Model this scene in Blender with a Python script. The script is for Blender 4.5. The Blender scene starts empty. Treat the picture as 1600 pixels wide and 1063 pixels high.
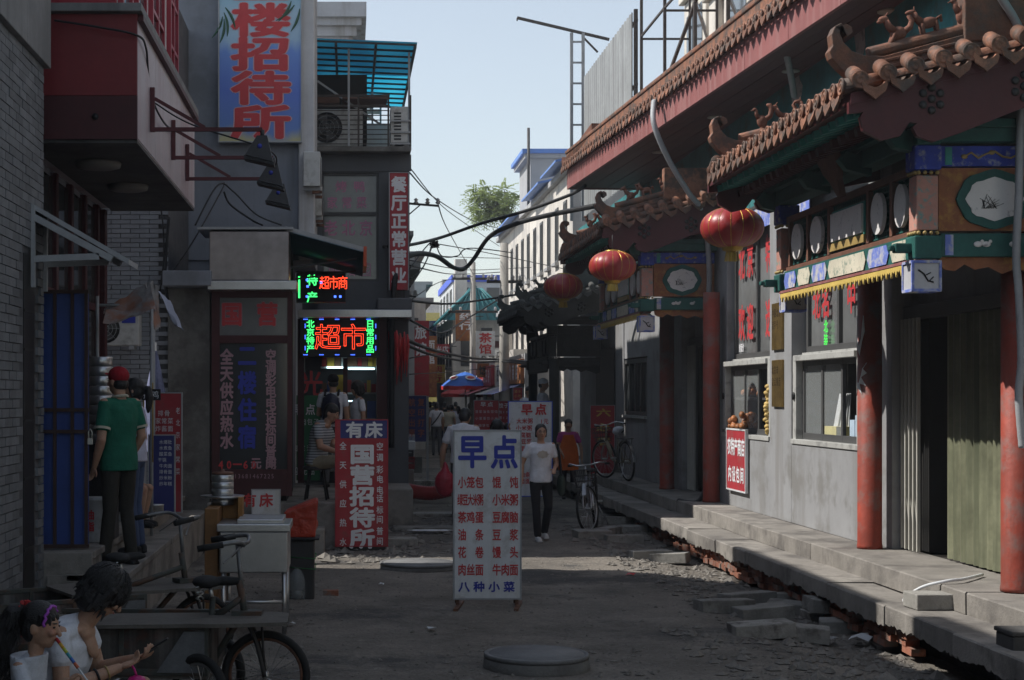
import bpy, bmesh, math, random
from mathutils import Vector, Matrix, noise
from math import sin, cos, pi, radians as RAD
rnd = random.Random(7)
scn = bpy.context.scene
COL = scn.collection
# ------------------------------------------------------------------ camera
# street frame: X to the right, Y along the street, Z up; eye 1.95 m above the road
F, VX, HY, CH = 2500.0, 545.0, 619.0, 1.95
cam_d = bpy.data.cameras.new('camera'); cam = bpy.data.objects.new('camera', cam_d); COL.objects.link(cam)
cam.location = (0, 0, CH); cam.rotation_euler = (pi / 2, 0, 0)
cam_d.sensor_width = 36.0; cam_d.lens = 36.0 * F / 1600.0
cam_d.shift_x = (800 - VX) / 1600.0; cam_d.shift_y = (HY - 531.5) / 1600.0
cam_d.clip_start = 0.1; cam_d.clip_end = 3000
scn.camera = cam
# ------------------------------------------------------------------ sky, sun, exposure
SUN_EL, SUN_AZ = RAD(47.0), RAD(9.0)      # the sun stands over the left-hand roofs, a little ahead
w = bpy.data.worlds.new('World'); scn.world = w; w.use_nodes = True
nt = w.node_tree; nt.nodes.clear()
sky = nt.nodes.new('ShaderNodeTexSky'); sky.sky_type = 'NISHITA'; sky.sun_disc = False
sky.sun_elevation = SUN_EL; sky.sun_rotation = RAD(-81); sky.air_density = 1.2; sky.dust_density = 0.35; sky.ozone_density = 2.0
bg = nt.nodes.new('ShaderNodeBackground'); bg.inputs['Strength'].default_value = 0.14
wo = nt.nodes.new('ShaderNodeOutputWorld')
hsv = nt.nodes.new('ShaderNodeHueSaturation'); hsv.inputs['Saturation'].default_value = 0.55     # pale, milky summer sky
nt.links.new(sky.outputs[0], hsv.inputs['Color']); nt.links.new(hsv.outputs[0], bg.inputs[0]); nt.links.new(bg.outputs[0], wo.inputs[0])
sun_d = bpy.data.lights.new('sun', 'SUN'); sun_d.energy = 4.9; sun_d.angle = RAD(0.55); sun_d.color = (1.0, 0.96, 0.9)
sun = bpy.data.objects.new('sun', sun_d); COL.objects.link(sun)
S = Vector((-cos(SUN_EL) * cos(SUN_AZ), cos(SUN_EL) * sin(SUN_AZ), sin(SUN_EL)))
sun.rotation_euler = S.to_track_quat('Z', 'Y').to_euler()
scn.view_settings.view_transform = 'Standard'; scn.view_settings.look = 'None'
scn.view_settings.exposure = 0.18; scn.view_settings.gamma = 1.0
try: scn.view_settings.use_curve_mapping = False
except Exception: pass
scn.render.engine = 'CYCLES'
scn.cycles.max_bounces = 6; scn.cycles.diffuse_bounces = 3; scn.cycles.glossy_bounces = 3
scn.cycles.transparent_max_bounces = 8; scn.cycles.caustics_reflective = False; scn.cycles.caustics_refractive = False
scn.cycles.use_denoising = True

# ------------------------------------------------------------------ helpers
def P(px, py, d): return Vector(((px - VX) * d / F, d, CH - (py - HY) * d / F))
def G(px, py, z=0.0):
    d = (CH - z) * F / (py - HY); return Vector(((px - VX) * d / F, d, z))
V = Vector
TMP = bpy.data.scenes.new('workbench')
TVL = TMP.view_layers[0]

class MB:
    def __init__(s): s.v = []; s.f = []; s.m = []; s.sm = []; s.chars = []
    def add(s, vs, fs, m=0, smooth=False):
        b = len(s.v); s.v += [tuple(x) for x in vs]
        for f in fs: s.f.append(tuple(i + b for i in f)); s.m.append(m); s.sm.append(smooth)
        return s
    def box(s, x0, x1, y0, y1, z0, z1, m=0):
        return s.add([(x0,y0,z0),(x1,y0,z0),(x1,y1,z0),(x0,y1,z0),(x0,y0,z1),(x1,y0,z1),(x1,y1,z1),(x0,y1,z1)],
            [(0,3,2,1),(4,5,6,7),(0,1,5,4),(1,2,6,5),(2,3,7,6),(3,0,4,7)], m)
    def obox(s, c, size, mat, m=0):
        c = V(c); hx, hy, hz = [k / 2 for k in size]
        q = [(-hx,-hy,-hz),(hx,-hy,-hz),(hx,hy,-hz),(-hx,hy,-hz),(-hx,-hy,hz),(hx,-hy,hz),(hx,hy,hz),(-hx,hy,hz)]
        return s.add([c + mat @ V(p) for p in q], [(0,3,2,1),(4,5,6,7),(0,1,5,4),(1,2,6,5),(2,3,7,6),(3,0,4,7)], m)
    def beam(s, p, q, w, h=None, m=0):
        p, q = V(p), V(q); h = w if h is None else h
        d = q - p; L = d.length; d.normalize()
        up = V((0,0,1)) if abs(d.z) < .95 else V((0,1,0))
        x = d.cross(up).normalized(); z = x.cross(d).normalized()
        return s.obox((p + q) / 2, (w, L, h), Matrix((x, d, z)).transposed(), m)
    def tube(s, pts, r, n=8, m=0, caps=True, closed=False):
        pts = [V(p) for p in pts]; k = len(pts)
        rs = r if isinstance(r, (list, tuple)) else [r] * k
        vs = []; prev = None
        for i, p in enumerate(pts):
            if closed: t = pts[(i + 1) % k] - pts[i - 1]
            else: t = pts[min(i + 1, k - 1)] - pts[max(i - 1, 0)]
            t.normalize()
            if prev is None:
                a = V((0,0,1)) if abs(t.z) < .9 else V((0,1,0))
                x = t.cross(a).normalized()
            else:
                x = prev - t * prev.dot(t)
                if x.length < 1e-6: x = t.orthogonal()
                x.normalize()
            prev = x; y = t.cross(x)
            for j in range(n):
                a = 2 * pi * j / n; vs.append(p + (x * cos(a) + y * sin(a)) * rs[i])
        fs = []
        for i in range(k if closed else k - 1):
            i2 = (i + 1) % k
            for j in range(n):
                j2 = (j + 1) % n; fs.append((i*n+j, i*n+j2, i2*n+j2, i2*n+j))
        if caps and not closed:
            fs.append(tuple(range(n - 1, -1, -1))); fs.append(tuple((k-1)*n + j for j in range(n)))
        return s.add(vs, fs, m, n > 5)
    def lathe(s, prof, c=(0,0,0), n=16, m=0, axis=None, smooth=True):
        # profile of (r, h) turned round an axis through c
        c = V(c); ax = V(axis or (0,0,1)).normalized(); x = ax.orthogonal().normalized(); y = ax.cross(x)
        vs = []; 
        for r, h in prof:
            for j in range(n):
                a = 2*pi*j/n; vs.append(c + ax*h + (x*cos(a)+y*sin(a))*max(r, 1e-4))
        fs = [(i*n+j, i*n+(j+1)%n, (i+1)*n+(j+1)%n, (i+1)*n+j) for i in range(len(prof)-1) for j in range(n)]
        fs.append(tuple(range(n-1,-1,-1))); fs.append(tuple((len(prof)-1)*n+j for j in range(n)))
        return s.add(vs, fs, m, smooth)
    def prism(s, poly, o, u, v, t, m=0):
        # flat outline poly (2D) on axes u, v from o, thickened along u x v by t
        o, u, v = V(o), V(u), V(v); nrm = u.cross(v).normalized() * t
        a = [o + u*p[0] + v*p[1] for p in poly]; n = len(a)
        fs = [tuple(range(n-1,-1,-1)), tuple(range(n, 2*n))] + [(i, (i+1)%n, n+(i+1)%n, n+i) for i in range(n)]
        return s.add(a + [p + nrm for p in a], fs, m)
    def ell(s, c, r, rot=None, n=12, k=8, m=0):
        c = V(c); r = V(r) if not isinstance(r, (int, float)) else V((r, r, r)); vs = []; fs = []
        for i in range(1, k):
            th = pi * i / k
            for j in range(n):
                a = 2*pi*j/n; p = V((r.x*sin(th)*cos(a), r.y*sin(th)*sin(a), r.z*cos(th)))
                vs.append(c + (rot @ p if rot else p))
        t = V((0,0,r.z)); vs += [c + (rot @ t if rot else t), c - (rot @ t if rot else t)]
        T0 = len(vs) - 2
        for i in range(k - 2):
            for j in range(n): fs.append((i*n+j, (i+1)*n+j, (i+1)*n+(j+1)%n, i*n+(j+1)%n))
        for j in range(n): fs.append((T0, j, (j+1)%n)); fs.append((T0+1, (k-2)*n+(j+1)%n, (k-2)*n+j))
        return s.add(vs, fs, m, True)
    def cap(s, p, q, r1, r2, n=10, m=0):
        p, q = V(p), V(q); d = (q - p).normalized(); pts = []; rs = []
        for a in (-85, -50, -20): pts.append(p + d * r1 * sin(RAD(a))); rs.append(r1 * cos(RAD(a)))
        for k in (.25, .5, .75): pts.append(p.lerp(q, k)); rs.append(r1 + (r2 - r1) * k)
        for a in (20, 50, 85): pts.append(q + d * r2 * sin(RAD(a))); rs.append(r2 * cos(RAD(a)))
        return s.tube(pts, rs, n, m)
    def merge(s, o, M=None, m=None):
        b = len(s.v); s.v += [tuple(M @ V(x)) if M else x for x in o.v]
        for f, mm, sm in zip(o.f, o.m, o.sm): s.f.append(tuple(i+b for i in f)); s.m.append(mm if m is None else m); s.sm.append(sm)
        return s
    def mesh(s, name, mats, loc=(0,0,0)):
        me = bpy.data.meshes.new(name); L = V(loc)
        me.from_pydata([tuple(V(v) - L) for v in s.v], [], s.f)
        for mt in (mats if isinstance(mats, (list, tuple)) else [mats]): me.materials.append(mt)
        me.polygons.foreach_set('material_index', s.m); me.polygons.foreach_set('use_smooth', s.sm)
        me.update(); return me
    def build(s, name, mats, parent=None, loc=None, bevel=0):
        # vertices are in the parent's frame (world frame when there is no parent); loc sets the origin
        L = V(loc) if loc is not None else (V((0,0,0)) if parent else V(s.centre()))
        o = bpy.data.objects.new(name, s.mesh(name, mats, L)); COL.objects.link(o); o.location = L
        if parent: o.parent = parent
        if bevel:
            b = o.modifiers.new('bevel', 'BEVEL'); b.width = bevel; b.segments = 2; b.limit_method = 'ANGLE'
        return o
    def centre(s):
        xs = [v[0] for v in s.v]; ys = [v[1] for v in s.v]; zs = [v[2] for v in s.v]
        return ((min(xs)+max(xs))/2, (min(ys)+max(ys))/2, min(zs))

def tag(o, label=None, cat=None, group=None, kind=None):
    if label: o['label'] = label
    if cat: o['category'] = cat
    if group: o['group'] = group
    if kind: o['kind'] = kind
    return o
def thing(name, label, cat, loc=(0,0,0), rz=0, group=None):
    o = bpy.data.objects.new(name, None); COL.objects.link(o); o.empty_display_size = .1
    o.location = loc; o.rotation_euler = (0, 0, rz); return tag(o, label, cat, group)
def inst(name, me, parent, loc, rot=(0,0,0), sc=(1,1,1)):
    o = bpy.data.objects.new(name, me); COL.objects.link(o); o.parent = parent; o.location = loc; o.rotation_euler = rot; o.scale = sc
    return o
def copy_tree(o, parent=None):
    c = o.copy(); COL.objects.link(c); c.parent = parent
    for ch in list(o.children): copy_tree(ch, c)
    return c

# ------------------------------------------------------------------ materials
MATS = {}
def mat(name, col, rough=.8, var=.18, scale=3.0, bump=.15, bscale=35, metal=0, spec=.35, stain=None, em=None, obj=False, alpha=None, trans=0, streak=None, rand=0):
    """procedural paint/stone/etc.: colour + cloudy variation + grain bump + stains (colour, amount, scale) + vertical streaks"""
    if name in MATS: return MATS[name]
    m = bpy.data.materials.new(name); m.use_nodes = True; MATS[name] = m
    n = m.node_tree; ns = n.nodes; b = ns['Principled BSDF']; L = n.links.new
    b.inputs['Roughness'].default_value = rough; b.inputs['Metallic'].default_value = metal
    b.inputs['Specular IOR Level'].default_value = spec
    c4 = (*col, 1)
    if obj: src = ns.new('ShaderNodeTexCoord').outputs['Object']
    else: src = ns.new('ShaderNodeNewGeometry').outputs['Position']
    def nz(sc, det=4, ro=.6, vec=src):
        t = ns.new('ShaderNodeTexNoise'); t.inputs['Scale'].default_value = sc; t.inputs['Detail'].default_value = det
        t.inputs['Roughness'].default_value = ro; L(vec, t.inputs['Vector']); return t.outputs['Fac']
    def ramp(fac, a, b_, ca, cb):
        r = ns.new('ShaderNodeValToRGB'); r.color_ramp.elements[0].position = a; r.color_ramp.elements[1].position = b_
        r.color_ramp.elements[0].color = ca; r.color_ramp.elements[1].color = cb; L(fac, r.inputs[0]); return r.outputs[0]
    def mix(fac, a, b_):
        x = ns.new('ShaderNodeMix'); x.data_type = 'RGBA'
        if isinstance(fac, float): x.inputs[0].default_value = fac
        else: L(fac, x.inputs[0])
        L(a, x.inputs[6])
        if isinstance(b_, tuple): x.inputs[7].default_value = b_
        else: L(b_, x.inputs[7])
        return x.outputs[2]
    lo = tuple(max(0, c * (1 - var)) for c in col) + (1,); hi = tuple(min(1, c * (1 + var)) for c in col) + (1,)
    out = ramp(nz(scale), .3, .7, lo, hi)
    if var > 0: 
        fine = ramp(nz(scale * 9, 3), .3, .7, (1 - var*.7,)*3 + (1,), (1 + var*.2,)*3 + (1,))
        x = ns.new('ShaderNodeMix'); x.data_type = 'RGBA'; x.blend_type = 'MULTIPLY'; x.inputs[0].default_value = .8
        L(out, x.inputs[6]); L(fine, x.inputs[7]); out = x.outputs[2]
    if rand:
        oi = ns.new('ShaderNodeObjectInfo'); rr = ramp(oi.outputs['Random'], 0, 1, (1-rand,)*3+(1,), (1+rand*.4,)*3+(1,))
        x = ns.new('ShaderNodeMix'); x.data_type = 'RGBA'; x.blend_type = 'MULTIPLY'; x.inputs[0].default_value = 1
        L(out, x.inputs[6]); L(rr, x.inputs[7]); out = x.outputs[2]
    if stain:
        sc, amt, ssc = stain
        fac = ramp(nz(ssc, 6, .65), .62 - amt * .35, .72 - amt * .25, (0,0,0,1), (1,1,1,1))
        out = mix(fac, out, (*sc, 1))
    if streak:
        sc, amt, ssc = streak
        mp = ns.new('ShaderNodeMapping'); mp.inputs['Scale'].default_value = (ssc, ssc, ssc * .06); L(src, mp.inputs[0])
        fac = ramp(nz(1.0, 4, .6, mp.outputs[0]), .62 - amt * .35, .8 - amt * .25, (0,0,0,1), (1,1,1,1))
        out = mix(fac, out, (*sc, 1))
    L(out, b.inputs['Base Color'])
    if bump:
        bp = ns.new('ShaderNodeBump'); bp.inputs['Strength'].default_value = bump; bp.inputs['Distance'].default_value = .02
        L(nz(bscale, 5), bp.inputs['Height']); L(bp.outputs[0], b.inputs['Normal'])
    if em:
        b.inputs['Emission Color'].default_value = (*em[0], 1); b.inputs['Emission Strength'].default_value = em[1]
    if alpha is not None: b.inputs['Alpha'].default_value = alpha
    if trans: b.inputs['Transmission Weight'].default_value = trans
    return m

# ------------------------------------------------------------------ lettering
_gl = {}; _fc = bpy.data.curves.new('lettering', 'FONT'); _fo = bpy.data.objects.new('lettering', _fc); TMP.collection.objects.link(_fo)
_fc.resolution_u = 2
def glyph(ch, off=0.0, line=0.0):
    k = (ch, off, line)
    if k not in _gl:
        _fc.body = ch; _fc.offset = off
        _fc.fill_mode = 'NONE' if line else 'FRONT'; _fc.bevel_depth = line; _fc.bevel_resolution = 0
        _fo.update_tag(); TVL.update()
        me = bpy.data.meshes.new_from_object(_fo.evaluated_get(TVL.depsgraph))
        vs = [v.co.copy() for v in me.vertices]; fs = [tuple(p.vertices) for p in me.polygons]
        cx = .5 if ord(ch) > 255 else (min(v.x for v in vs) + max(v.x for v in vs)) / 2 if vs else 0
        _gl[k] = ([V((v.x - cx, v.y - .37, v.z)) for v in vs], fs); bpy.data.meshes.remove(me)
    return _gl[k]
def txt(mb, s, o, rt, up, cw, ch, step=None, vert=False, off=0.0, lift=.003, m=0, line=0.0):
    """characters of s, the first centred at o; cw x ch cells, step apart along rt (or down when vert)"""
    o, rt, up = V(o), V(rt).normalized(), V(up).normalized(); nrm = rt.cross(up)
    step = step if step is not None else (ch if vert else cw)
    for i, c in enumerate(s):
        if c == ' ': continue
        mb.chars.append((len(mb.v), len(mb.f), ch))
        if off > .012:      # heavier strokes: the glyph laid over itself with small shifts
            k = off; sh = [(0,0),(k,0),(-k,0),(0,k),(0,-k),(k*.7,k*.7),(-k*.7,k*.7),(k*.7,-k*.7),(-k*.7,-k*.7)]
            vs, fs = glyph(c, 0.0, line); b = o + (-up * step * i if vert else rt * step * i)
            for q, (dx, dy) in enumerate(sh): mb.add([b + rt * (v.x + dx) * cw + up * (v.y + dy) * ch + nrm * (lift + q * .0002) for v in vs], fs, m)
            continue
        vs, fs = glyph(c, 0.0, line); b = o + (-up * step * i if vert else rt * step * i) + nrm * lift
        mb.add([b + rt * v.x * cw + up * v.y * ch + nrm * v.z * cw for v in vs], fs, m)
    return mb
RX, UZ = V((1,0,0)), V((0,0,1))
FY = V((0,-1,0))      # right-hand direction of writing on a wall that faces -X
# ------------------------------------------------------------------ palette
M = {}
M['earth_plain'] = mat('packed_earth', (.2,.18,.155), .95, .25, 1.1, .9, 22, stain=((.12,.108,.096), .5, .55))
def earth():
    m = bpy.data.materials.new('dug_up_road'); m.use_nodes = True; n = m.node_tree; L = n.links.new; ns = n.nodes; bs = ns['Principled BSDF']; bs.inputs['Roughness'].default_value = .95; bs.inputs['Specular IOR Level'].default_value = .2
    pos = ns.new('ShaderNodeNewGeometry').outputs['Position']
    def nz(sc, det=5, ro=.6):
        t = ns.new('ShaderNodeTexNoise'); t.inputs['Scale'].default_value = sc; t.inputs['Detail'].default_value = det; t.inputs['Roughness'].default_value = ro; L(pos, t.inputs['Vector']); return t.outputs['Fac']
    def ramp(f, p0, c0, p1, c1):
        r = ns.new('ShaderNodeValToRGB'); e = r.color_ramp.elements; e[0].position = p0; e[0].color = (*c0, 1); e[1].position = p1; e[1].color = (*c1, 1); L(f, r.inputs[0]); return r.outputs[0]
    def mx(f, a, b, mode='MIX'):
        x = ns.new('ShaderNodeMix'); x.data_type = 'RGBA'; x.blend_type = mode
        if isinstance(f, float): x.inputs[0].default_value = f
        else: L(f, x.inputs[0])
        L(a, x.inputs[6]); L(b, x.inputs[7]) if not isinstance(b, tuple) else setattr(x.inputs[7], 'default_value', b); return x.outputs[2]
    c = ramp(nz(.8, 6, .7), .35, (.14,.125,.108), .65, (.27,.242,.208))                         # packed clay and trodden dust
    c = mx(ramp(nz(.33, 7, .72), .52, (0,0,0), .6, (1,1,1)), c, (.095,.09,.085,1))            # remains of old asphalt
    c = mx(ramp(nz(1.9, 8, .75), .6, (0,0,0), .7, (1,1,1)), c, (.32,.295,.26,1))               # pale mortar dust
    c = mx(.75, c, ramp(nz(26, 4, .7), .3, (.55,.55,.55), .7, (1.15,1.15,1.15)), 'MULTIPLY')
    vo = ns.new('ShaderNodeTexVoronoi'); vo.inputs['Scale'].default_value = 34; L(pos, vo.inputs['Vector'])
    c = mx(ramp(vo.outputs['Distance'], .1, (1,1,1), .22, (0,0,0)), c, ramp(nz(9, 2), .5, (.1,.1,.1), .62, (.33,.31,.28)))
    L(c, bs.inputs['Base Color'])
    h = mx(.5, nz(14, 6, .7), nz(70, 3, .7)); h2 = mx(.35, h, vo.outputs['Distance'], 'SUBTRACT'); h3 = mx(.55, h2, nz(2.5, 4, .6))
    bp = ns.new('ShaderNodeBump'); bp.inputs['Strength'].default_value = 1.0; bp.inputs['Distance'].default_value = .05; L(h3, bp.inputs['Height']); L(bp.outputs[0], bs.inputs['Normal']); return m
M['earth'] = earth()
M['stone'] = mat('loose_stone', (.19,.175,.155), .9, .3, 9, .4, 60)
M['concrete'] = mat('concrete', (.27,.25,.225), .9, .2, 2.2, .35, 60, stain=((.13,.12,.11), .35, 1.7), rand=.18)
M['block'] = mat('paving_concrete', (.3,.29,.265), .92, .22, 5, .4, 70, stain=((.12,.11,.1), .3, 4), rand=.25)
M['redbrick'] = mat('red_brick', (.3,.12,.075), .92, .25, 9, .4, 60, stain=((.2,.17,.15), .4, 6), rand=.35)
M['hollow'] = mat('dark_hollow', (.035,.03,.026), 1, .3, 4, .8, 20)  # near-black core standing for the dark hollow under the slabs
M['wallgrey'] = mat('grey_wall_tile', (.285,.288,.295), .6, .1, .9, .12, 24, stain=((.2,.197,.19), .32, 1.7), streak=((.22,.215,.21), .36, 3.2))
M['terracotta'] = mat('terracotta_tile', (.28,.125,.074), .65, .32, 9, .4, 45, stain=((.1,.07,.055), .5, 6), rand=.42)
M['claydark'] = mat('weathered_clay_tile', (.2,.085,.055), .8, .3, 7, .3, 40, rand=.2)
M['fascia'] = mat('maroon_fascia_paint', (.27,.1,.095), .6, .12, 1.2, .08, 30, streak=((.33,.17,.16), .4, 6))
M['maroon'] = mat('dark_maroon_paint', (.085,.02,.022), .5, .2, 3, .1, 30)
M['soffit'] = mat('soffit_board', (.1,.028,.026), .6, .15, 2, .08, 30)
M['teal'] = mat('teal_sign_paint', (.03,.2,.21), .7, .25, 1.6, .1, 25, stain=((.05,.1,.1), .35, 2.2))
M['peel'] = mat('bare_plaster_patch', (.42,.41,.4), .9, .15, 3, .2, 40, stain=((.2,.2,.2), .3, 9))
M['colred'] = mat('red_column_paint', (.29,.05,.03), .6, .25, 2.5, .2, 30, stain=((.2,.1,.085), .38, 4.5), streak=((.19,.05,.035), .4, 8))
M['green'] = mat('temple_green', (.02,.11,.095), .6, .25, 5, .12, 40, rand=.1)
M['greenlt'] = mat('temple_turquoise', (.05,.3,.27), .6, .2, 5, .1, 40)
M['blue'] = mat('temple_blue', (.03,.06,.4), .6, .25, 5, .12, 40, stain=((.3,.33,.42), .25, 14))
M['bluelt'] = mat('faded_blue_paint', (.16,.22,.6), .6, .2, 5, .12, 40, stain=((.5,.5,.5), .45, 10))
M['cream'] = mat('painted_cream_panel', (.62,.58,.46), .6, .12, 4, .08, 40, stain=((.25,.3,.24), .28, 16))
M['white'] = mat('white_medallion', (.7,.68,.66), .5, .06, 3, .05, 30, stain=((.3,.29,.3), .12, 14))
M['pinkpost'] = mat('pink_painted_post', (.5,.25,.2), .6, .15, 5, .1, 40, stain=((.1,.3,.28), .3, 15))
M['ochre'] = mat('ochre_board', (.3,.11,.045), .6, .25, 6, .15, 30, stain=((.4,.2,.05), .3, 9))
M['yellow'] = mat('yellow_valance', (.62,.45,.12), .6, .15, 5, .1, 40)
M['gilt'] = mat('gilt_beads', (.38,.27,.1), .45, .2, 8, .1, 40)
M['woodbrown'] = mat('brown_lattice_wood', (.16,.075,.05), .6, .2, 6, .12, 40)
M['black'] = mat('near_black_paint', (.012,.012,.013), .5, .2, 4, .08, 40)
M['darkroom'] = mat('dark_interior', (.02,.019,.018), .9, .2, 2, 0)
M['glass'] = mat('dark_window_glass', (.045,.05,.052), .07, .15, .7, 0, spec=.6)
M['glassgrey'] = mat('curtained_glass', (.16,.165,.165), .12, .25, .8, 0, spec=.55)
M['frame'] = mat('dark_window_frame', (.07,.07,.07), .5, .12, 3, .05)
M['frameltt'] = mat('pale_window_frame', (.4,.4,.38), .55, .12, 3, .05, stain=((.25,.25,.24), .3, 6))
M['curtain'] = mat('olive_door_curtain', (.185,.19,.125), .35, .3, 2.2, .05, streak=((.09,.1,.065), .5, 5))
M['gate'] = mat('folding_gate_metal', (.48,.47,.42), .45, .12, 3, .05)
M['brass'] = mat('brass_plate', (.3,.2,.07), .35, .35, 5, .08, 30, metal=.75)
M['redprint'] = mat('red_lettering', (.5,.045,.05), .5, .1, 6, 0)
M['redsign'] = mat('red_sign_board', (.38,.035,.045), .5, .16, 2, .05, stain=((.3,.06,.06), .3, 4))
M['navy'] = mat('navy_sign_board', (.035,.04,.17), .45, .1, 2, .03)
M['blueprint'] = mat('blue_lettering', (.03,.045,.33), .5, .1, 6, 0)
M['whiteprint'] = mat('white_lettering', (.72,.72,.74), .5, .05, 6, 0)
M['whiteboard'] = mat('white_sign_board', (.62,.64,.66), .45, .07, 1.5, .05, stain=((.46,.46,.45), .26, 5), streak=((.5,.5,.48), .3, 6))
M['steel'] = mat('brushed_steel', (.5,.5,.5), .32, .1, 4, .06, 50, metal=.9)
M['rust'] = mat('rusty_steel', (.12,.06,.04), .75, .3, 9, .2, 40, stain=((.2,.09,.05), .4, 12))
M['iron'] = mat('dark_iron', (.035,.033,.033), .5, .25, 6, .1, 40)
M['greymetal'] = mat('galvanised_grey', (.33,.34,.35), .5, .15, 4, .06, 40)
M['rubber'] = mat('black_rubber', (.018,.018,.018), .8, .2, 9, .1, 60)
M['cable'] = mat('black_cable', (.014,.014,.015), .6, .1, 5, 0)

WLOC = {}
def wl(o):
    if o is None: return V((0,0,0))
    k = o.name_full
    if k not in WLOC: WLOC[k] = V(o.location) + wl(o.parent)
    return WLOC[k]
def W(mb, name, mats, parent=None, bevel=0, at=None):
    """build from world coordinates as a child of an unrotated parent"""
    c = V(at) if at else V(mb.centre())
    if len(mb.chars) > 1 and min(q[2] for q in mb.chars) * F / max(c.y, 1) >= 9.5:      # large characters: each one a piece of its own
        e = bpy.data.objects.new(name, None); COL.objects.link(e); e.empty_display_size = .05; e.location = c - wl(parent); e.parent = parent
        cuts = mb.chars + [(len(mb.v), len(mb.f), 0)]
        for (v0, f0, _), (v1, f1, _) in zip(cuts, cuts[1:]):
            p = MB(); p.v = mb.v[v0:v1]; p.f = [tuple(i - v0 for i in f) for f in mb.f[f0:f1]]; p.m = mb.m[f0:f1]; p.sm = mb.sm[f0:f1]
            W(p, 'character', mats, e)
        return e
    o = bpy.data.objects.new(name, mb.mesh(name, mats, c)); COL.objects.link(o)
    o.location = c - wl(parent); o.parent = parent
    if bevel:
        b = o.modifiers.new('bevel', 'BEVEL'); b.width = bevel; b.segments = 2; b.limit_method = 'ANGLE'
    return o
def one(mb, name, mats, label, cat, group=None, bevel=0): return tag(W(mb, name, mats, None, bevel), label, cat, group)
def WI(name, me, parent, loc, rot=(0,0,0), sc=(1,1,1)): return inst(name, me, parent, V(loc) - wl(parent), rot, sc)
def B(*a): return MB().box(*a)

# ------------------------------------------------------------------ ground
def frange(a, b, s):
    n = int(round((b - a) / s)); return [a + (b - a) * i / n for i in range(n + 1)]
def gz(x, y):
    z = .02 * noise.noise(V((x*.7, y*.5, 0))) + .012 * noise.noise(V((x*3, y*3, 4))) 
    if 6 < y < 24:
        if x > 3.2: z -= .1 * min(1, (x - 3.2) / .8) * min(1, (24 - y) / 3)     # dug-out edge beside the steps
        if x < -.6: z += .04 * noise.noise(V((x*1.7, y*1.7, 9)))
    if y > 60: z = 0
    return z
xs = [-500,-150,-50,-20,-10] + frange(-6, 7, .16) + [10,20,50,150,500]
ys = [-200,-60,-15,0] + frange(4, 34, .2) + frange(35, 60, 1.0) + [70,90,120,200,400,1200]
g = MB(); nx = len(xs)
g.v = [(x, y, gz(x, y) if -6 <= x <= 7 and 4 <= y <= 60 else 0) for y in ys for x in xs]
for j in range(len(ys) - 1):
    for i in range(nx - 1): g.f.append((j*nx+i, j*nx+i+1, (j+1)*nx+i+1, (j+1)*nx+i)); g.m.append(0); g.sm.append(True)
ground = g.build('ground', M['earth'], loc=(0,0,0)); tag(ground, kind='structure')

def rock(mb, c, r, m=0):
    q = [V((1,0,0)),V((-1,0,0)),V((0,1,0)),V((0,-1,0)),V((0,0,1)),V((0,0,-1)),V((.6,.6,.5)),V((-.6,-.6,.5))]
    sx, sy, sz = rnd.uniform(.7,1.3), rnd.uniform(.7,1.3), rnd.uniform(.35,.8); a = rnd.uniform(0, 6.3)
    vs = [V((c[0] + r*(p.x*sx*cos(a)-p.y*sy*sin(a))*rnd.uniform(.8,1.2), c[1] + r*(p.x*sx*sin(a)+p.y*sy*cos(a))*rnd.uniform(.8,1.2), c[2] + r*p.z*sz)) for p in q[:6]]
    mb.add(vs, [(0,2,4),(2,1,4),(1,3,4),(3,0,4),(2,0,5),(1,2,5),(3,1,5),(0,3,5)], m)
gr = MB()
def scatter(n, x0, x1, y0, y1, r0, r1, p=1):
    for _ in range(n):
        x = rnd.uniform(x0, x1); y = y0 + (y1 - y0) * rnd.random() ** p; r = r0 + (r1 - r0) * rnd.random() ** 3
        rock(gr, (x, y, gz(x, y) + r * .15), r)
scatter(4200, -1.6, 4.1, 8, 24, .004, .022, 1.4)
scatter(2200, 3.2, 4.35, 9.5, 24, .008, .05, 1.2)
scatter(700, 2.6, 4.3, 10, 13.5, .01, .06)
scatter(900, -2.4, -.2, 7, 20, .008, .035)
scatter(500, -.6, 1.0, 19, 24, .01, .045)
scatter(700, 0, 4.4, 22, 40, .008, .04)
scatter(350, .7, 2.2, 10.6, 12.4, .006, .03)
scatter(420, -.4, 1.9, 19.6, 26, .015, .08)
scatter(160, -.3, .9, 18.6, 21, .02, .1)
scatter(260, 3.0, 4.3, 17, 24, .015, .09)
scatter(120, 3.4, 4.3, 9.6, 11.6, .02, .09)
tag(gr.build('gravel', M['stone'], loc=(0,0,0)), 'loose grey gravel and rubble strewn over the dug-up road', 'gravel', kind='stuff')

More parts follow.
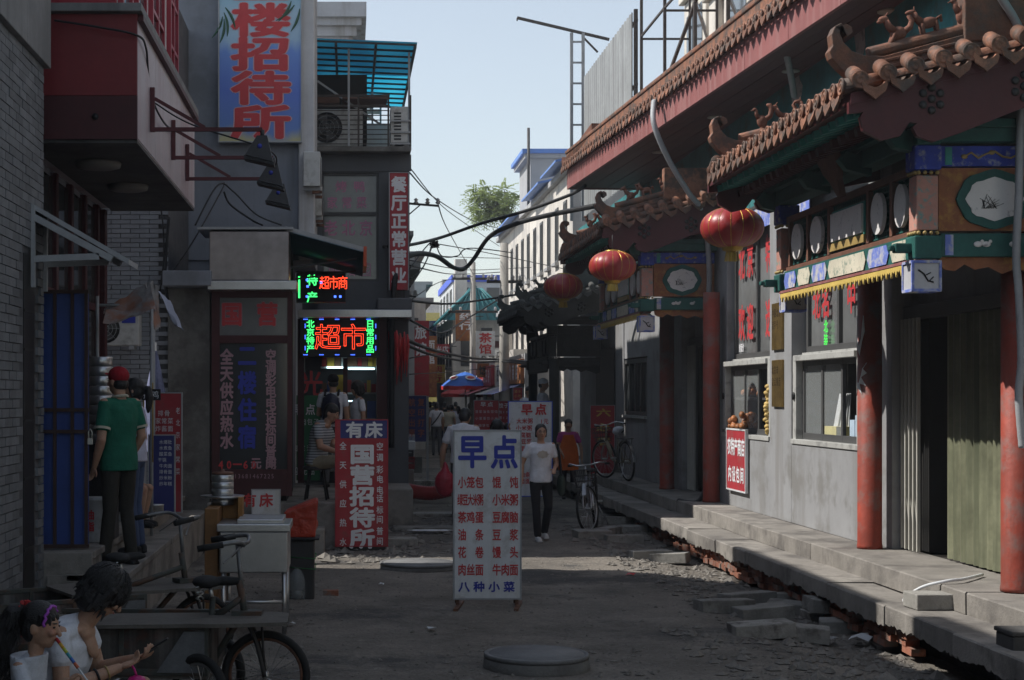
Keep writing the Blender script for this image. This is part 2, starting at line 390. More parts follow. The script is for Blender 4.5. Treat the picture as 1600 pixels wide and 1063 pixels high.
# ------------------------------------------------------------------ stepped pavement on the right
pav = tag(W(B(4.62, 12, -20, 40, -.3, .3).box(4.75, 12, -20, 40, .3, .458), 'pavement', M['hollow']), kind='structure')
def slab_mesh(L, wdt, h, seed, ragged):
    r = random.Random(seed); n = 44; mb = MB(); vs = []; q = .0
    for i in range(n + 1):
        y = L * i / n; q = .6 * q + r.uniform(-.012, .014); zb = (-h - (q + r.uniform(-.008, .008) + .03*noise.noise(V((seed*7.1, y*2.2, 0))) if ragged else 0)); e = r.uniform(0, .006); e2 = r.uniform(0, .004)
        vs += [(e, y, zb), (e*.5, y, -.012), (.012, y, 0 - e2), (wdt, y, 0), (wdt, y, zb)]
    fs = []
    for i in range(n):
        a = 5*i; b = a + 5
        for j in range(4): fs.append((a+j, a+j+1, b+j+1, b+j))
        fs.append((a+4, a, b, b+4))
    fs += [(0,4,3,2,1), tuple(5*n+j for j in (0,1,2,3,4))]
    return mb.add(vs, fs)
y = 7.5; k = 0
while y < 40:
    L = rnd.uniform(1.3, 1.9)
    o = slab_mesh(L - .008, .5, .155, k, True); me = o.mesh('lower_slab', M['concrete'])
    WI('lower_slab', me, pav, (4.2 + rnd.uniform(-.02, .02), y, .31 + rnd.uniform(-.012, .006)), (rnd.uniform(-.006,.006), rnd.uniform(-.01,.015), rnd.uniform(-.008,.008)))
    y += L; k += 1
y = 7.1
while y < 40:
    L = rnd.uniform(1.5, 2.1)
    me = slab_mesh(L - .007, .75, .17, k, False).mesh('upper_slab', M['concrete'])
    WI('upper_slab', me, pav, (4.63 + rnd.uniform(-.008, .008), y, .48 + rnd.uniform(-.004, .004)))
    y += L; k += 1
bk = B(-.055, .055, -.118, .118, -.027, .027).mesh('brick', M['redbrick'])
for row in range(4):
    for i in range(46):
        y = 12.4 + i * .25 + (.125 if row % 2 else 0)
        keep = .95 if 16.2 < y < 20.5 else .72 if y < 22.5 else .3
        if row == 3: keep *= .7
        if rnd.random() > keep: continue
        WI('brick', bk, pav, (4.36 + rnd.uniform(-.04, .035), y, -.05 + row * .06 + .028), (rnd.uniform(-.05,.05), rnd.uniform(-.05,.05), pi * 0 + rnd.uniform(-.08,.08)))
# ------------------------------------------------------------------ restaurant along the right side
rest = thing('restaurant_building', 'grey walled restaurant with terracotta tiled canopies and long tiled upper eave', 'building', (5.3, 20, .48))
WX = 5.2
core = MB()
core.box(5.75, 13, -22, 36, .48, 5.95)                       # body behind the shop fronts
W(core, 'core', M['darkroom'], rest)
wl_ = MB()
# piers and spandrels: (y0, y1, z0, z1, x front)
for y0, y1, z0, z1, xf in [(-22, 12.35, .48, 4.35, WX), (15.35, 16.05, .48, 4.35, WX+.01), (16.05, 18.549, .48, 1.4, WX-.068), (18.55, 19.5, .48, 4.35, WX-.07), (19.501, 22.0, .48, 1.4, WX-.068),
                           (22.0, 22.75, .48, 4.35, WX), (25.0, 27.9, .48, 4.35, WX), (27.9, 30.3, .48, 1.55, WX), (27.9, 30.3, 2.65, 4.35, WX+.02), (30.3, 31.2, .48, 4.35, WX), (33.6, 36, .48, 4.35, WX),
                           (12.35, 15.35, 2.8, 4.35, WX+.2), (22.75, 25.0, 2.85, 4.35, WX+.2), (31.2, 33.6, 2.9, 4.35, WX+.1)]:
    wl_.box(xf, 5.9, y0, y1, z0, z1)
W(wl_, 'wall', M['wallgrey'], rest, .006)
# teal sign board above the canopies with bare patches
tb = B(WX-.04, 5.8, -22, 36, 4.35, 5.7); W(tb, 'sign_board', M['teal'], rest)
for (px, py, wdt, hgt) in [(1245,140,.5,.5), (1125,200,.45,.5), (1345,60,.4,.5), (1560,30,.5,.6), (1060,222,.5,.4)]:
    s_ = (px - VX) / (WX - .04); d = F / s_; z = CH + (HY - py) / s_
    pl = [(wdt*.5*cos(a)*rnd.uniform(.55,1), hgt*.5*sin(a)*rnd.uniform(.6,1)) for a in [2*pi*i/11 for i in range(11)]]
    W(MB().prism(pl, (WX-.043, d, z), (0,-1,0), (0,0,1), .004), 'bare_patch', M['peel'], rest)
def glazing(y0, y1, z0, z1, x, n, m_pane, name='window', sill=True, fw=.07):
    fr = MB(); 
    fr.box(x-.03, x+.06, y0, y1, z0, z0+fw); fr.box(x-.03, x+.06, y0, y1, z1-fw, z1)
    st = (y1 - y0) / n
    for i in range(n + 1):
        yy = min(max(y0 + st*i, y0 + fw/2), y1 - fw/2); fr.box(x-.032, x+.058, yy - fw/2, yy + fw/2, z0+fw, z1-fw)
    fo = W(fr, name, M['frame'], rest, .004)
    for i in range(n):
        W(B(x+.01, x+.02, y0+st*i+fw*.4, y0+st*(i+1)-fw*.4, z0+fw, z1-fw), 'pane', m_pane, fo)
    if sill: W(B(x-.08, x+.1, y0-.0, y1+.0, z0-.05, z0-.002), 'sill', M['frameltt'], fo)
    return fo
glA = glazing(16.1, 18.5, 2.45, 4.3, 5.32, 2, M['glassgrey'], sill=True)
glB = glazing(19.55, 21.95, 2.45, 4.3, 5.32, 2, M['glassgrey'], sill=True)
rt_ = MB()
for yy, ss in ((18.1, '北'), (17.75, '名'), (16.85, '中')): txt(rt_, ss, (5.295, yy, 3.0), FY, UZ, .3, .38, off=.03)
for yy, ss in ((21.55, '北欢'), (21.1, '京迎'), (20.15, '特选')): txt(rt_, ss, (5.295, yy, 3.75), FY, UZ, .34, .5, step=.82, vert=True, off=.03)
W(rt_, 'window_lettering', M['redprint'], rest)
gl_ = MB(); txt(gl_, '北装', (5.295, 17.75, 2.72), FY, UZ, .15, .15, vert=True, off=.02); 
W(gl_, 'window_neon', mat('green_neon', (.05,.5,.05), .5, 0, 1, 0, em=((.05,.9,.1), .5)), rest)
wl2 = MB(); txt(wl2, '封面价', (5.295, 21.65, 2.6), FY, UZ, .09, .12, off=.03); W(wl2, 'window_notice', M['whiteprint'], rest)
# lower service windows: pale surround, dark frame, goods inside
def service(y0, y1, name):
    s = MB(); z0, z1 = 1.4, 2.38
    s.box(WX-.09, WX+.03, y0+.12, y1-.12, z1-.03, z1+.035); s.box(WX-.06, WX+.04, y1-.13, y1, z0+.05, z1+.03); s.box(WX-.06, WX+.04, y0, y0+.13, z0+.05, z1+.03)
    s.box(WX-.085, WX+.25, y0-.0, y1+.0, z0, z0+.055)
    o = W(s, name, M['frameltt'], rest, .005)
    f = MB()
    for i in range(4):
        yy = y0 + .16 + (y1 - y0 - .32) * i / 3; f.box(WX+.02, WX+.06, yy-.03, yy+.03, z0+.06, z1-.03)
    f.box(WX+.022, WX+.058, y0+.13, y1-.13, z0+.056, z0+.13); f.box(WX+.022, WX+.058, y0+.13, y1-.13, z1-.09, z1-.031)
    W(f, 'sash', M['frame'], o, .003)
    g2 = mat('clear_pane', (.8,.85,.85), .03, 0, 1, 0, alpha=.12, spec=.5)
    for i in (1, 2) if name == 'service_window' else (0, 1, 2):
        ya = y0 + .19 + (y1-y0-.32)*i/3; W(B(WX+.036, WX+.042, ya, ya + (y1-y0-.32)/3 - .06, z0+.13, z1-.09), 'pane', g2, o)
    W(MB().lathe([(.03,0),(.045,.004),(.045,.018),(.03,.022)], (WX-.062, y1-.065, 1.95), 14, axis=(-1,0,0)), 'catch', M['black'], o)
    return o
swB = service(19.52, 21.98, 'service_window'); swA = service(16.07, 18.53, 'service_window')
W(B(WX+.06, WX+.5, 19.7, 21.85, 1.9, 1.93).box(WX+.06, WX+.5, 19.7, 21.85, 1.46, 1.49), 'shelf', M['frame'], swB)
# floor of near doorway: lintel, folding gates, curtain
def doorway(y0, y1, top, nm):
    d = MB(); d.box(WX+.12, WX+.3, y0, y1, top-.12, top); W(d, 'lintel', M['frame'], rest, .004)
    for ya, yb in ((y1-.5, y1-.02), (y0+.02, y0+.42)):
        gt = MB(); n = 9
        for i in range(n): 
            yy = ya + (yb-ya)*(i+.5)/n; gt.box(WX+.08 + (i % 2)*.02, WX+.11 + (i % 2)*.02, yy-.012, yy+.012, .5, top-.12)
        for z in (.9, 1.7, 2.3):
            for i in range(n-1):
                yy = ya + (yb-ya)*(i+.5)/n; gt.beam((WX+.1, yy, z-.12), (WX+.1, yy+(yb-ya)/n, z+.12), .008, .012)
        W(gt, 'folding_gate', M['gate'], rest)
    c = MB(); n = 60; ya, yb = y0+.35, y1-1.05; vs = []
    for i in range(n+1):
        yy = ya + (yb-ya)*i/n; x = WX + .16 + .02*sin(i*1.15) + .008*sin(i*2.9)
        vs += [(x, yy, .5), (x+.004*sin(i), yy, top-.13)]
    c.add(vs, [(2*i, 2*i+1, 2*i+3, 2*i+2) for i in range(n)], 0, True)
    W(c, 'door_curtain', M['curtain'], rest)
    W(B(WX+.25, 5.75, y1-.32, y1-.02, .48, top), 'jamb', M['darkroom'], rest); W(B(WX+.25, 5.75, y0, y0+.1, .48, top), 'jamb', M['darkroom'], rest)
doorway(12.35, 15.35, 2.8, 'a'); doorway(22.75, 25.0, 2.85, 'b')
W(B(WX-.02,WX+.02,31.25,33.55,.5,2.9), 'dark_opening', M['black'], rest)  # flat near-black panel stands for the darkness of an opening
glC = glazing(27.95, 30.25, 1.6, 2.62, 5.24, 4, M['glass'])
# red round columns
for yy in (12.02, 15.42, 22.15, 25.25):
    c = MB(); c.lathe([(.12,0),(.12,.03),(.115,.05),(.115,2.9)], (5.02, yy, .482), 20); W(c, 'column', M['colred'], rest)
# painted frieze above windows between the canopies
W(B(WX-.06, WX+.02, 16.3, 21.9, 4.32, 4.36), 'frieze', M['frame'], rest)
W(B(WX-.05, WX-.042, 17.9, 21.8, 4.05, 4.32), 'blue_panel', M['bluelt'], rest)
# ------------------------------------------------------------------ entrance canopy
YA, YB, XE, ZE = 11.2, 15.72, 3.5, 4.1
def rz_(x): return ZE + (x - XE) * .25            # roof surface along the slope
deck = MB(); deck.add([(XE+.03,YA+.05,ZE-.1),(WX,YA+.05,rz_(WX)-.1),(WX,YB-.05,rz_(WX)-.1),(XE+.03,YB-.05,ZE-.1),
                      (XE+.03,YA+.05,ZE-.02),(WX,YA+.05,rz_(WX)-.02),(WX,YB-.05,rz_(WX)-.02),(XE+.03,YB-.05,ZE-.02)],
                     [(0,3,2,1),(4,5,6,7),(0,1,5,4),(1,2,6,5),(2,3,7,6),(3,0,4,7)])
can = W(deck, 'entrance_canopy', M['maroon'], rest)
barrel = MB()
for i in range(9):
    a = pi*i/8; barrel.v += [(0, .058*cos(a), .058*sin(a)), (1.72, .058*cos(a), .43+.058*sin(a))]
for i in range(8): barrel.f.append((2*i, 2*i+1, 2*i+3, 2*i+2)); barrel.m.append(0); barrel.sm.append(True)
barrel = barrel.mesh('roof_tile', M['terracotta'])
def disc_tile():
    mb = MB(); mb.lathe([(.06,0),(.064,.004),(.064,.014),(.05,.016),(.05,.009),(.032,.009),(.032,.016),(.016,.016),(.016,.012),(.004,.014)], (0,0,0), 18, axis=(-1,0,0))
    mb.lathe([(.058,0),(.058,.3)], (0,0,0), 14, axis=(1,0,.25)); return mb
disc = disc_tile().mesh('eave_tile', M['terracotta'])
def drip(nm='drip_tile'):
    mb = MB(); pl = [(-.085,.03),(-.045,-.005),(0,-.02),(.045,-.005),(.085,.03),(.09,.0),(.075,-.045),(.035,-.075),(0,-.105),(-.035,-.075),(-.075,-.045),(-.09,0)]
    mb.prism(pl, (0,0,0), (0,-1,0), (0,0,1), .02)
    pl2 = [(a*.72, b*.72-.012) for a, b in pl]; mb.prism(pl2, (-.002,0,0), (0,-1,0), (0,0,1), -.006)
    n = 6; vs = []
    for i in range(n+1):
        a = pi + pi*i/n; vs += [(0, .088*cos(a), .03+.04*sin(a)+.0), (.3, .088*cos(a), .03+.075+.04*sin(a))]
    mb.add(vs, [(2*i,2*i+2,2*i+3,2*i+1) for i in range(n)], 0, True); return mb
dripm = drip().mesh('drip_tile', M['terracotta'])
n = int((YB-YA-.5)/.2)
for i in range(n+1):
    yy = YA + .12 + i*.2
    WI('roof_tile', barrel, can, (XE, yy, ZE+.01)); WI('eave_tile', disc, can, (XE-.01, yy, ZE+.035), (0, .06, 0))
    WI('drip_tile', dripm, can, (XE-.006, yy+.1, ZE-.02), (0, rnd.uniform(.1,.22), rnd.uniform(-.03,.03)))
for yend, sgn in ((YA, -1), (YB, 1)):                # tiles that end on the two gable sides
    for i in range(9):
        x = XE + .08 + i*.195; rzz = pi/2 if sgn < 0 else -pi/2
        WI('gable_tile', disc, can, (x, yend, rz_(x)+.045), (0, 0, rzz), (.55 if True else 1,1,1))
        if x + .1 < WX: WI('gable_drip', dripm, can, (x+.0975, yend, rz_(x+.1)-.02), (0, -.24 if sgn>0 else .24, rzz) if False else (0, .12, rzz), (1,1,1))
# hanging ridges with upturned noses and beasts
def ridge(yc):
    up = [(WX-XE, .66), (.35,.295), (.2,.3), (.12,.33), (.06,.39), (.03,.46), (.035,.5), (.075,.52), (.11,.5), (.115,.465), (.085,.445)]
    lo = [(.045,.535), (-.005,.51), (-.03,.45), (-.02,.37), (-.045,.33), (-.03,.28), (.03,.21), (.12,.13), (.3,.12), (WX-XE, .46)]
    mb = MB(); mb.prism(up + lo, (XE, yc+.06, ZE), (1,0,0), (0,0,1), .12)
    sl = .25
    for dz, wdt, h in ((.105,.19,.035), (.165,.16,.03), (.215,.15,.025)):
        a = V((XE+.3, yc, ZE + .3*sl*0 + .03 + dz)); b_ = V((WX, yc, ZE + .37 + dz)); mb.beam(a, b_, wdt, h)
    mb.tube([(XE+.25,yc,ZE+.32),(WX,yc,ZE+.68)], .05, 10)
    return mb
def beast(kind):
    mb = MB()
    if kind == 0:   # dragon: curling neck and raised tail
        mb.ell((0,0,.045),(.055,.03,.045)); mb.tube([(-.02,0,.06),(-.05,0,.1),(-.06,0,.14)],[.028,.024,.02],8); mb.ell((-.075,0,.15),(.035,.02,.022)); mb.ell((-.1,0,.14),(.02,.014,.012))
        mb.tube([(.04,0,.05),(.08,0,.07),(.1,0,.11),(.085,0,.14),(.1,0,.16)],[.022,.02,.018,.014,.006],8); mb.cap((-.06,0,.165),(-.04,0,.185),.007,.004,6)
        mb.cap((-.03,.02,.04),(-.06,.02,.0),.014,.012,6); mb.cap((-.03,-.02,.04),(-.06,-.02,.0),.014,.012,6)
    elif kind == 1: # horse-like, head held high
        mb.ell((0,0,.07),(.065,.032,.036)); mb.tube([(-.045,0,.085),(-.07,0,.12),(-.075,0,.15)],[.028,.022,.018],8); mb.ell((-.095,0,.155),(.036,.016,.016))
        for x in (-.045,.045):
            for y in (-.018,.018): mb.cap((x,y,.06),(x,y,-.005),.014,.011,6)
        mb.tube([(.06,0,.085),(.085,0,.1),(.085,0,.06)],[.012,.014,.008],6); mb.cap((-.07,0,.165),(-.066,0,.185),.006,.004,6)
    else:           # phoenix
        mb.ell((0,0,.06),(.045,.032,.055)); mb.tube([(-.02,0,.09),(-.035,0,.13),(-.03,0,.16)],[.024,.018,.015],8); mb.ell((-.04,0,.168),(.02,.014,.016)); mb.cap((-.055,0,.168),(-.075,0,.163),.006,.003,6)
        mb.tube([(.03,0,.07),(.075,0,.09),(.1,0,.14),(.09,0,.18),(.065,0,.19)],[.024,.022,.024,.022,.01],8); mb.cap((0,0,.03),(0,0,-.01),.025,.03,8)
    return mb
bm_ = [beast(i).mesh('ridge_beast', M['claydark']) for i in range(3)]
for yc in (YA+.36, YB-.36):
    W(ridge(yc), 'hanging_ridge', M['terracotta'], can, .006)
    for i, x in enumerate((.48, .7, .95)):
        WI('ridge_beast', bm_[(i + (2 if yc > 13 else 0)) % 3], can, (XE+x, yc, ZE + .31 + x*.225), (0, -.2, 0), (1.15,1.15,1.15))
W(B(4.42, WX, YA+.28, YA+.44, 4.5, 4.95), 'ridge_end_block', M['terracotta'], can, .01)
W(B(4.5, WX, YB-.5, YB-.3, 4.5, 4.85), 'ridge_end_block', M['terracotta'], can, .01)
# bargeboards with bolt heads
def barge(yy):
    pl = [(XE+.02,-.02),(WX,.405),(WX,.02),(4.75,-.06),(4.3,-.24),(4.12,-.3),(4.0,-.26),(3.97,-.2),(4.0,-.17),(3.95,-.16),(3.88,-.26),(3.75,-.29),(3.62,-.22),(3.6,-.13),(3.62,-.09),(3.52,-.1)]
    return MB().prism([(a, ZE+b-.06) for a, b in pl], (0,yy+.04,0), (1,0,0), (0,0,1), .05)
stud = MB().lathe([(.028,0),(.03,.006),(.02,.02),(.004,.024)], (0,0,0), 10, axis=(0,-1,0)).mesh('stud', M['iron'])
for yy in (YA+.07, YB-.06):
    W(barge(yy), 'bargeboard', M['maroon'], can)
    if yy < 13:
        for cx in (4.1, 4.75):
            for a in range(6): WI('stud', stud, can, (cx+.07*sin(a*pi/3), yy-.01, ZE-.06+.08*cos(a*pi/3)+(.09 if cx>4.5 else 0)))
            WI('stud', stud, can, (cx, yy-.01, ZE-.06+(.09 if cx>4.5 else 0)))
raf = B(0, .75, -.03, .03, -.03, .03).mesh('rafter', [M['greenlt']])
raf2 = B(0, .95, -.035, .035, -.035, .035).mesh('rafter', [M['maroon']])
for i in range(22):
    yy = YA + .2 + i*.2; WI('rafter', raf, can, (XE+.1, yy, ZE-.13), (0, -.245, 0)); WI('rafter', raf2, can, (XE+.3, yy, ZE-.17), (0, -.245, 0))
# beams, cornice and brackets above the lattice
W(B(4.12, 4.3, 11.6, 15.6, 3.78, 3.92), 'cornice', M['green'], can, .01)
W(B(4.05, 4.32, 11.55, 15.65, 3.92, 3.96).box(4.3, WX, 11.62, 11.74, 3.8, 3.9).box(4.25, WX, 11.58, 11.76, 3.9, 3.96), 'cornice_moulding', M['green'], can, .004)
for yy in (11.75, 12.9, 14.0, 15.5):
    b_ = MB(); b_.prism([(0,0),(-.2,.05),(-.26,.13),(-.2,.2),(-.12,.17),(-.06,.22),(0,.22)], (4.2, yy+.05, 3.72), (1,0,0), (0,0,1), .1); W(b_, 'bracket', M['green'], can)
cloud = MB(); cloud.prism([(-.22,.3),(.22,.3),(.25,.18),(.2,.06),(.1,-.02),(.03,-.16),(-.03,-.16),(-.1,-.02),(-.2,.06),(-.25,.18)], (4.1, 13.4, 3.78), (0,-1,0), (-.35,0,1), .05)
cloud.prism([(-.14,.24),(.14,.24),(.15,.12),(.05,0),(0,-.08),(-.05,0),(-.15,.12)], (4.06, 13.4, 3.8), (0,-1,0), (-.35,0,1), -.03); W(cloud, 'carved_cloud_plaque', M['woodbrown'], can)
# hanging posts with painted faces
for yy in (11.75, 15.42):
    W(B(4.14, 4.3, yy-.08, yy+.08, 3.16, 3.56), 'hanging_post', M['pinkpost'], can, .008)
    W(B(4.12, 4.32, yy-.1, yy+.1, 2.95, 3.12), 'post_foot', M['green'], can, .012); W(B(4.12, 4.32, yy-.1, yy+.1, 3.6, 3.78), 'post_head', M['blue'], can, .012)
    W(B(4.0, 4.13, yy-.04, yy+.04, 3.0, 3.07).box(3.96, 4.0, yy-.03, yy+.03, 3.015, 3.055), 'beam_nose', M['green'], can, .01)
    gb = MB()
    for z in (3.14, 3.58):
        for i in range(4): gb.ell((4.155+i*.045, yy-.085, z), .016, n=8, k=6); gb.ell((4.135, yy-.07+i*.045, z), .016, n=8, k=6)
    W(gb, 'bead_row', M['gilt'], can)
# lattice between the posts
lat = MB(); 
for z0, z1 in ((3.14, 3.18), (3.6, 3.66)): lat.box(4.19, 4.25, 11.83, 15.34, z0, z1)
for yy in (11.86, 12.36, 12.92, 13.97, 14.62, 15.22): lat.box(4.185, 4.255, yy-.03, yy+.03, 3.18, 3.6)
W(lat, 'lattice_frame', M['woodbrown'], can, .004)
def oval_poly(rx, rz, lob=0, n=28): return [(rx*cos(2*pi*i/n)*(1+lob*cos(8*2*pi*i/n)), rz*sin(2*pi*i/n)*(1+lob*cos(8*2*pi*i/n))) for i in range(n)]
for (y0, y1, k_) in ((11.9,12.33,0),(12.39,12.89,0),(12.95,13.94,1),(14.0,14.59,0),(14.65,15.19,0)):
    fret = MB(); yy = y0 + .03
    while yy < y1: fret.box(4.222, 4.234, yy-.006, yy+.006, 3.18, 3.6); yy += .05
    z = 3.2
    while z < 3.6: fret.box(4.216, 4.228, y0, y1, z-.006, z+.006); z += .05
    W(fret, 'fretwork', M['green'], can)
    cy, cz = (y0+y1)/2, 3.39; med = MB()
    if k_: 
        hw = (y1-y0)*.42; med.prism([(-hw,-.11),(hw,-.11),(hw,.13),(-hw,.13)], (4.2, cy, cz), (0,-1,0), (0,0,1), .03)
        W(MB().box(4.175, 4.2, y0+.03, y1-.03, 3.2, 3.265), 'bead_board', M['gilt'], can)
        W(MB().prism([(-hw-.02,-.13),(hw+.02,-.13),(hw+.02,.15),(-hw-.02,.15)], (4.21, cy, cz), (0,-1,0), (0,0,1), .02), 'panel_border', M['greenlt'], can)
    else:
        hw = (y1-y0)*.3; med.prism(oval_poly(hw, .165), (4.2, cy, cz), (0,-1,0), (0,0,1), .03)
    W(med, 'medallion', M['white'], can)
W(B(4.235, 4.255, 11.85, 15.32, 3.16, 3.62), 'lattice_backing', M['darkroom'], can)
# painted beam, in panels, and toothed valance below it
W(B(4.17, 4.28, 11.85, 15.32, 2.95, 3.138), 'painted_beam', M['green'], can)
for (y0, y1, c) in ((11.88,12.3,'cream'),(12.34,12.85,'bluelt'),(12.89,13.9,'cream'),(13.94,14.4,'bluelt'),(14.44,14.85,'cream'),(14.89,15.3,'bluelt')):
    pl = [(-(y1-y0)/2, .0), (-(y1-y0)/2+.05, .075), ((y1-y0)/2-.05, .075), ((y1-y0)/2, 0), ((y1-y0)/2-.05, -.075), (-(y1-y0)/2+.05, -.075)]
    W(MB().prism(pl, (4.166, (y0+y1)/2, 3.045), (0,-1,0), (0,0,1), -.0) if False else MB().prism(pl, (4.17, (y0+y1)/2, 3.045), (0,0,1), (0,-1,0), .0001) if False else MB().prism(pl, (4.164, (y0+y1)/2, 3.045), (0,-1,0), (0,0,1), .004), 'painted_panel', M[c], can)
W(B(4.13, 4.3, 11.8, 15.36, 2.93, 2.952), 'beam_lip', M['fascia'], can)
vpl = [(-1.76,.0)]
for i in range(32): vpl += [(-1.76+i*.11,-.05),(-1.76+i*.11+.03,-.035),(-1.76+i*.11+.055,-.085),(-1.76+i*.11+.08,-.035)]
vpl += [(1.76,-.05),(1.76,0)]
W(MB().prism(vpl, (4.15, 13.58, 2.93), (0,-1,0), (0,0,1), .015), 'valance', M['yellow'], can)
W(MB().prism([(a, b*.5) for a, b in vpl], (4.146, 13.58, 2.931), (0,-1,0), (0,0,1), .003), 'valance_trim', M['pinkpost'], can)
# side panel that faces down the street, with a picture medallion
ys_ = 11.75
W(B(4.32, 5.18, ys_-.03, ys_+.03, 3.16, 3.62), 'side_board', M['ochre'], can)
W(B(4.33, 5.18, ys_-.05, ys_+.05, 3.63, 3.78), 'side_top_beam', M['blue'], can, .005); W(B(4.33, 5.18, ys_-.05, ys_+.05, 2.97, 3.14), 'side_low_beam', M['green'], can, .005)
for x in (4.36, 5.06): 
    W(B(x, x+.05, ys_-.054, ys_-.05, 3.64, 3.77), 'beam_band', M['greenlt'], can); W(B(x, x+.06, ys_-.054, ys_-.05, 2.98, 3.13), 'beam_band', M['bluelt'], can)
W(MB().prism(oval_poly(.27,.215,.03), (4.72, ys_-.03, 3.39), (1,0,0), (0,0,1), .025), 'medallion_frame', M['green'], can)
W(MB().prism(oval_poly(.205,.155,.05), (4.72, ys_-.055, 3.39), (1,0,0), (0,0,1), .006), 'medallion', M['white'], can)
dk = MB()
for (cx, cz) in ((4.66, 3.36),):
    for i in range(16): 
        a = rnd.uniform(.3, 2.8); L_ = rnd.uniform(.04,.11); dk.beam((cx+rnd.uniform(-.04,.08), ys_-.063, cz-.04), (cx+.03+L_*cos(a), ys_-.063, cz-.04+L_*sin(a)), .006, .002)
W(dk, 'ink_painting', M['black'], can)
sc_ = MB()
for i, pts in enumerate((((4.5,3.7),(4.55,3.73),(4.6,3.69),(4.66,3.72),(4.72,3.74),(4.78,3.7),(4.84,3.69),(4.9,3.72)),)):
    sc_.tube([(a, ys_-.055, b) for a, b in pts], .008, 6)
for x, z in ((4.5,3.7),(4.7,3.73),(4.9,3.71)): sc_.ell((x, ys_-.055, z), (.025,.006,.018), n=8, k=5)
W(sc_, 'gilt_scroll', M['gilt'], can)
bd = MB()
for x in (4.6, 4.66, 4.86): bd.ell((x, ys_-.055, 3.06), (.035,.005,.022), n=8, k=5); bd.ell((x+.03, ys_-.055, 3.08), (.014,.005,.014), n=8, k=5)
W(bd, 'painted_birds', M['white'], can)
ap = [(4.33,.12),(5.18,.12),(5.18,.0),(5.1,-.03),(5.0,.01),(4.9,.04),(4.8,.0),(4.7,.05),(4.6,.03),(4.52,.07),(4.45,.02),(4.38,.03),(4.34,.06)]
W(MB().prism([(a, b) for a, b in ap], (0, ys_+.02, 2.848), (1,0,0), (0,0,1), .03), 'scalloped_apron', M['ochre'], can)
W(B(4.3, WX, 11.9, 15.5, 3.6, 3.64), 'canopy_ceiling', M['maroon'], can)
# the same canopy over the second doorway, and a grey-tiled one in dark timber further on
can2 = copy_tree(can, rest); can2.location = V(can.location) + V((0, 10.95, .2))
greytile = mat('grey_clay_tile', (.085,.083,.08), .85, .3, 6, .3, 40, rand=.2)
darkwood = mat('dark_timber', (.035,.033,.03), .8, .3, 5, .2, 40)
can3 = copy_tree(can, rest); can3.location = V(can.location) + V((-.15, 20.3, -.42))
for o in can3.children_recursive + [can3]:
    for sl in o.material_slots:
        sl.link = 'OBJECT'; nm = o.name.split('.')[0]
        sl.material = greytile if ('tile' in nm or 'ridge' in nm or 'drip' in nm) else darkwood
p3 = MB()
for yy in (31.95, 35.6): p3.lathe([(.13,0),(.13,.04),(.1,.05),(.1,2.55)], (4.15, yy, .482), 14)
for i, yy in enumerate((31.95, 35.6)):
    c = MB(); c.lathe([(.13,0),(.13,.04),(.1,.05),(.1,2.2)], (4.1, yy, .482), 14); W(c, 'canopy_post', darkwood, rest)
# ------------------------------------------------------------------ long upper eave
EA, EB = V((4.92, 9.0, 5.6)), V((3.86, 28.3, 5.6)); ed = (EB - EA); EL = ed.length; ed.normalize(); ang = math.atan2(-ed.x, ed.y)
def eave_pt(t, dx, z): return EA + ed * t + V((ed.y, -ed.x, 0)) * dx + V((0,0,z))
def eave_box(dx0, dx1, z0, z1, t0=0, t1=EL):
    q = [eave_pt(t, dx, z) for z in (z0, z1) for (t, dx) in ((t0,dx0),(t0,dx1),(t1,dx1),(t1,dx0))]
    return MB().add(q, [(0,3,2,1),(4,5,6,7),(0,1,5,4),(1,2,6,5),(2,3,7,6),(3,0,4,7)])
fas = W(eave_box(0, .04, 0, .34), 'upper_eave', M['fascia'], rest)
n = 0; t = 0
while t < EL - 1.4:
    W(eave_box(-.004, 0, .002, .338, t + .005, min(t + 1.48, EL)), 'fascia_panel', M['fascia'], fas); t += 1.485
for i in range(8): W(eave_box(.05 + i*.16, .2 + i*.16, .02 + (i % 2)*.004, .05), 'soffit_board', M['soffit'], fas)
W(eave_box(.0, 3, .36, .4), 'roof_slab', M['claydark'], fas)
W(eave_box(-.05, .12, .44, .5), 'cap_moulding', M['terracotta'], fas, .01); W(eave_box(-.02, .1, .5, .62), 'cap_band', M['terracotta'], fas, .01); W(eave_box(-.04, .12, .62, .68), 'cap_moulding', M['terracotta'], fas, .015)
bead = MB().ell((0,0,0), .022, n=6, k=4).mesh('cap_bead', M['claydark'])
dl = MB().lathe([(.09,0),(.1,.008),(.1,.02),(.07,.025)], (0,0,0), 14, axis=(0,0,-1)).mesh('downlight', M['gate'])
i = 0; t = .1
while t < EL:
    p = eave_pt(t, -.08, .4); WI('eave_tile', disc, fas, p + V((0,0,.02)), (0, .08, ang), (.9,.9,.9))
    p = eave_pt(t + .105, -.075, .385); WI('drip_tile', dripm, fas, p, (0, rnd.uniform(.12,.25), ang + rnd.uniform(-.03,.03)), (1,1,1.15))
    t += .21
for t in (3.5, 6.2, 9.0, 12.0, 15): WI('downlight', dl, fas, eave_pt(t, .55, .02))
nose = MB().prism([(0,.1),(-.5,.06),(-.62,.1),(-.72,.2),(-.7,.3),(-.64,.3),(-.6,.22),(-.5,.2),(0,.3)], eave_pt(EL-.3, .1, .3), -ed, V((0,0,1)), .16)
W(MB().prism([(-2.2,.34),(0,.1),(.25,.09),(.36,.16),(.42,.27),(.37,.33),(.3,.26),(.2,.22),(0,.26),(-2.2,.5)], eave_pt(EL, -.02, .3), ed, V((0,0,1)), .15), 'eave_nose', M['claydark'], fas)
W(eave_box(.04, 1.4, -.0, .34, EL-.06, EL-.01), 'eave_end_board', M['fascia'], fas)
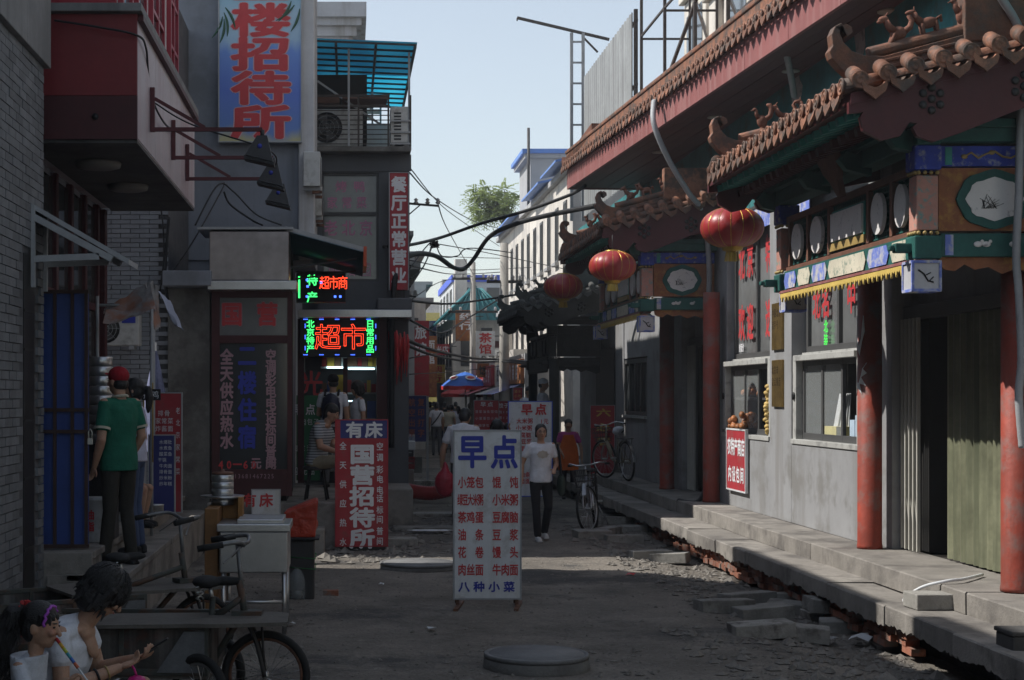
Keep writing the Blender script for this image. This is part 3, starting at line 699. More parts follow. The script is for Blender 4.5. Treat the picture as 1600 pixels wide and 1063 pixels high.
# ------------------------------------------------------------------ what is fixed to the front
def sign_on_wall(): pass
brm = mat('plate_engraving', (.07,.045,.02), .6, .1, 5, 0)
for z0, z1, lab, lns in ((2.5,3.06,'upper of two brass plates on the pale pier between the windows', ('中国北方','老字号')), (1.82,2.38,'lower of two brass plates on the pale pier, above the red sign', ('北京市','定点餐厅'))):
    pr = thing('brass_plate', lab, 'plaque', (WX-.08, 19.05, z0))
    W(B(WX-.1, WX-.072, 18.85, 19.3, z0, z1), 'plate', M['brass'], pr, .004)
    t_ = MB()
    for j, ln in enumerate(lns): txt(t_, ln, (WX-.1, 19.24, z1-.12-.14*j), FY, UZ, .08, .11, step=.1, off=.015, lift=.002)
    W(t_, 'engraving', brm, pr)
ws = thing('wall_sign', 'small red wall sign with white lettering, tilted against the grey wall base', 'sign', (WX-.05, 19.9, .9))
ws_a, ws_b = P(1150,728,F/116.5), P(1179,735,F/122)
def wall_sign():
    y0, y1, z0, z1 = 20.5, 21.5, .72, 1.5
    W(B(WX-.12, WX-.09, y0, y1, z0, z1), 'board', M['redsign'], ws)
    e = MB(); e.box(WX-.126,WX-.088,y0-.02,y0,z0-.02,z1+.02).box(WX-.126,WX-.088,y1,y1+.02,z0-.02,z1+.02).box(WX-.126,WX-.088,y0,y1,z0-.02,z0).box(WX-.126,WX-.088,y0,y1,z1,z1+.02); W(e, 'border', M['whiteboard'], ws)
    t_ = MB(); txt(t_, '农特产商店', (WX-.12, y1-.14, 1.28), FY, UZ, .19, .24, step=.185, off=.03); txt(t_, '内设包间', (WX-.12, y1-.18, .92), FY, UZ, .19, .22, step=.22, off=.03); W(t_, 'lettering', M['whiteprint'], ws)
wall_sign()
# flexible conduits
def conduit(pts, r, label, m=None):
    mb = MB(); sm = catmull(pts, 10); mb.tube(sm, [r*(1 + .05*(i % 2)) for i in range(len(sm))], 8); return one(mb, 'conduit', m or M['greymetal'], label, 'conduit')
def catmull(pts, n=8):
    pts = [V(p) for p in pts]; out = []
    for i in range(len(pts) - 1):
        p0 = pts[max(i-1,0)]; p1 = pts[i]; p2 = pts[i+1]; p3 = pts[min(i+2,len(pts)-1)]
        for k in range(n):
            t = k / n; out.append(.5 * ((2*p1) + (p2-p0)*t + (2*p0-5*p1+4*p2-p3)*t*t + (3*p1-p0-3*p2+p3)*t**3))
    out.append(pts[-1]); return out
cond = mat('grey_flexible_conduit', (.36,.37,.38), .5, .12, 6, .25, 120)
conduit([P(1022,158,21.5), P(1022,195,21.3), P(1045,250,21.4), P(1075,300,21.8), P(1098,335,22.3), P(1108,420,22.5), P(1105,520,22.7), P(1110,600,22.8), P(1107,665,22.7), P(1115,684,22.5)], .036, 'grey flexible conduit hanging from upper eave down past the second doorway', cond)
conduit([P(1115,684,22.3), P(1105,700,22.5), P(1106,740,22.5), P(1100,768,22.45), P(1088,785,22.3), P(1060,782,22.6)], .03, 'thin dark pipe bending down to the pavement beside the second doorway', M['iron'])
conduit([P(1240,-40,17.8), P(1226,0,17.3), P(1221,40,17.2), P(1228,80,17.3), P(1236,120,17.6), P(1241,150,17.9)], .035, 'pale conduit looping over the long upper eave above the canopy', cond)
conduit([P(1560,-10,11.4), P(1600,70,11.5), P(1594,200,11.55), P(1592,300,11.55), P(1588,400,11.6), P(1592,460,11.6), P(1596,560,11.6), P(1592,620,11.6), P(1598,700,11.62)], .028, 'pale wrapped pipe beside the nearest red column', cond)
conduit([V((4.4,12.4,.35)), P(1412,938,12.6), P(1440,918,12.55), P(1480,908,12.5), P(1505,905,12.6), V((5.15,13.0,.5))], .012, 'white hose lying over the steps by the nearest doorway', M['whiteboard'])
# ------------------------------------------------------------------ left side: grey brick house nearest the camera
M['greybrick'] = mat('grey_clad_brick', (.17,.175,.185), .75, .15, 6, .25, 60, rand=.3)
M['mortar'] = mat('dark_mortar', (.1,.1,.105), .9, .2, 6, .3, 60)
M['cladding'] = mat('grey_stone_cladding', (.2,.2,.2), .7, .15, 2, .15, 30, streak=((.13,.13,.13), .4, 5))
M['hotelgrey'] = mat('blue_grey_render', (.22,.235,.27), .8, .08, 1.0, .08, 25, stain=((.17,.18,.2), .25, 1.2), streak=((.16,.165,.18), .22, 3))
M['whiteribbed'] = mat('off_white_render', (.5,.5,.51), .8, .1, 2, .08, 25, streak=((.28,.25,.22), .35, 4))
M['paintbrick'] = mat('painted_grey_brick', (.25,.26,.28), .75, .1, 5, .25, 50, rand=.12)
M['bayred'] = mat('dark_red_panel', (.17,.022,.025), .45, .12, 2, .04)
M['baylow'] = mat('dark_red_skirting', (.06,.014,.016), .5, .2, 2, .05)
M['baywhite'] = mat('pinkish_white_panel', (.46,.4,.42), .45, .12, 1.5, .04, streak=((.36,.24,.26), .5, 2.2))
M['redframe'] = mat('red_window_frame', (.3,.03,.045), .4, .1, 3, .03)
M['gateblue'] = mat('blue_gate_sheet', (.03,.06,.22), .4, .15, 1.5, .05)
M['browniron'] = mat('brown_gate_iron', (.05,.028,.024), .6, .2, 6, .1)
M['roughgrey'] = mat('rough_concrete_pier', (.15,.145,.135), .95, .25, 2, .5, 40, stain=((.08,.075,.07), .4, 1.6))
M['skyglass'] = mat('reflective_glass', (.12,.14,.16), .05, .3, .5, 0, spec=.8)
LX = -2.48
M['fargrey0'] = mat('dull_lamp_cover', (.2,.19,.18), .6, .1, 4, 0)
gb = thing('grey_brick_building', 'dark grey brick house with stone band and recessed doorway', 'building', (-5, 8, 0))
W(B(-9, LX-.02, -22, 12.98, 0, 7.8), 'wall', M['mortar'], gb)
brk = B(-.012, .012, -.116, .116, -.031, .031).mesh('brick', M['greybrick'])
allb = []
for r in range(76):
    z = .1 + r*.069
    if z > 4.95: break
    for i in range(9):
        y = 13.0 - .12 - i*.24 - (.12 if r % 2 else 0)
        if 12.25 < y + .11 and y - .11 < 12.72 and z < 3.1: continue
        if y < 11.2 or y + .116 > 13.0: continue
        allb.append((y, z))
allb.sort(key=lambda b: -b[0])
for y, z in allb[:262]: WI('brick', brk, gb, (LX-.01 + rnd.uniform(-.003,.003), y, z))
for r in range(1, 71, 2): WI('brick', brk, gb, (LX-.01 + rnd.uniform(-.003,.003), 12.938, .1 + r*.069), sc=(1,.49,1))
bm2 = MB()
for y, z in allb[262:]: bm2.box(LX-.022, LX+rnd.uniform(-.002,.003), y-.116, y+.116, z-.031, z+.031)
tag(W(bm2, 'brick_courses', M['greybrick'], gb), kind='stuff')
# stone band: large cladding panels
for i in range(4):
    y1 = 13.06 - i*.95; W(B(LX-.1, LX+.05, y1-.945, y1, 4.62, 5.9), 'stone_panel', M['cladding'], gb, .006)
W(B(LX-.1, LX+.1, 9.0, 13.1, 5.9, 6.05), 'stone_ledge', M['cladding'], gb, .01); W(B(LX-.1, LX+.02, -22, 13.02, 6.05, 7.8), 'upper_wall', M['cladding'], gb)
W(B(LX-.05, LX-.015, 12.28, 12.7, .3, 3.05), 'doorway', M['black'], gb)
for z in (.75, 1.3, 1.75, 2.3, 2.6): W(B(LX-.016, LX-.01, 12.29, 12.69, z, z+.02), 'door_rail', M['iron'], gb)
# little metal awning on brackets
aw = thing('door_awning', 'small sloping grey metal awning on brackets over the side door', 'awning', (LX, 12.75, 3.1))
aa, ab = V((LX-.02, 12.5, 3.43)), V((-1.72, 12.5, 2.98))
W(MB().add([aa, ab, ab+V((0,.55,0)), aa+V((0,.55,0)), aa+V((0,0,.04)), ab+V((0,0,.04)), ab+V((0,.55,.04)), aa+V((0,.55,.04))], [(0,3,2,1),(4,5,6,7),(0,1,5,4),(1,2,6,5),(2,3,7,6),(3,0,4,7)]), 'sheet', M['greymetal'], aw)
for yy in (12.5, 13.0):
    W(MB().beam((LX, yy, 3.36), (-1.85, yy, 3.02), .03, .05).beam((LX, yy, 3.02), (-1.95, yy, 3.04), .03, .05).box(LX, LX+.03, yy-.02, yy+.02, 2.8, 3.44), 'bracket', M['greymetal'], aw)
# ------------------------------------------------------------------ raised left pavement
lp = tag(W(B(-9, -1.86, 13.04, 20.2, -.2, .44).box(-9, -2.16, 13.16, 20.2, .44, .62), 'raised_pavement', M['hollow']), kind='structure')
y = 13.0
while y < 20:
    L = rnd.uniform(.95, 1.2); 
    W(B(-2.3, -1.8 + rnd.uniform(-.008,.008), y, y+L-.008, .44, .5), 'tread_slab', M['concrete'], lp, .008); W(B(-1.86, -1.815, y, y+L-.008, -.05, .44), 'riser_slab', M['concrete'], lp, .005); y += L
y = 13.1
while y < 20:
    L = rnd.uniform(1, 1.3)
    W(B(-4, -2.08, y, y+L-.008, .62, .68), 'tread_slab', M['concrete'], lp, .008); W(B(-2.16, -2.11, y, y+L-.008, .5, .62), 'riser_slab', M['concrete'], lp, .004); y += L
W(B(-2.5, -2.09, 13.025, 13.09, -.1, .675), 'end_riser', M['concrete'], lp, .01); W(B(-2.6, -2.18, 12.72, 13.0, -.1, .33), 'bottom_step', M['concrete'], lp, .015); W(B(-2.45,-1.83,13.0,13.02,-.1,.49), 'end_riser', M['concrete'], lp)
# ------------------------------------------------------------------ house with the red bay
bay = thing('bay_house', 'house with overhanging dark red bay, pale side panels and red framed windows', 'building', (-4, 16, .68))
BX = -1.8
W(B(-8, -2.87, 12.98, 18.55, .68, 7.6), 'wall', M['hotelgrey'], bay)
b0 = W(B(-2.9, BX, 13.6, 18.6, 4.13, 5.2), 'bay_box', M['baywhite'], bay)
W(B(-2.75, BX+.004, 13.57, 13.6, 4.5, 5.19), 'front_panel', M['bayred'], b0); W(B(-2.75, BX+.004, 13.575, 13.6, 4.13, 4.498), 'front_skirting', M['baylow'], b0)
for i in range(4): W(B(BX, BX+.006, 13.62+i*1.245, 13.62+i*1.245+1.238, 4.14, 5.19), 'side_panel', M['baywhite'], b0)
W(B(-2.75, BX, 13.6, 18.6, 4.1, 4.13), 'underside', mat('dark_mottled_board', (.075,.07,.068), .7, .3, 1.2, .2, 20, stain=((.03,.028,.027), .4, 1.5)), b0)  # underside board dark grey with darker blotches
W(B(-2.75, BX+.05, 13.5, 13.62, 5.2, 5.27).box(BX-.04, BX+.05, 13.62, 18.62, 5.2, 5.27), 'coping', M['cladding'], b0, .005)
W(B(BX+.0, BX+.055, 13.6, 18.6, 5.14, 5.19), 'coping_trim', M['baylow'], b0)
for (x, y) in ((-2.3, 14.7), (-2.25, 16.3)):
    W(MB().lathe([(.2,0),(.21,.01),(.2,.05),(.15,.065)], (x, y, 4.1), 20, axis=(0,0,-1)), 'ceiling_lamp', M['fargrey0'], b0)
W(MB().lathe([(.02,0),(.028,.004),(.028,.02)], (-2.15, 13.575, 4.32), 12, axis=(0,-1,0)), 'pipe_hole', M['black'], b0)
# glazed storey above the bay
W(B(-2.75, -2.0, 13.8, 18.5, 5.25, 7.15), 'upper_bay', M['whiteribbed'], bay)
up_ = bay
for i, (ya, yb) in enumerate(((13.85,14.5),(14.85,15.5),(15.95,17.0),(17.55,18.35))):
    f = MB(); f.box(-2.0,-1.95,ya,ya+.06,5.28,7.1).box(-2.0,-1.95,yb-.06,yb,5.28,7.1).box(-2.0,-1.95,ya,yb,5.25,5.31)
    if yb-ya > .7: f.box(-2.0,-1.952,(ya+yb)/2-.03,(ya+yb)/2+.03,5.31,7.1)
    for z in (5.8, 6.3, 6.8): f.box(-2.0,-1.955,ya+.06,yb-.06,z,z+.04)
    fo = W(f, 'window', M['redframe'], bay); W(B(-2.0,-1.98,ya+.05,yb-.05,5.31,7.1), 'pane', M['skyglass'], fo)
f = MB(); f.box(-2.7,-2.0,13.74,13.8,5.28,5.36).box(-2.7,-2.62,13.74,13.8,5.36,7.1).box(-2.1,-2.02,13.74,13.8,5.36,7.1); fo = W(f, 'window', M['redframe'], bay); W(B(-2.62,-2.1,13.77,13.795,5.36,7.1), 'pane', M['skyglass'], fo)
# ground floor shop front below the bay, dark red posts and glass
for i, y in enumerate((13.75, 14.6, 15.45, 16.3, 17.15, 18.0)):
    W(B(-2.88, -2.81, y-.06, y+.06, .68, 4.1), 'shopfront_post', M['baylow'], bay, .006)
    if i < 5: W(B(-2.87, -2.85, y+.06, y+.79, .75, 4.05), 'shop_pane', M['glass'], bay); W(B(-2.87, -2.83, y+.06, y+.79, 2.9, 2.98), 'transom', M['baylow'], bay)
W(B(-2.98,-2.8,18.4,18.56,.68,4.1), 'corner_post', M['baylow'], bay, .01)
# ------------------------------------------------------------------ blue gate
gt = thing('blue_gate', 'tall blue sheet metal gate with dark brown iron frame and padlock', 'gate', (-2.35, 13.3, .68))
gx0, gx1, gy = -2.62, -2.16, 13.28
W(B(gx0, gx1, gy, gy+.015, .7, 2.82), 'sheet', M['gateblue'], gt)
for x in (gx0, gx0+.17, gx0+.315, gx1-.03): W(B(x, x+.026, gy-.025, gy, .7, 2.82), 'upright', M['browniron'], gt)
for z in (.69, 1.64, 1.82, 2.8): W(B(gx0, gx1+.004, gy-.028, gy+.012, z, z+.03), 'rail', M['browniron'], gt)
pd = MB(); pd.box(gx1+.0, gx1+.04, gy-.05, gy-.03, 1.55, 1.6); pd.tube([(gx1+.008,gy-.04,1.6),(gx1+.004,gy-.04,1.65),(gx1+.02,gy-.04,1.68),(gx1+.036,gy-.04,1.65),(gx1+.032,gy-.04,1.6)], .005, 6); W(pd, 'padlock', M['gate'], gt)
# ------------------------------------------------------------------ spot lamps on red arms
M['redarm'] = mat('red_arm_paint', (.09,.022,.025), .55, .2, 5, .1)
for (px, py, ex, lab) in ((235,203,410,'dark floodlight on the longest and highest red arm under the hotel sign'), (268,247,427,'dark floodlight on the middle of three red arms'), (290,280,438,'dark floodlight on the lowest of three red arms')):
    s_ = (px - VX) / (BX+.01); d = F / s_; z = CH + (HY-py)/s_; x1 = (ex - VX)/s_
    t = thing('floodlight', lab, 'floodlight', (BX, d, z), group='floodlights on red arms')
    a = MB(); a.box(BX+.01, BX+.05, d-.02, d+.02, z-.02, z+.38); a.box(BX+.05, x1, d-.018, d+.018, z-.015, z+.02); a.beam((BX+.05, d, z+.28), (BX+.5, d, z+.02), .03, .03)
    W(a, 'arm', M['redarm'], t)
    l = MB(); l.tube([(x1,d,z),(x1,d,z-.08)], .02, 8)
    q = [(-.045,-.06,-.06),(.045,-.06,-.06),(.045,.06,-.06),(-.045,.06,-.06),(-.15,-.1,-.24),(.1,-.1,-.3),(.1,.1,-.3),(-.15,.1,-.24)]
    l.add([(x1+a_, d+b_, z+c_) for a_, b_, c_ in q], [(0,1,2,3),(7,6,5,4),(4,5,1,0),(5,6,2,1),(6,7,3,2),(7,4,0,3)])
    hd = W(l, 'lamp_head', M['iron'], t)
    W(MB().add([(x1+a_, d+b_, z+c_-.004) for a_, b_, c_ in [(-.16,-.11,-.24),(.11,-.11,-.305),(.11,.11,-.305),(-.16,.11,-.24)]] + [(x1+a_, d+b_, z+c_-.03) for a_, b_, c_ in [(-.16,-.11,-.24),(.11,-.11,-.305),(.11,.11,-.305),(-.16,.11,-.24)]], [(0,1,2,3),(7,6,5,4),(4,5,1,0),(5,6,2,1),(6,7,3,2),(7,4,0,3)]), 'rim', M['black'], hd)
    W(MB().ell((x1-.02, d-.085, z-.16), (.022,.012,.022), n=8, k=6), 'blue_mark', M['blueprint'], hd)
# ------------------------------------------------------------------ hotel: low shop in front, tall block behind
hot = thing('hotel_building', 'blue grey rendered hotel with painted brick base and projecting street shop', 'building', (-2, 23, .6))
W(B(-9, -2.3, 20.42, 22.96, 0, 7.2), 'brick_wing_and_sun_block', M['mortar'], hot)  # upper part hidden behind the bay, height set to shade the road
pb = B(-.117, .117, -.02, .02, -.026, .026).mesh('brick', M['paintbrick'])
cnt = 0
for r in range(62):
    z = .72 + r*.0595
    if z > 4.35: break
    for i in range(5):
        x = -3.15 + i*.243 + (.12 if r % 2 else 0)
        if x > -2.33: continue
        WI('brick', pb, hot, (x, 20.41 + rnd.uniform(-.004,.004), z)); cnt += 1
W(B(-2.3, -1.77, 20.34, 22.95, .4, 3.32), 'pier', M['roughgrey'], hot)
W(B(-2.33, -1.72, 20.0, 22.95, 3.33, 3.52), 'shop_roof_ledge', M['hotelgrey'], hot, .01)
W(B(-9, -.51, 22.96, 25.2, 3.9, 10.2).box(-9, -.84, 23.0, 25.2, .4, 3.9).box(-9, -1.4, 25.2, 27.9, .4, 10.2), 'tower_wall_and_sun_block', M['hotelgrey'], hot)  # rear box added unseen to shade the second doorway
W(B(-.72, -.49, 22.86, 22.98, 3.9, 10.2), 'corner_strip', M['whiteribbed'], hot, .02)
for i in range(5): W(B(-.51, -.49, 23.1+i*.4, 23.26+i*.4, 3.9, 10.2), 'side_rib', M['whiteribbed'], hot)
# shop window wall below: dark frame with two glazed leaves and lettering
W(B(-1.77, -.8, 20.6, 22.95, .4, 4.0), 'shop_body', M['darkroom'], hot)
f = MB()
for x in (-1.74, -.78): f.box(x, x+.1 if x < -1 else x+.06, 20.3, 20.36, .68, 3.3)
f.box(-1.64,-.78,20.3,20.36,.68,1.02).box(-1.64,-.78,20.3,20.36,2.62,2.72).box(-1.64,-.78,20.3,20.36,3.2,3.3)
W(f, 'shop_frame', M['baylow'], hot, .005)
W(B(-1.64,-.78,20.33,20.34,2.72,3.2), 'fanlight_pane', M['glassgrey'], hot); W(B(-1.64,-1.22,20.335,20.345,1.02,2.62), 'shop_pane', M['glass'], hot); W(B(-1.22,-.78,20.33,20.34,1.02,2.62), 'shop_pane', M['glass'], hot)
rp, wp, bp_, dg = MB(), MB(), MB(), MB()
mauve = mat('pale_red_lettering', (.36,.22,.25), .5, .1, 5, 0)
s_ = 123.15
def hx(px): return (px - VX) / s_
def hz(py): return CH + (HY - py) / s_
txt(rp, '国营', (hx(362), 20.322, hz(491)), RX, UZ, .28, .31, step=.45, off=.03); txt(wp, '国营', (hx(362), 20.328, hz(491)), RX, UZ, .28, .31, step=.45, off=.06, lift=.001)
txt(wp, '全天供应热水', (hx(354), 20.33, hz(558)), RX, UZ, .17, .21, step=.213, vert=True, off=.04)
txt(wp, '空调彩电电话标间普间', (hx(423), 20.328, hz(556)), RX, UZ, .14, .17, step=.152, vert=True, off=.035)
txt(bp_, '二楼住宿', (hx(386), 20.328, hz(556)), RX, UZ, .24, .3, step=.345, vert=True, off=.04)
txt(rp, '40一60', (hx(345), 20.298, hz(726)), RX, UZ, .12, .14, step=.105, off=.03); txt(wp, '元床', (hx(400), 20.298, hz(724)), RX, UZ, .14, .15, step=.19, off=.03); txt(dg, '13681467225', (hx(368), 20.298, hz(744)), RX, UZ, .07, .08, step=.047, off=.01)
W(rp, 'red_lettering', M['redprint'], hot); W(wp, 'pale_lettering', mauve, hot); W(dg, 'phone_number', mauve, hot); W(bp_, 'blue_lettering', M['blueprint'], hot)
# stainless box over the shop
W(B(-1.75, -.75, 20.08, 20.6, 3.4, 4.02), 'steel_box', mat('mirror_steel_panel', (.3,.27,.27), .3, .3, 1.0, .05, 6, metal=.85), hot, .012); W(B(-1.77, -.65, 20.04, 20.6, 3.28, 3.395), 'steel_lip', M['steel'], hot, .008)
W(B(-1.9,-.7,20.05,21.2,4.04,4.07), 'box_roof', M['greymetal'], hot)
# dark teal corrugated awning beside it
awn = thing('corrugated_awning', 'dark teal corrugated awning sloping out over the shop passage', 'awning', (-.3, 21.5, 3.8))
cs = MB(); n = 36; vs = []
for i in range(n+1):
    yy = 20.15 + 3.2*i/n; dz = .02*(1 if i % 2 else -1); vs += [(-.8, yy, 4.05+dz-.02*(yy-20)), (.2, yy, 3.78+dz-.02*(yy-20))]
cs.add(vs, [(2*i,2*i+1,2*i+3,2*i+2) for i in range(n)]); W(cs, 'sheet', mat('teal_corrugated_sheet', (.02,.06,.075), .4, .2, 2, .03), awn)
W(MB().beam((-.8,20.12,4.06),(.21,20.12,3.79),.03,.05), 'edge_trim', M['greymetal'], awn); W(B(.185,.225,20.1,21.2,3.58,3.83), 'end_flap', mat('orange_flap', (.5,.08,.03), .5, .2, 5, 0), awn)
for y in (20.6, 22.6): W(MB().beam((-.75,y,3.6),(.1,y,3.72),.025,.025), 'strut', M['iron'], awn)
# big printed hotel sign
sg = thing('hotel_sign', 'tall blue beach picture sign with red lettering on the grey hotel wall', 'sign', (-1.3, 22.8, 5.7))
s_ = 2500/22.8
def hsx(px): return (px - VX)/s_
def hsz(py): return CH + (HY-py)/s_
def pictmat():
    m = bpy.data.materials.new('beach_print'); m.use_nodes = True; n = m.node_tree; b = n.nodes['Principled BSDF']; b.inputs['Roughness'].default_value = .4
    tc = n.nodes.new('ShaderNodeTexCoord'); sp = n.nodes.new('ShaderNodeSeparateXYZ'); n.links.new(tc.outputs['Generated'], sp.inputs[0])
    nz = n.nodes.new('ShaderNodeTexNoise'); nz.inputs['Scale'].default_value = 2.2; nz.inputs['Detail'].default_value = 4; n.links.new(tc.outputs['Generated'], nz.inputs['Vector'])
    ma = n.nodes.new('ShaderNodeMath'); ma.operation = 'MULTIPLY_ADD'; ma.inputs[1].default_value = .25; n.links.new(nz.outputs['Fac'], ma.inputs[0]); n.links.new(sp.outputs['Z'], ma.inputs[2])
    r = n.nodes.new('ShaderNodeValToRGB'); cr = r.color_ramp
    cr.elements[0].position = .13; cr.elements[0].color = (.45,.42,.22,1); cr.elements[1].position = .2; cr.elements[1].color = (.1,.2,.5,1)
    for p, c in ((.42,(.08,.16,.55,1)), (.62,(.12,.24,.6,1)), (.68,(.3,.45,.6,1)), (.8,(.35,.5,.62,1)), (1,(.18,.42,.55,1))): e = cr.elements.new(p); e.color = c
    n.links.new(ma.outputs[0], r.inputs[0]); n.links.new(r.outputs[0], b.inputs['Base Color']); return m
W(B(hsx(343), hsx(470), 22.8, 22.86, hsz(221), hsz(-60)), 'picture_board', pictmat(), sg)
e = MB(); e.box(hsx(341),hsx(343),22.78,22.88,hsz(223),hsz(-60)).box(hsx(470),hsx(472),22.78,22.88,hsz(223),hsz(-60)).box(hsx(343),hsx(470),22.78,22.88,hsz(223),hsz(221)); W(e, 'frame', M['greymetal'], sg)
ra, wa = MB(), MB()
for i, c in enumerate('二楼招待所'):
    o = (hsx(408), 22.8, hsz(-21 + 53*i)); txt(ra, c, o, RX, UZ, .86, .5, off=.035, lift=.006); txt(wa, c, o, RX, UZ, .86, .5, off=.055, lift=.003)
W(wa, 'lettering_outline', mat('pink_outline', (.55,.35,.38), .5, .05, 5, 0), sg); W(ra, 'lettering', M['redprint'], sg)
pr = MB()
for (px, py, a0) in ((350,20,-1.2),(352,12,-.9),(350,30,-1.5),(348,26,-1.8),(460,8,-2.2),(455,2,-1.9),(468,14,-1.7)):
    a = a0; q = [V((hsx(px), 22.796, hsz(py)))]
    for j in range(5): q.append(q[-1] + V((.07*cos(a), 0, .07*sin(a)))); a -= .12
    pr.tube(q, [.006,.014,.02,.02,.014,.004], 5)
W(pr, 'palm_fronds', mat('palm_print', (.03,.09,.05), .5, .2, 9, 0), sg)
# cables tangled on the wall are in the wires section
# ------------------------------------------------------------------ supermarket
mk = thing('supermarket_building', 'narrow dark grey building with lit supermarket at street level and caged balcony', 'building', (.2, 27, .6))
SY = 25.5; s_ = F/SY
def sx(px): return (px - VX)/s_
def szz(py): return CH + (HY-py)/s_
M['darkpanel'] = mat('dark_grey_panel', (.085,.09,.1), .5, .12, 2, .04)
W(B(-.75, sx(640), SY+.3, 31, 3.15, szz(240)).box(-.75, sx(640), SY+.9, 31, .4, 3.15), 'core', M['darkpanel'], mk)
W(B(-.5, sx(503), SY, SY+.3, szz(440), szz(240)).box(sx(592), sx(640), SY, SY+.3, szz(440), szz(240)).box(sx(503), sx(592), SY, SY+.3, szz(270), szz(240)).box(-.5, sx(640), SY, SY+.3, szz(490), szz(440)), 'wall', M['darkpanel'], mk)
for i in range(3): W(B(-.5+i*.5, -.006+i*.5, SY-.02, SY, szz(268), szz(242)), 'cladding_panel', M['darkpanel'], mk)
f = MB(); f.box(sx(503),sx(506),SY+.04,SY+.12,szz(440),szz(270)).box(sx(588),sx(592),SY+.04,SY+.12,szz(440),szz(270)).box(sx(506),sx(588),SY+.04,SY+.12,szz(337),szz(331)).box(sx(506),sx(588),SY+.04,SY+.12,szz(440),szz(436)).box(sx(506),sx(588),SY+.04,SY+.12,szz(274),szz(270))
fo = W(f, 'window', M['frame'], mk); W(B(sx(506),sx(588),SY+.08,SY+.09,szz(331),szz(274)), 'pane', M['glassgrey'], fo); W(B(sx(506),sx(588),SY+.08,SY+.09,szz(436),szz(337)), 'pane', M['glassgrey'], fo)
pk = MB(); txt(pk, '烤鸭', (sx(533), SY+.08, szz(291)), RX, UZ, .19, .19, step=.29, off=.02); txt(pk, '家常菜', (sx(519), SY+.08, szz(316)), RX, UZ, .17, .2, step=.235, off=.02); txt(pk, '老北京', (sx(517), SY+.08, szz(356)), RX, UZ, .22, .26, step=.28, off=.02); txt(pk, '朝阳园', (sx(522), SY+.08, szz(421)), RX, UZ, .2, .24, step=.25, off=.01)
W(pk, 'window_lettering', mat('pink_lettering', (.5,.2,.33), .5, .1, 5, 0), mk)
# ledge over the shop, door frames, shelves in the lit shop
W(B(sx(468), sx(641), SY-.75, SY+.2, szz(500), szz(488)), 'steel_ledge', M['steel'], mk, .01); W(B(sx(588), sx(641), SY-.7, SY+.1, szz(488), szz(470)), 'ledge_box', M['darkpanel'], mk, .02)
W(B(sx(466), sx(476), SY-.3, SY+.3, .4, szz(500)).box(sx(588), sx(604), SY-.3, SY+.3, .4, szz(500)).box(sx(536), sx(543), SY-.02, SY+.06, .4, szz(560)), 'shop_post', M['baylow'], mk)
W(B(sx(606), sx(638), SY-.1, SY+.3, .4, szz(500)), 'side_shutter', M['darkpanel'], mk)
goods = []
for r in range(5):
    z = .75 + r*.42; W(B(sx(500), sx(588), SY+.55, SY+.85, z-.03, z), 'shelf', M['whiteribbed'], mk)
    x = sx(502)
    while x < sx(585):
        w_ = rnd.uniform(.06,.16); goods.append((x, w_, z)); x += w_ + .012
gm = [mat('packet_%s' % k, c, .5, .15, 8, 0) for k, c in (('red',(.35,.04,.04)),('white',(.5,.5,.48)),('yellow',(.5,.32,.05)),('brown',(.2,.1,.06)),('blue',(.06,.1,.3)))]
for x, w_, z in goods:
    h = rnd.uniform(.12,.3); W(B(x, x+w_, SY+.56, SY+.75, z, z+h), 'packet', rnd.choice(gm), mk)
tubem = mat('shop_tube_light', (.8,.9,.9), .5, 0, 1, 0, em=((.6,.9,1.0), 3.0))
W(B(sx(510), sx(540), SY+.5, SY+.53, szz(575), szz(572)).box(sx(544), sx(586), SY+.5, SY+.53, szz(577), szz(574)), 'tube_light', tubem, mk); W(B(sx(530), sx(560), SY+.5, SY+.53, szz(628), szz(626)), 'tube_light', tubem, mk)
gp = MB(); W(B(sx(464), sx(500), SY-.28, SY-.26, .62, szz(618)), 'green_poster', mat('green_poster_print', (.02,.14,.055), .5, .15, 2, 0), mk)
txt(gp, '早点', (sx(466), SY-.285, szz(640)), RX, UZ, .16, .18, step=.2, off=.02); txt(gp, '肉包子', (sx(475), SY-.285, szz(659)), RX, UZ, .09, .11, step=.1); txt(gp, '豆浆油条', (sx(464), SY-.285, szz(700)), RX, UZ, .08, .1, step=.1); txt(gp, '迎光临', (sx(464), SY-.285, szz(735)), RX, UZ, .1, .13, step=.12); W(gp, 'poster_lettering', M['whiteprint'], mk)
lg = MB(); txt(lg, '光', (sx(487), SY-.26, szz(600)), RX, UZ, .38, .42, off=.02); W(lg, 'window_character', M['redprint'], mk)
# LED sign
led = thing('led_sign', 'lit LED sign with red outlined characters and green side lettering above shop door', 'sign', (sx(530), SY-.5, szz(560)))
W(B(sx(470), sx(592), SY-.62, SY-.5, szz(560), szz(498)), 'box', M['black'], led, .01)
lr = mat('red_led', (.3,.02,.01), .5, 0, 1, 0, em=((1,.06,.02), 2.2)); lgm = mat('green_led', (.02,.3,.05), .5, 0, 1, 0, em=((.06,1,.2), 1.6)); lb = mat('blue_led', (.02,.05,.4), .5, 0, 1, 0, em=((.06,.15,1), 3.0))
a = MB(); txt(a, '超市', (sx(513), SY-.62, szz(529)), RX, UZ, .42, .42, step=.4, line=.009, lift=.005); W(a, 'red_outline_characters', lr, led)
a = MB(); txt(a, '北京特产', (sx(486.5), SY-.62, szz(509)), RX, UZ, .13, .13, step=.13, vert=True, off=.02, lift=.005); txt(a, '日常用品', (sx(577.5), SY-.62, szz(509)), RX, UZ, .13, .13, step=.13, vert=True, off=.02, lift=.005); W(a, 'green_characters', lgm, led)
a = MB()
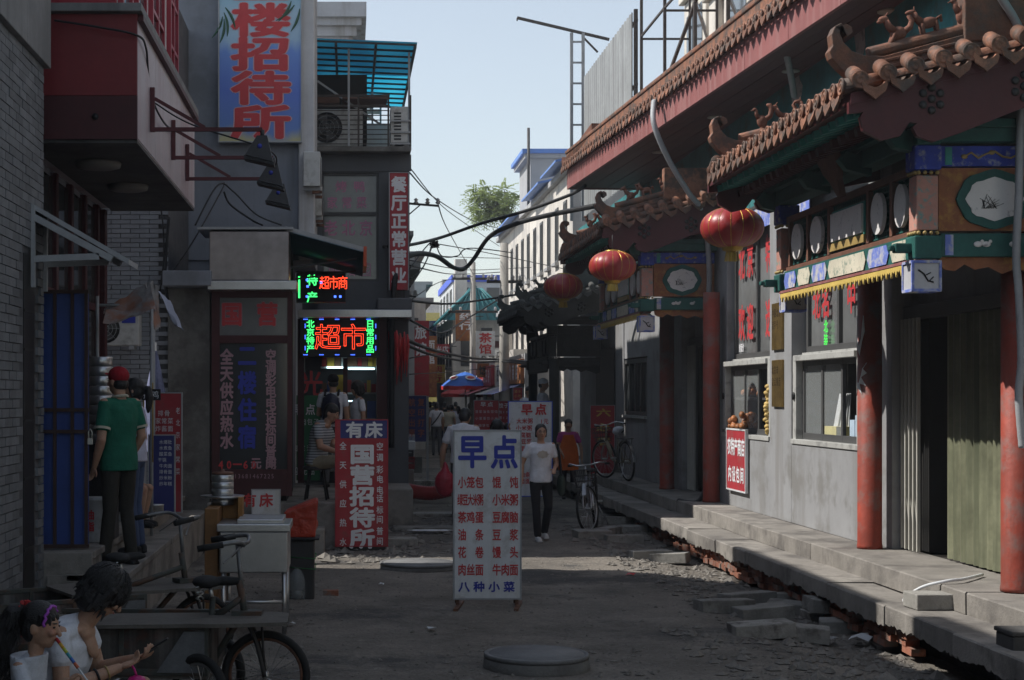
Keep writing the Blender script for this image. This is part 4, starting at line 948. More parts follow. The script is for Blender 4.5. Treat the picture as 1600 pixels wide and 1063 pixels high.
for i in range(5):
    for z in (szz(502), szz(556)): 
        for j in range(4): a.box(sx(476+i*24)+j*.018, sx(476+i*24)+j*.018+.011, SY-.628, SY-.62, z-.008, z+.006)
for i in range(3):
    for px in (478.5, 586):
        for j in range(4): a.box(sx(px)-.007, sx(px)+.007, SY-.628, SY-.62, szz(510+i*17)-j*.018, szz(510+i*17)-j*.018+.011)
W(a, 'blue_border_lights', lb, led)
led2 = thing('reflected_led_panel', 'glowing box imitating the reflection of the LED sign under the teal awning', 'sign', (sx(505), 22.6, 3.4))  # mirror image of the LED sign built as glowing letters
s2 = F/22.6
def lx(px): return (px-VX)/s2
def lz(py): return CH + (HY-py)/s2
W(B(lx(463), lx(540), 22.6, 22.9, lz(472), lz(424)), 'box', M['black'], led2); a = MB(); txt(a, '超市商', (lx(507), 22.6, lz(442)), RX, UZ, .15, .2, step=.13, off=.0, lift=.004); W(a, 'red_characters', lr, led2)
a = MB(); txt(a, '特产', (lx(488), 22.6, lz(438)), RX, UZ, .16, .16, step=.24, vert=True, off=.02, lift=.004); a.box(lx(466), lx(469), 22.594, 22.6, lz(466), lz(432)); W(a, 'green_characters', lgm, led2)
for (px, py) in ((478,436),(479,446),(478,462),(522,462),(530,462),(500,440)): W(B(lx(px), lx(px)+.03, 22.592, 22.6, lz(py)-.03, lz(py)), 'blue_reflection', lb, led2)
# caged balcony on the roof with condensers
cg = thing('balcony_cage', 'rusty iron balcony cage with rails above the restaurant window', 'railing', (.2, SY-.2, szz(240)))
M['oldiron'] = mat('old_brown_iron', (.06,.048,.042), .7, .25, 8, .15)
zb, zt = szz(240), szz(160)
W(B(-.55, sx(641), SY-.35, SY+1.2, zb-.02, zb+.06), 'floor_slab', M['roughgrey'], cg, .01)
for i in range(9): z = zb + .1 + i*.075; W(MB().beam((-.55,SY-.33,z),(sx(608),SY-.33,z),.014), 'rail', M['oldiron'], cg)
for x in (-.55, sx(560), sx(606), sx(640)): W(MB().beam((x,SY-.33,zb),(x,SY-.33,zt+.05),.03), 'post', M['oldiron'], cg)
for z in (zt-.12, zt+.04): W(MB().beam((-.55,SY-.34,z),(sx(608),SY-.34,z),.035), 'top_rail', M['oldiron'], cg)
for z in (zb+.1,zb+.28,zb+.46): W(MB().beam((sx(608),SY-.35,z),(sx(640),SY-.35,z),.025), 'rail', M['greymetal'], cg)
W(B(sx(496), sx(530), SY+.2, SY+.5, zt+.02, zt+.14).box(sx(535), sx(605), SY-.2, SY+.6, zt+.02, zt+.06), 'stored_boards', M['woodbrown'], cg)
def condenser(name, label, c, wdt, hgt, dep, rz=0, fan=True):
    t = thing(name, label, 'air conditioner', c, rz)
    W0 = lambda mb, n, m, p=t, bv=0: mb.build(n, m, p, bevel=bv)
    body = mat('condenser_casing', (.5,.5,.48), .5, .1, 3, .04, stain=((.3,.29,.27), .3, 4))
    W0(B(-wdt/2, wdt/2, -dep/2, dep/2, .03, hgt), 'casing', body, bv=.012)
    if fan:
        r = min(wdt*.3, hgt*.4); cx = -wdt*.17; cz = hgt*.52
        W0(MB().lathe([(r,0),(r,.006),(.01,.006)], (cx,-dep/2,cz), 24, axis=(0,-1,0)), 'fan_opening', M['black'])
        g_ = MB()
        for k in range(1, 5): g_.tube([(cx+r*k/4*cos(a), -dep/2-.012, cz+r*k/4*sin(a)) for a in [2*pi*j/20 for j in range(20)]], .003, 4, closed=True)
        for k in range(8): g_.beam((cx,-dep/2-.014,cz),(cx+r*cos(k*pi/4),-dep/2-.014,cz+r*sin(k*pi/4)),.004)
        W0(g_, 'fan_guard', M['greymetal']); fb = MB()
        for k in range(4): 
            a = k*pi/2; fb.add([(cx,-dep/2-.008,cz),(cx+r*.9*cos(a),-dep/2-.008,cz+r*.9*sin(a)),(cx+r*.85*cos(a+.7),-dep/2-.007,cz+r*.85*sin(a+.7))],[(0,1,2)])
        W0(fb, 'fan_blades', M['frame'])
    else:
        for k in range(9): W0(B(-wdt*.3, wdt*.1, -dep/2-.006, -dep/2, hgt*.12+k*hgt*.085, hgt*.12+k*hgt*.085+hgt*.045), 'louvre', M['black'])
    for x in (-wdt*.35, wdt*.35): W0(B(x-.03, x+.03, -dep/2, dep/2, -.02, .03), 'foot', M['greymetal'])
    return t
condenser('condenser_unit', 'large condenser behind the balcony rails with round fan', (sx(525), SY+.1, zb+.08), .85, .62, .3)
condenser('condenser_unit', 'narrow condenser with louvred side at the balcony corner', (sx(623), SY-.1, zb+.09), .28, .6, .45, fan=False)
condenser('condenser_unit', 'condenser with blue label on the painted brick wall under a sheet', (-2.93, 20.1, 2.55), .62, .46, .28)
for j, (px, py) in enumerate(((486,300),(489,345))):
    d = 23.0 + j*1.0; p = P(px, py, d)
    condenser('condenser_unit', ('upper','lower')[j] + ' condenser fixed to the hotel side wall facing the street', (p.x+.02, d, p.z), .8, .52, .24, rz=pi/2+.0)
    mbk = thing('condenser_bracket', ('upper','lower')[j] + ' iron bracket carrying a condenser on the hotel side wall', 'bracket', (p.x, d, p.z-.06)); W(MB().box(-.52, p.x+.16, d-.3, d-.26, p.z-.06, p.z-.02).box(-.52, p.x+.16, d+.26, d+.3, p.z-.06, p.z-.02), 'arm', M['rust'], mbk)
lbp = thing('condenser_label', 'blue label plate stuck on the condenser by the brick wall', 'label', (-2.75, 19.95, 2.9)); W(B(-2.83,-2.66,19.952,19.957,2.86,2.97), 'plate', M['blueprint'], lbp)
# blue translucent balcony roof
br = thing('balcony_roof', 'translucent bright blue corrugated roof sheet over the balcony', 'roof', (.3, 27, 7.4))
bmat = bpy.data.materials.new('blue_plastic_sheet'); bmat.use_nodes = True
n_ = bmat.node_tree; bs = n_.nodes['Principled BSDF']; bs.inputs['Base Color'].default_value = (.02,.25,.42,1); bs.inputs['Roughness'].default_value = .4
tl = n_.nodes.new('ShaderNodeBsdfTranslucent'); tl.inputs[0].default_value = (.03,.4,.62,1); ms = n_.nodes.new('ShaderNodeMixShader'); ms.inputs[0].default_value = .65
nz_ = n_.nodes.new('ShaderNodeTexNoise'); nz_.inputs['Scale'].default_value = 2.5; rr_ = n_.nodes.new('ShaderNodeValToRGB'); rr_.color_ramp.elements[0].color = (.015,.28,.45,1); rr_.color_ramp.elements[1].color = (.05,.5,.7,1); rr_.color_ramp.elements[0].position = .35; rr_.color_ramp.elements[1].position = .65
n_.links.new(nz_.outputs['Fac'], rr_.inputs[0]); n_.links.new(rr_.outputs[0], tl.inputs[0])
n_.links.new(bs.outputs[0], ms.inputs[1]); n_.links.new(tl.outputs[0], ms.inputs[2]); n_.links.new(ms.outputs[0], n_.nodes['Material Output'].inputs[0])
def rf(x, y): return 7.47 - .03*(x) + .012*(y-24.7)
cs = MB(); n = 60; vs = []
for i in range(n+1):
    yy = 24.7 + 6.0*i/n; dz = .014*(1 if i % 2 else -1); vs += [(-.75, yy, rf(-.75,yy)+dz), (1.06+.008*i/n, yy, rf(1.06,yy)+dz-.02)]
cs.add(vs, [(2*i,2*i+1,2*i+3,2*i+2) for i in range(n)]); W(cs, 'sheet', bmat, br)
for i in range(13): yy = 24.75 + i*.48; W(MB().beam((-.75,yy,rf(-.75,yy)-.04),(1.05,yy,rf(1.05,yy)-.06),.03,.03), 'purlin', M['iron'], br)
for x in (-.2, .42, 1.03): W(MB().beam((x,24.72,rf(x,24.7)-.07),(x,30.6,rf(x,30.6)-.07),.04,.05), 'rafter', M['iron'], br)
for (x, y) in ((.0,25.1),(.95,25.2),(.42,28.5),(.6,30.2)): W(MB().beam((x,y,zb+.05),(x,y,rf(x,y)-.08),.035), 'post', M['greymetal'], br)
W(MB().beam((-.5,25.4,6.95),(.5,25.6,6.3),.03), 'brace', M['greymetal'], br)
W(B(-.7,.3,26.4,30.9,6.2,7.25), 'rooftop_hut', M['darkroom'], br)
# red vertical restaurant sign
rs = thing('restaurant_sign', 'tall narrow red sign with white characters hanging at the corner of dark building', 'sign', (sx(622), SY-.3, szz(455)))
W(B(sx(608), sx(636), SY-.42, SY-.3, szz(456), szz(276)), 'board', M['redsign'], rs, .006); e = MB(); e.box(sx(606.6),sx(608),SY-.43,SY-.3,szz(456),szz(275)).box(sx(636),sx(637.2),SY-.43,SY-.3,szz(456),szz(275)).box(sx(608),sx(636),SY-.43,SY-.3,szz(276),szz(275)); W(e, 'edge', M['greymetal'], rs)
a = MB(); txt(a, '餐厅正常营业', (sx(622), SY-.42, szz(294)), RX, UZ, .25, .26, step=.286, vert=True, off=.035, lift=.004); W(a, 'lettering', M['whiteprint'], rs)
W(MB().beam((sx(630),SY-.36,szz(456)),(sx(630),SY-.36,szz(475)),.02), 'stay', M['iron'], rs)
# red tassels hung at the shop corner
hg = thing('red_tassels', 'bunch of hanging red paper tassels at the supermarket corner', 'decoration', (sx(622), SY-.5, szz(600)))
for i in range(26):
    x = sx(rnd.uniform(606,637)); y = SY-.6+rnd.uniform(0,.3); z1 = szz(rnd.uniform(518,545)); L = rnd.uniform(.25,.65)
    W(MB().tube([(x,y,z1),(x+.01,y,z1-L*.3),(x,y,z1-L)],[.012,.025,.006],6), 'tassel', M['redprint'], hg)
# building behind, with stone cornice
bb = thing('corniced_building', 'teal brick building with pale stone cornice rising behind the blue balcony roof', 'building', (-1, 36, 0))
tealb = mat('teal_grey_brick', (.16,.22,.21), .8, .2, 3, .1, 20)
W(B(-5,.02,33,45,0,9.6), 'wall', tealb, bb)
for i, (o_, z0, z1) in enumerate(((.06,9.2,9.35),(.14,9.35,9.55),(.24,9.55,9.7),(.34,9.7,10.0))): W(B(-5-o_,.02+o_,33-o_,45+o_,z0,z1), 'cornice', M['whiteribbed'], bb)
for i in range(3):
    W(MB().prism([(.25*cos(a),.3*sin(a)) for a in [pi*j/10 for j in range(11)]]+[(-.25,-1.2),(.25,-1.2)], (.025,34.4+i*1.6,8.4), (0,1,0),(0,0,1),.04), 'arched_window', M['whiteribbed'], bb)
bkk = B(-.14,.14,-.012,.012,-.05,.05).mesh('brick', tealb)
for r in range(14):
    for i in range(5): WI('brick', bkk, bb, (-.75+i*.3+(.15 if r%2 else 0)-.1, 33-.01, 7.7+r*.112))
# side wing of L2 behind
# ------------------------------------------------------------------ above and beyond the restaurant
M['farwhite'] = mat('far_white_render', (.62,.58,.52), .85, .1, .6, .05, 10, stain=((.42,.4,.38), .3, .7), streak=((.4,.37,.34), .35, 1.6))
M['fargrey'] = mat('far_grey_render', (.36,.36,.36), .85, .12, .6, .05, 10, streak=((.26,.25,.25), .35, 1.6))
M['farblue'] = mat('blue_roof_sheet', (.1,.22,.55), .5, .15, 2, .03)
M['bluetrim'] = mat('bright_blue_trim', (.04,.1,.6), .5, .1, 2, 0)
M['farteal'] = mat('teal_roof_tile', (.04,.2,.22), .6, .2, 2, .1)
M['faryellow'] = mat('yellow_render', (.6,.5,.14), .8, .12, .5, 0)
M['pole'] = mat('concrete_pole', (.36,.34,.31), .85, .15, 2, .1)
whb = thing('white_stone_building', 'tall white stone building with moulded window surrounds above the tiled eave', 'building', (8, 23, 6))
W(B(6.5, 12, 14, 31, 5.9, 12.5), 'wall', M['farwhite'], whb)
for i in range(5):
    y = 15.2 + i*3.2
    W(B(6.35, 6.5, y-.25, y+.25, 6.0, 12.4), 'pilaster', M['farwhite'], whb, .03); W(B(6.25, 6.5, y-.35, y+.35, 8.9, 9.3), 'pilaster_block', M['farwhite'], whb, .03)
    f = W(B(6.4, 6.5, y+.7, y+2.5, 6.4, 9.4), 'window', M['farwhite'], whb, .02); W(B(6.385, 6.4, y+.95, y+2.25, 6.6, 9.1), 'pane', M['skyglass'], f); W(B(6.3, 6.42, y+.6, y+2.6, 9.4, 9.6), 'lintel', M['farwhite'], f, .02)
for z in (7.2, 9.7, 10.0): W(B(6.3 if z > 9 else 6.42, 6.5, 14, 31, z, z+.16), 'string_course', M['farwhite'], whb, .02)
hut = thing('rooftop_hut', 'grey rooftop hut with pale corrugated roof behind the scaffold', 'shed', (7, 34, 6))
W(B(6.2, 9, 32.2, 36, 5.9, 7.9), 'wall', M['fargrey'], hut); rf_ = MB(); vs = []; n = 30
for i in range(n+1): x = 5.9 + 3.2*i/n; dz = .03*(1 if i%2 else -1); vs += [(x, 31.9, 7.9+dz), (x, 36.2, 8.7+dz)]
rf_.add(vs, [(2*i,2*i+2,2*i+3,2*i+1) for i in range(n)]); W(rf_, 'roof_sheet', M['farwhite'], hut); W(B(6.6,8,32.15,32.2,6.6,7.4), 'window', M['glass'], hut)
# corrugated hoarding and scaffold on the roof
cor = thing('corrugated_hoarding', 'tall grey corrugated sheet hoarding standing on the roof edge', 'hoarding', (5.3, 33, 6))
cs = MB(); n = 90; vs = []
for i in range(n+1):
    yy = 30.0 + 6.2*i/n; dx = (.0,.035,.035,0)[i % 4]; vs += [(5.3+dx, yy, 6.0), (5.3+dx, yy, 9.15)]
cs.add(vs, [(2*i,2*i+1,2*i+3,2*i+2) for i in range(n)]); W(cs, 'sheet', mat('weathered_zinc_sheet', (.3,.31,.31), .55, .15, 1.2, .05, 10, streak=((.2,.2,.2), .5, 3)), cor)
for y in (30.0, 36.2): W(MB().beam((5.38,y,5.9),(5.38,y,9.2),.07), 'post', M['oldiron'], cor)
for z in (6.6, 7.8, 9.0): W(MB().beam((5.4,30,z),(5.4,36.2,z),.05), 'rail', M['oldiron'], cor)
sc = thing('scaffold', 'open dark steel scaffold frame rising from the roof beside hoarding', 'scaffold', (6, 28, 6))
S1 = [(5.45, 29.8), (5.45, 27.6), (5.5, 25.4), (5.5, 23.2), (5.5, 20.6)]
for i, (x, y) in enumerate(S1):
    top = 11.5
    W(MB().beam((x,y,6.0),(x,y,top),.05), 'upright', M['oldiron'], sc); W(MB().beam((x+.9,y,6.0),(x+.9,y,top),.04), 'upright', M['oldiron'], sc)
    for z in (7.3, 8.6, 9.9): W(MB().beam((x,y,z),(x+.9,y,z),.035), 'ledger', M['oldiron'], sc)
    if i < 4:
        x2, y2 = S1[i+1]
        for z in (7.35, 8.65): W(MB().beam((x,y,z),(x2,y2,z),.035), 'ledger', M['oldiron'], sc)
        W(MB().beam((x,y,6.4+i*.9),(x2,y2,7.3+i*.9),.05), 'brace', M['oldiron'], sc); W(MB().beam((x+.9,y,9.6-i*.3),(x2+.9,y2,7.6-i*.2),.035), 'brace', M['oldiron'], sc)
ms_ = thing('lattice_mast', 'slim lattice mast with a long boom on the roof edge', 'mast', (5.1, 37, 6))
mx0, mx1, my = (893-VX)*37/F, (911-VX)*37/F, 37.0
for x in (mx0, mx1): W(MB().beam((x,my,6),(x,my,10.35),.07), 'leg', M['greymetal'], ms_)
for i in range(9): W(MB().beam((mx0,my,6.3+i*.48),(mx1,my,6.3+i*.48),.04), 'rung', M['greymetal'], ms_)
W(MB().beam(P(808,28,37), P(952,62,37), .06), 'boom', M['oldiron'], ms_); W(MB().beam((mx1,my,10.25), P(934,82,37), .04), 'stay', M['oldiron'], ms_); W(MB().tube([P(808,28,37), P(808,33,37)], .015, 6), 'hook', M['oldiron'], ms_)
# ------------------------------------------------------------------ far buildings
def facade_x(t, X, y0, y1, rows, n, wz, face=-1, fw=.06, wfrac=.5, m_f='frame', m_p='glass'):
    st = (y1-y0)/n
    for (z0, z1) in rows:
        for i in range(n):
            a = y0 + st*(i+.5-wfrac/2); b = a + st*wfrac; xo = X + face*.03
            f = MB(); lo, hi = min(X, xo), max(X, xo)
            f.box(lo,hi,a,a+fw,z0,z1).box(lo,hi,b-fw,b,z0,z1).box(lo,hi,a+fw,b-fw,z0,z0+fw).box(lo,hi,a+fw,b-fw,z1-fw,z1).box(lo,hi,(a+b)/2-fw/2,(a+b)/2+fw/2,z0+fw,z1-fw)
            fo = W(f, 'window', M[m_f], t); W(B(X+face*.012-.004, X+face*.012+.004, a+fw*.5, b-fw*.5, z0+fw*.5, z1-fw*.5), 'pane', M[m_p], fo)
            W(B(min(X,X+face*.12), max(X,X+face*.12), a-.08, b+.08, z0-.1, z0-.01), 'sill', M['fargrey'], fo)
def facade_y(t, Y, x0, x1, rows, n, fw=.06, wfrac=.55, m_f='frame', m_p='glass'):
    st = (x1-x0)/n
    for (z0, z1) in rows:
        for i in range(n):
            a = x0 + st*(i+.5-wfrac/2); b = a + st*wfrac
            f = MB(); f.box(a,a+fw,Y-.03,Y,z0,z1).box(b-fw,b,Y-.03,Y,z0,z1).box(a+fw,b-fw,Y-.03,Y,z0,z0+fw).box(a+fw,b-fw,Y-.03,Y,z1-fw,z1)
            fo = W(f, 'window', M[m_f], t); W(B(a+fw*.5,b-fw*.5,Y-.016,Y-.008,z0+fw*.5,z1-fw*.5), 'pane', M[m_p], fo)
wt = thing('long_white_building', 'long two storey white building with two window rows and blue roof sheets', 'building', (8, 53, 0))
W(B(5.95, 12, 42.5, 63, 0, 8.0), 'wall', M['farwhite'], wt); W(B(5.8, 5.95, 42.5, 63, 5.05, 5.25), 'string_course', M['fargrey'], wt, .02); W(B(5.8, 12, 42.4, 63.1, 7.98, 8.15), 'parapet_cap', M['fargrey'], wt, .02)
facade_x(wt, 5.95, 43, 62.8, ((5.75,7.3),(3.4,4.7)), 11, 1, -1, .07, .36)
for i, (ya, yb, z) in enumerate(((42.6,46,8.5),(46.6,51,8.45),(54.5,62,8.4))):
    W(MB().add([(5.5,ya,z-.32),(8.5,ya,z+.3),(8.5,yb,z+.3),(5.5,yb,z-.32),(5.5,ya,z-.26),(8.5,ya,z+.36),(8.5,yb,z+.36),(5.5,yb,z-.26)], [(0,3,2,1),(4,5,6,7),(0,1,5,4),(1,2,6,5),(2,3,7,6),(3,0,4,7)]), 'blue_roof_sheet', M['farblue'], wt)
W(B(6.3, 8.5, 55.5, 59, 8.1, 10.2).box(6.1, 8.6, 55.4, 59.1, 10.2, 10.35, ), 'roof_room', M['fargrey'], wt); W(B(6.0, 8.7, 55.3, 59.2, 10.352, 10.5), 'roof_room_cap', M['farblue'], wt)
W(MB().tube([(6.2,55.2,8.1),(6.2,55.2,11.2)], .05, 6), 'roof_pipe', M['iron'], wt)
# low shops in front of it
cols = ['fargrey','farwhite','farwhite','fargrey']; sgn = [('ochre','brown'),('whiteboard','white'),('redsign','red'),('ochre','orange')]
for i in range(4):
    y0 = 45 + i*4.6; t = thing('low_shop', ('grey','pale','white fronted','end')[i] + ' low shop with %s sign fascia below the white building' % sgn[i][1], 'shop', (5.4, y0+2, 0), group='low shops along the far pavement')
    xx = 4.95 + (.15 if i % 2 else 0)
    W(B(xx, 5.95, y0, y0+4.5, 0, 3.15+.25*(i % 2)), 'wall', M[cols[i]], t); fo = W(B(xx-.04, xx, y0+.4, y0+2.6, .5, 2.2), 'shop_window', M['frame'], t); W(B(xx-.05, xx-.04, y0+.5, y0+2.5, .6, 2.1), 'pane', M['glass'], fo)
    W(B(xx-.05, xx, y0+2.9, y0+4.1, .1, 2.2), 'door', M['frame'], t); W(B(xx-.12, xx, y0+.1, y0+4.4, 2.3, 3.0), 'sign_fascia', M[sgn[i][0]], t, .01)
    a = MB(); txt(a, ('平价商店','快餐面馆','烟酒日杂','修理部')[i], (xx-.12, y0+3.9, 2.65), FY, UZ, .6, .5, step=.95 if i < 3 else 1.2, off=.03, lift=.006); W(a, 'sign_lettering', M['iron'] if i == 1 else M['whiteprint'], t)
    W(MB().add([(xx,y0+.2,2.3),(xx-.9,y0+.2,2.0),(xx-.9,y0+4.2,2.0),(xx,y0+4.2,2.3)], [(0,1,2,3)]), 'shop_awning', M['navy'] if i == 0 else M['redsign'] if i == 2 else M['fargrey'], t)
    W(B(xx-.02,xx,y0-.0,y0+4.5,0,.12), 'plinth', M['concrete'], t)
blb = thing('blue_trimmed_building', 'pale building with bright blue roof band rising behind the teal roof', 'building', (7, 86, 0))
W(B(5.35, 12, 82, 94, 0, 7.8), 'wall', mat('pale_blue_render', (.55,.57,.58), .8, .1, .6, 0), blb); W(B(5.25, 12.1, 81.9, 94.1, 7.8, 8.15), 'blue_roof_band', M['bluetrim'], blb); W(B(5.9,8.0,81.95,82,6.0,6.2), 'blue_trim', M['bluetrim'], blb); facade_y(blb, 82, 5.6, 8.0, ((6.3,7.5),(4.2,5.6)), 2)
facade_x(blb, 5.35, 82.3, 93.8, ((6.2,7.5),(3.6,5.2)), 4, 1, -1, .08, .5); W(B(5.4,6.0,81.2,82,4,8.9), 'stair_shaft', M['farwhite'], blb)
trb = thing('teal_roofed_building', 'white building with sweeping teal tiled roof beyond the low shops', 'building', (6, 72, 0))
W(B(4.35, 8, 67, 79, 0, 5.3), 'wall', M['farwhite'], trb); facade_x(trb, 4.35, 67.4, 78.6, ((3.2,4.8),), 5, 1, -1, .1, .6); facade_y(trb, 67, 4.5, 6.2, ((3.2,4.8),), 2)
r_ = MB().add([(3.85,66.4,5.1),(3.85,79.5,5.1),(5.3,79.5,6.5),(5.3,66.8,6.5),(7.2,66.4,5.1)], [(0,3,2,1),(0,4,3)]); rr = W(r_, 'roof', M['farteal'], trb)
for i in range(22): W(MB().tube([(3.85,66.7+i*.58,5.14),(5.3,67.0+i*.57,6.54)], .06, 6), 'tile_row', M['farteal'], trb)
for i in range(9): W(MB().tube([(4.1+i*.34,66.4,5.14),(5.3+(i-4)*.06,66.78,6.45)], .04, 6), 'hip_tile_row', M['farteal'], trb)
W(MB().tube([(3.8,66.35,5.12),(5.3,66.8,6.55)], .07, 8), 'hip_ridge', M['farteal'], trb)
yb_ = thing('yellow_building', 'far yellow building with grey stair tower', 'building', (8, 125, 0)); W(B(5.9, 12, 122, 135, 0, 8.3), 'wall', M['faryellow'], yb_); W(B(7.1, 8.2, 121.5, 124, 8.3, 10.8), 'stair_tower', M['fargrey'], yb_); facade_y(yb_, 122, 6.1, 9, ((6,7.4),(3.6,5)), 2, .1); facade_x(yb_, 5.9, 122.3, 134.5, ((6,7.4),), 4, 1, -1, .1, .5)
# far left row and end of the street
def shopx(xy): return xy
fl = [(1.15,31.05,33.3,7.1,'fargrey'),(1.2,33.4,46,4.6,'farwhite'),(1.9,46.3,58,6.0,'fargrey'),(2.8,58.4,72,5.4,'farwhite'),(3.5,72.5,92,7.0,'fargrey'),(4.2,93,118,6.5,'farwhite')]  # first house unseen, shaped to keep sun off the restaurant wall
fdesc = ['tall grey','whitewashed','taller grey','pale','dull grey','farthest pale']
for i, (x, y0, y1, h, c) in enumerate(fl):
    t = thing('street_house', fdesc[i] + (' unseen house beyond the supermarket, shaped to shade the restaurant wall' if i == 0 else ' house in the row beyond the supermarket, number %s from it' % ('two','three','four','five','six')[i-1] if i else ''), 'building', (x-2, (y0+y1)/2, 0), group='houses beyond the supermarket')
    W(B(x-5, x, y0, y1, 0, h), 'wall', M[c], t); facade_x(t, x, y0+.3, y1-.3, ((h-1.9,h-.6),(.7,2.4)), 3, 1, 1, .08, .6); W(B(x-5,x+(.3 if i else .03),y0,y1,h,h+.14), 'roof_edge', M['fargrey'], t)
    facade_y(t, y0, x-1.0, x-.05, ((h-1.9,h-.6),), 1, .06)
    if i < 2: continue
    s = W(B(x, x+.5, y0+1.5, y0+1.62, 1.9, 4.2), 'projecting_sign', M[('redsign','navy','redsign','ochre','redsign','navy')[i]], t); a = MB(); txt(a, ('航空票务','特价书','旅馆','面馆','住宿','网吧')[i], (x+.25, y0+1.5, 3.85), RX, UZ, .36, .42, step=.5, vert=True, off=.03, lift=.006); W(a, 'sign_lettering', M['whiteprint'], t)
en = thing('end_block', 'pale hazy block of flats closing the far end of the street', 'building', (6, 160, 0)); W(B(2, 9, 158, 170, 0, 9), 'wall', M['fargrey'], en); facade_y(en, 158, 2.3, 8.7, ((6.5,7.8),(4.3,5.6),(2.1,3.4)), 5, .1)
en2 = thing('end_block', 'taller far block with balconies behind the end of the street', 'building', (12, 190, 0)); W(B(6, 20, 188, 200, 0, 13), 'wall', M['farwhite'], en2); facade_y(en2, 188, 6.4, 19.5, ((10,11.4),(7.6,9),(5,6.4)), 7, .12)
# red hanging banners in the far street
for i, (px, py0, py1, d, w_, c, lab) in enumerate(((663,560,600,78,.55,'redsign','far red vertical banner with white squares on the side of the supermarket row'), (675,565,590,82,.5,'redsign','shorter far red banner beside the tall one'), (698,560,590,84,.4,'navy','far blue banner under the teal roof'))):
    a, b = P(px, py0, d), P(px, py1, d); t = thing('street_banner', lab, 'banner', (a.x, d, b.z)); W(B(a.x-w_/2, a.x+w_/2, d, d+.06, b.z, a.z), 'cloth', M[c], t)
    l = MB(); k = max(2, int((a.z-b.z)/.45)); txt(l, '酒店住宿'[:k], (a.x, d, a.z-.25), RX, UZ, .35, .35, step=.42, vert=True, off=.03, lift=.01); W(l, 'lettering', M['whiteprint'], t)
    W(MB().tube([(a.x-w_/2-.1,d+.05,a.z+.05),(a.x+w_/2+.1,d+.05,a.z+.05)], .02, 6), 'rod', M['iron'], t)
for (px0, px1, py0, py1, d, m_, s_t, lab) in ((746,784,568,590,56.5,'ochre','饭庄','brown hanging shop sign beyond the utility poles'), (750,786,546,565,57.5,'whiteboard','烤鸭店','white hanging shop sign with dark characters above the brown one'), (752,780,533,545,58.5,'baylow','','dark brown boxed balcony over the white shop sign'), (838,852,545,566,44,'yellow','面','yellow hanging shop sign lit by the sun beside the third canopy'), (806,836,573,580,47,'redsign','','red shop canopy strip beside the white shop fronts'), (816,824,585,625,46,'redsign','特价','narrow red shop banner in sunlight'), (790,800,520,600,52,'farwhite','','white column between the far shop fronts')):
    a, b = P(px0,py0,d), P(px1,py1,d); t = thing('hanging_shop_sign' if s_t else 'shop_front_piece', lab, 'sign' if s_t else 'shop front', (a.x, d, b.z)); W(B(a.x,b.x,d,d+.2,b.z if s_t or py1 < 600 else 0,a.z), 'board', M[m_], t, .02); W(B(a.x-.03,b.x+.03,d-.02,d+.22,a.z,a.z+.05), 'cap', M['fargrey'], t)
    if s_t:
        l = MB(); w_ = (b.x-a.x)/len(s_t); v_ = py1-py0 > 30
        txt(l, s_t, ((a.x+b.x)/2 if v_ else a.x+w_/2, d, a.z-.35 if v_ else (a.z+b.z)/2), RX, UZ, .25 if v_ else w_*.8, .3 if v_ else (a.z-b.z)*.7, step=.4 if v_ else w_, vert=v_, off=.02, lift=.01); W(l, 'sign_print', M['iron'] if m_ != 'redsign' else M['whiteprint'], t)
fcol = ['redsign','whiteboard','ochre','navy','redsign','yellow','ochre','bluelt','whiteboard','redsign','ochre','redsign']
for i in range(12):
    right = i % 3 != 0; d = (63,52,60,70,66,69,82,76,80,96,90,100)[i]; x = (4.15 if d > 64 else 4.75) if right else (2.25 if d < 58 else 2.9 if d < 72 else 3.6)
    z = 2.5 + (i*37 % 5)*.38; w_ = .5 + (i % 3)*.12; h_ = .45 + (i*13 % 4)*.35; x0 = x - w_ if right else x
    t = thing('far_shop_sign', ('red far shop sign over the walking crowd on the shaded side', 'white far shop sign with red print beside the umbrella pole', 'brown far shop sign just beyond the umbrella pole', 'navy far shop sign next to the tall red banner', 'red far shop sign below the teal roof eave', 'yellow far shop sign low under the teal roof', 'brown far shop sign behind the tall red banner', 'pale blue far shop sign on the teal roofed house', 'white far shop sign past the teal roofed house', 'red far shop sign deep in the shaded row', 'brown far shop sign at the end of the sunny row', 'last red far shop sign before the end block')[i], 'sign', (x, d, z), group='far shop signs'); W(B(x0, x0+w_, d, d+.1, z, z+h_), 'board', M[fcol[i]], t)
    l = MB(); n_c = max(1, int(h_/.4)); txt(l, '酒茶药面米烟'[i % 6]+'店馆行'[i % 3], (x0+w_/2, d, z+h_-.22), RX, UZ, w_*.7, .34, step=.36, vert=True, off=.02, lift=.01) if n_c > 1 else txt(l, '酒茶药面米烟'[i % 6]+'店', (x0+w_*.28, d, z+h_/2), RX, UZ, w_*.42, h_*.7, step=w_*.45, off=.02, lift=.01); W(l, 'sign_print', M['whiteprint'] if fcol[i] not in ('whiteboard','yellow') else M['redprint'], t); W(MB().beam((x0 if not right else x0+w_, d+.05, z+h_*.8), (x+(.3 if right else -.1), d+.05, z+h_*.8), .03), 'arm', M['iron'], t)
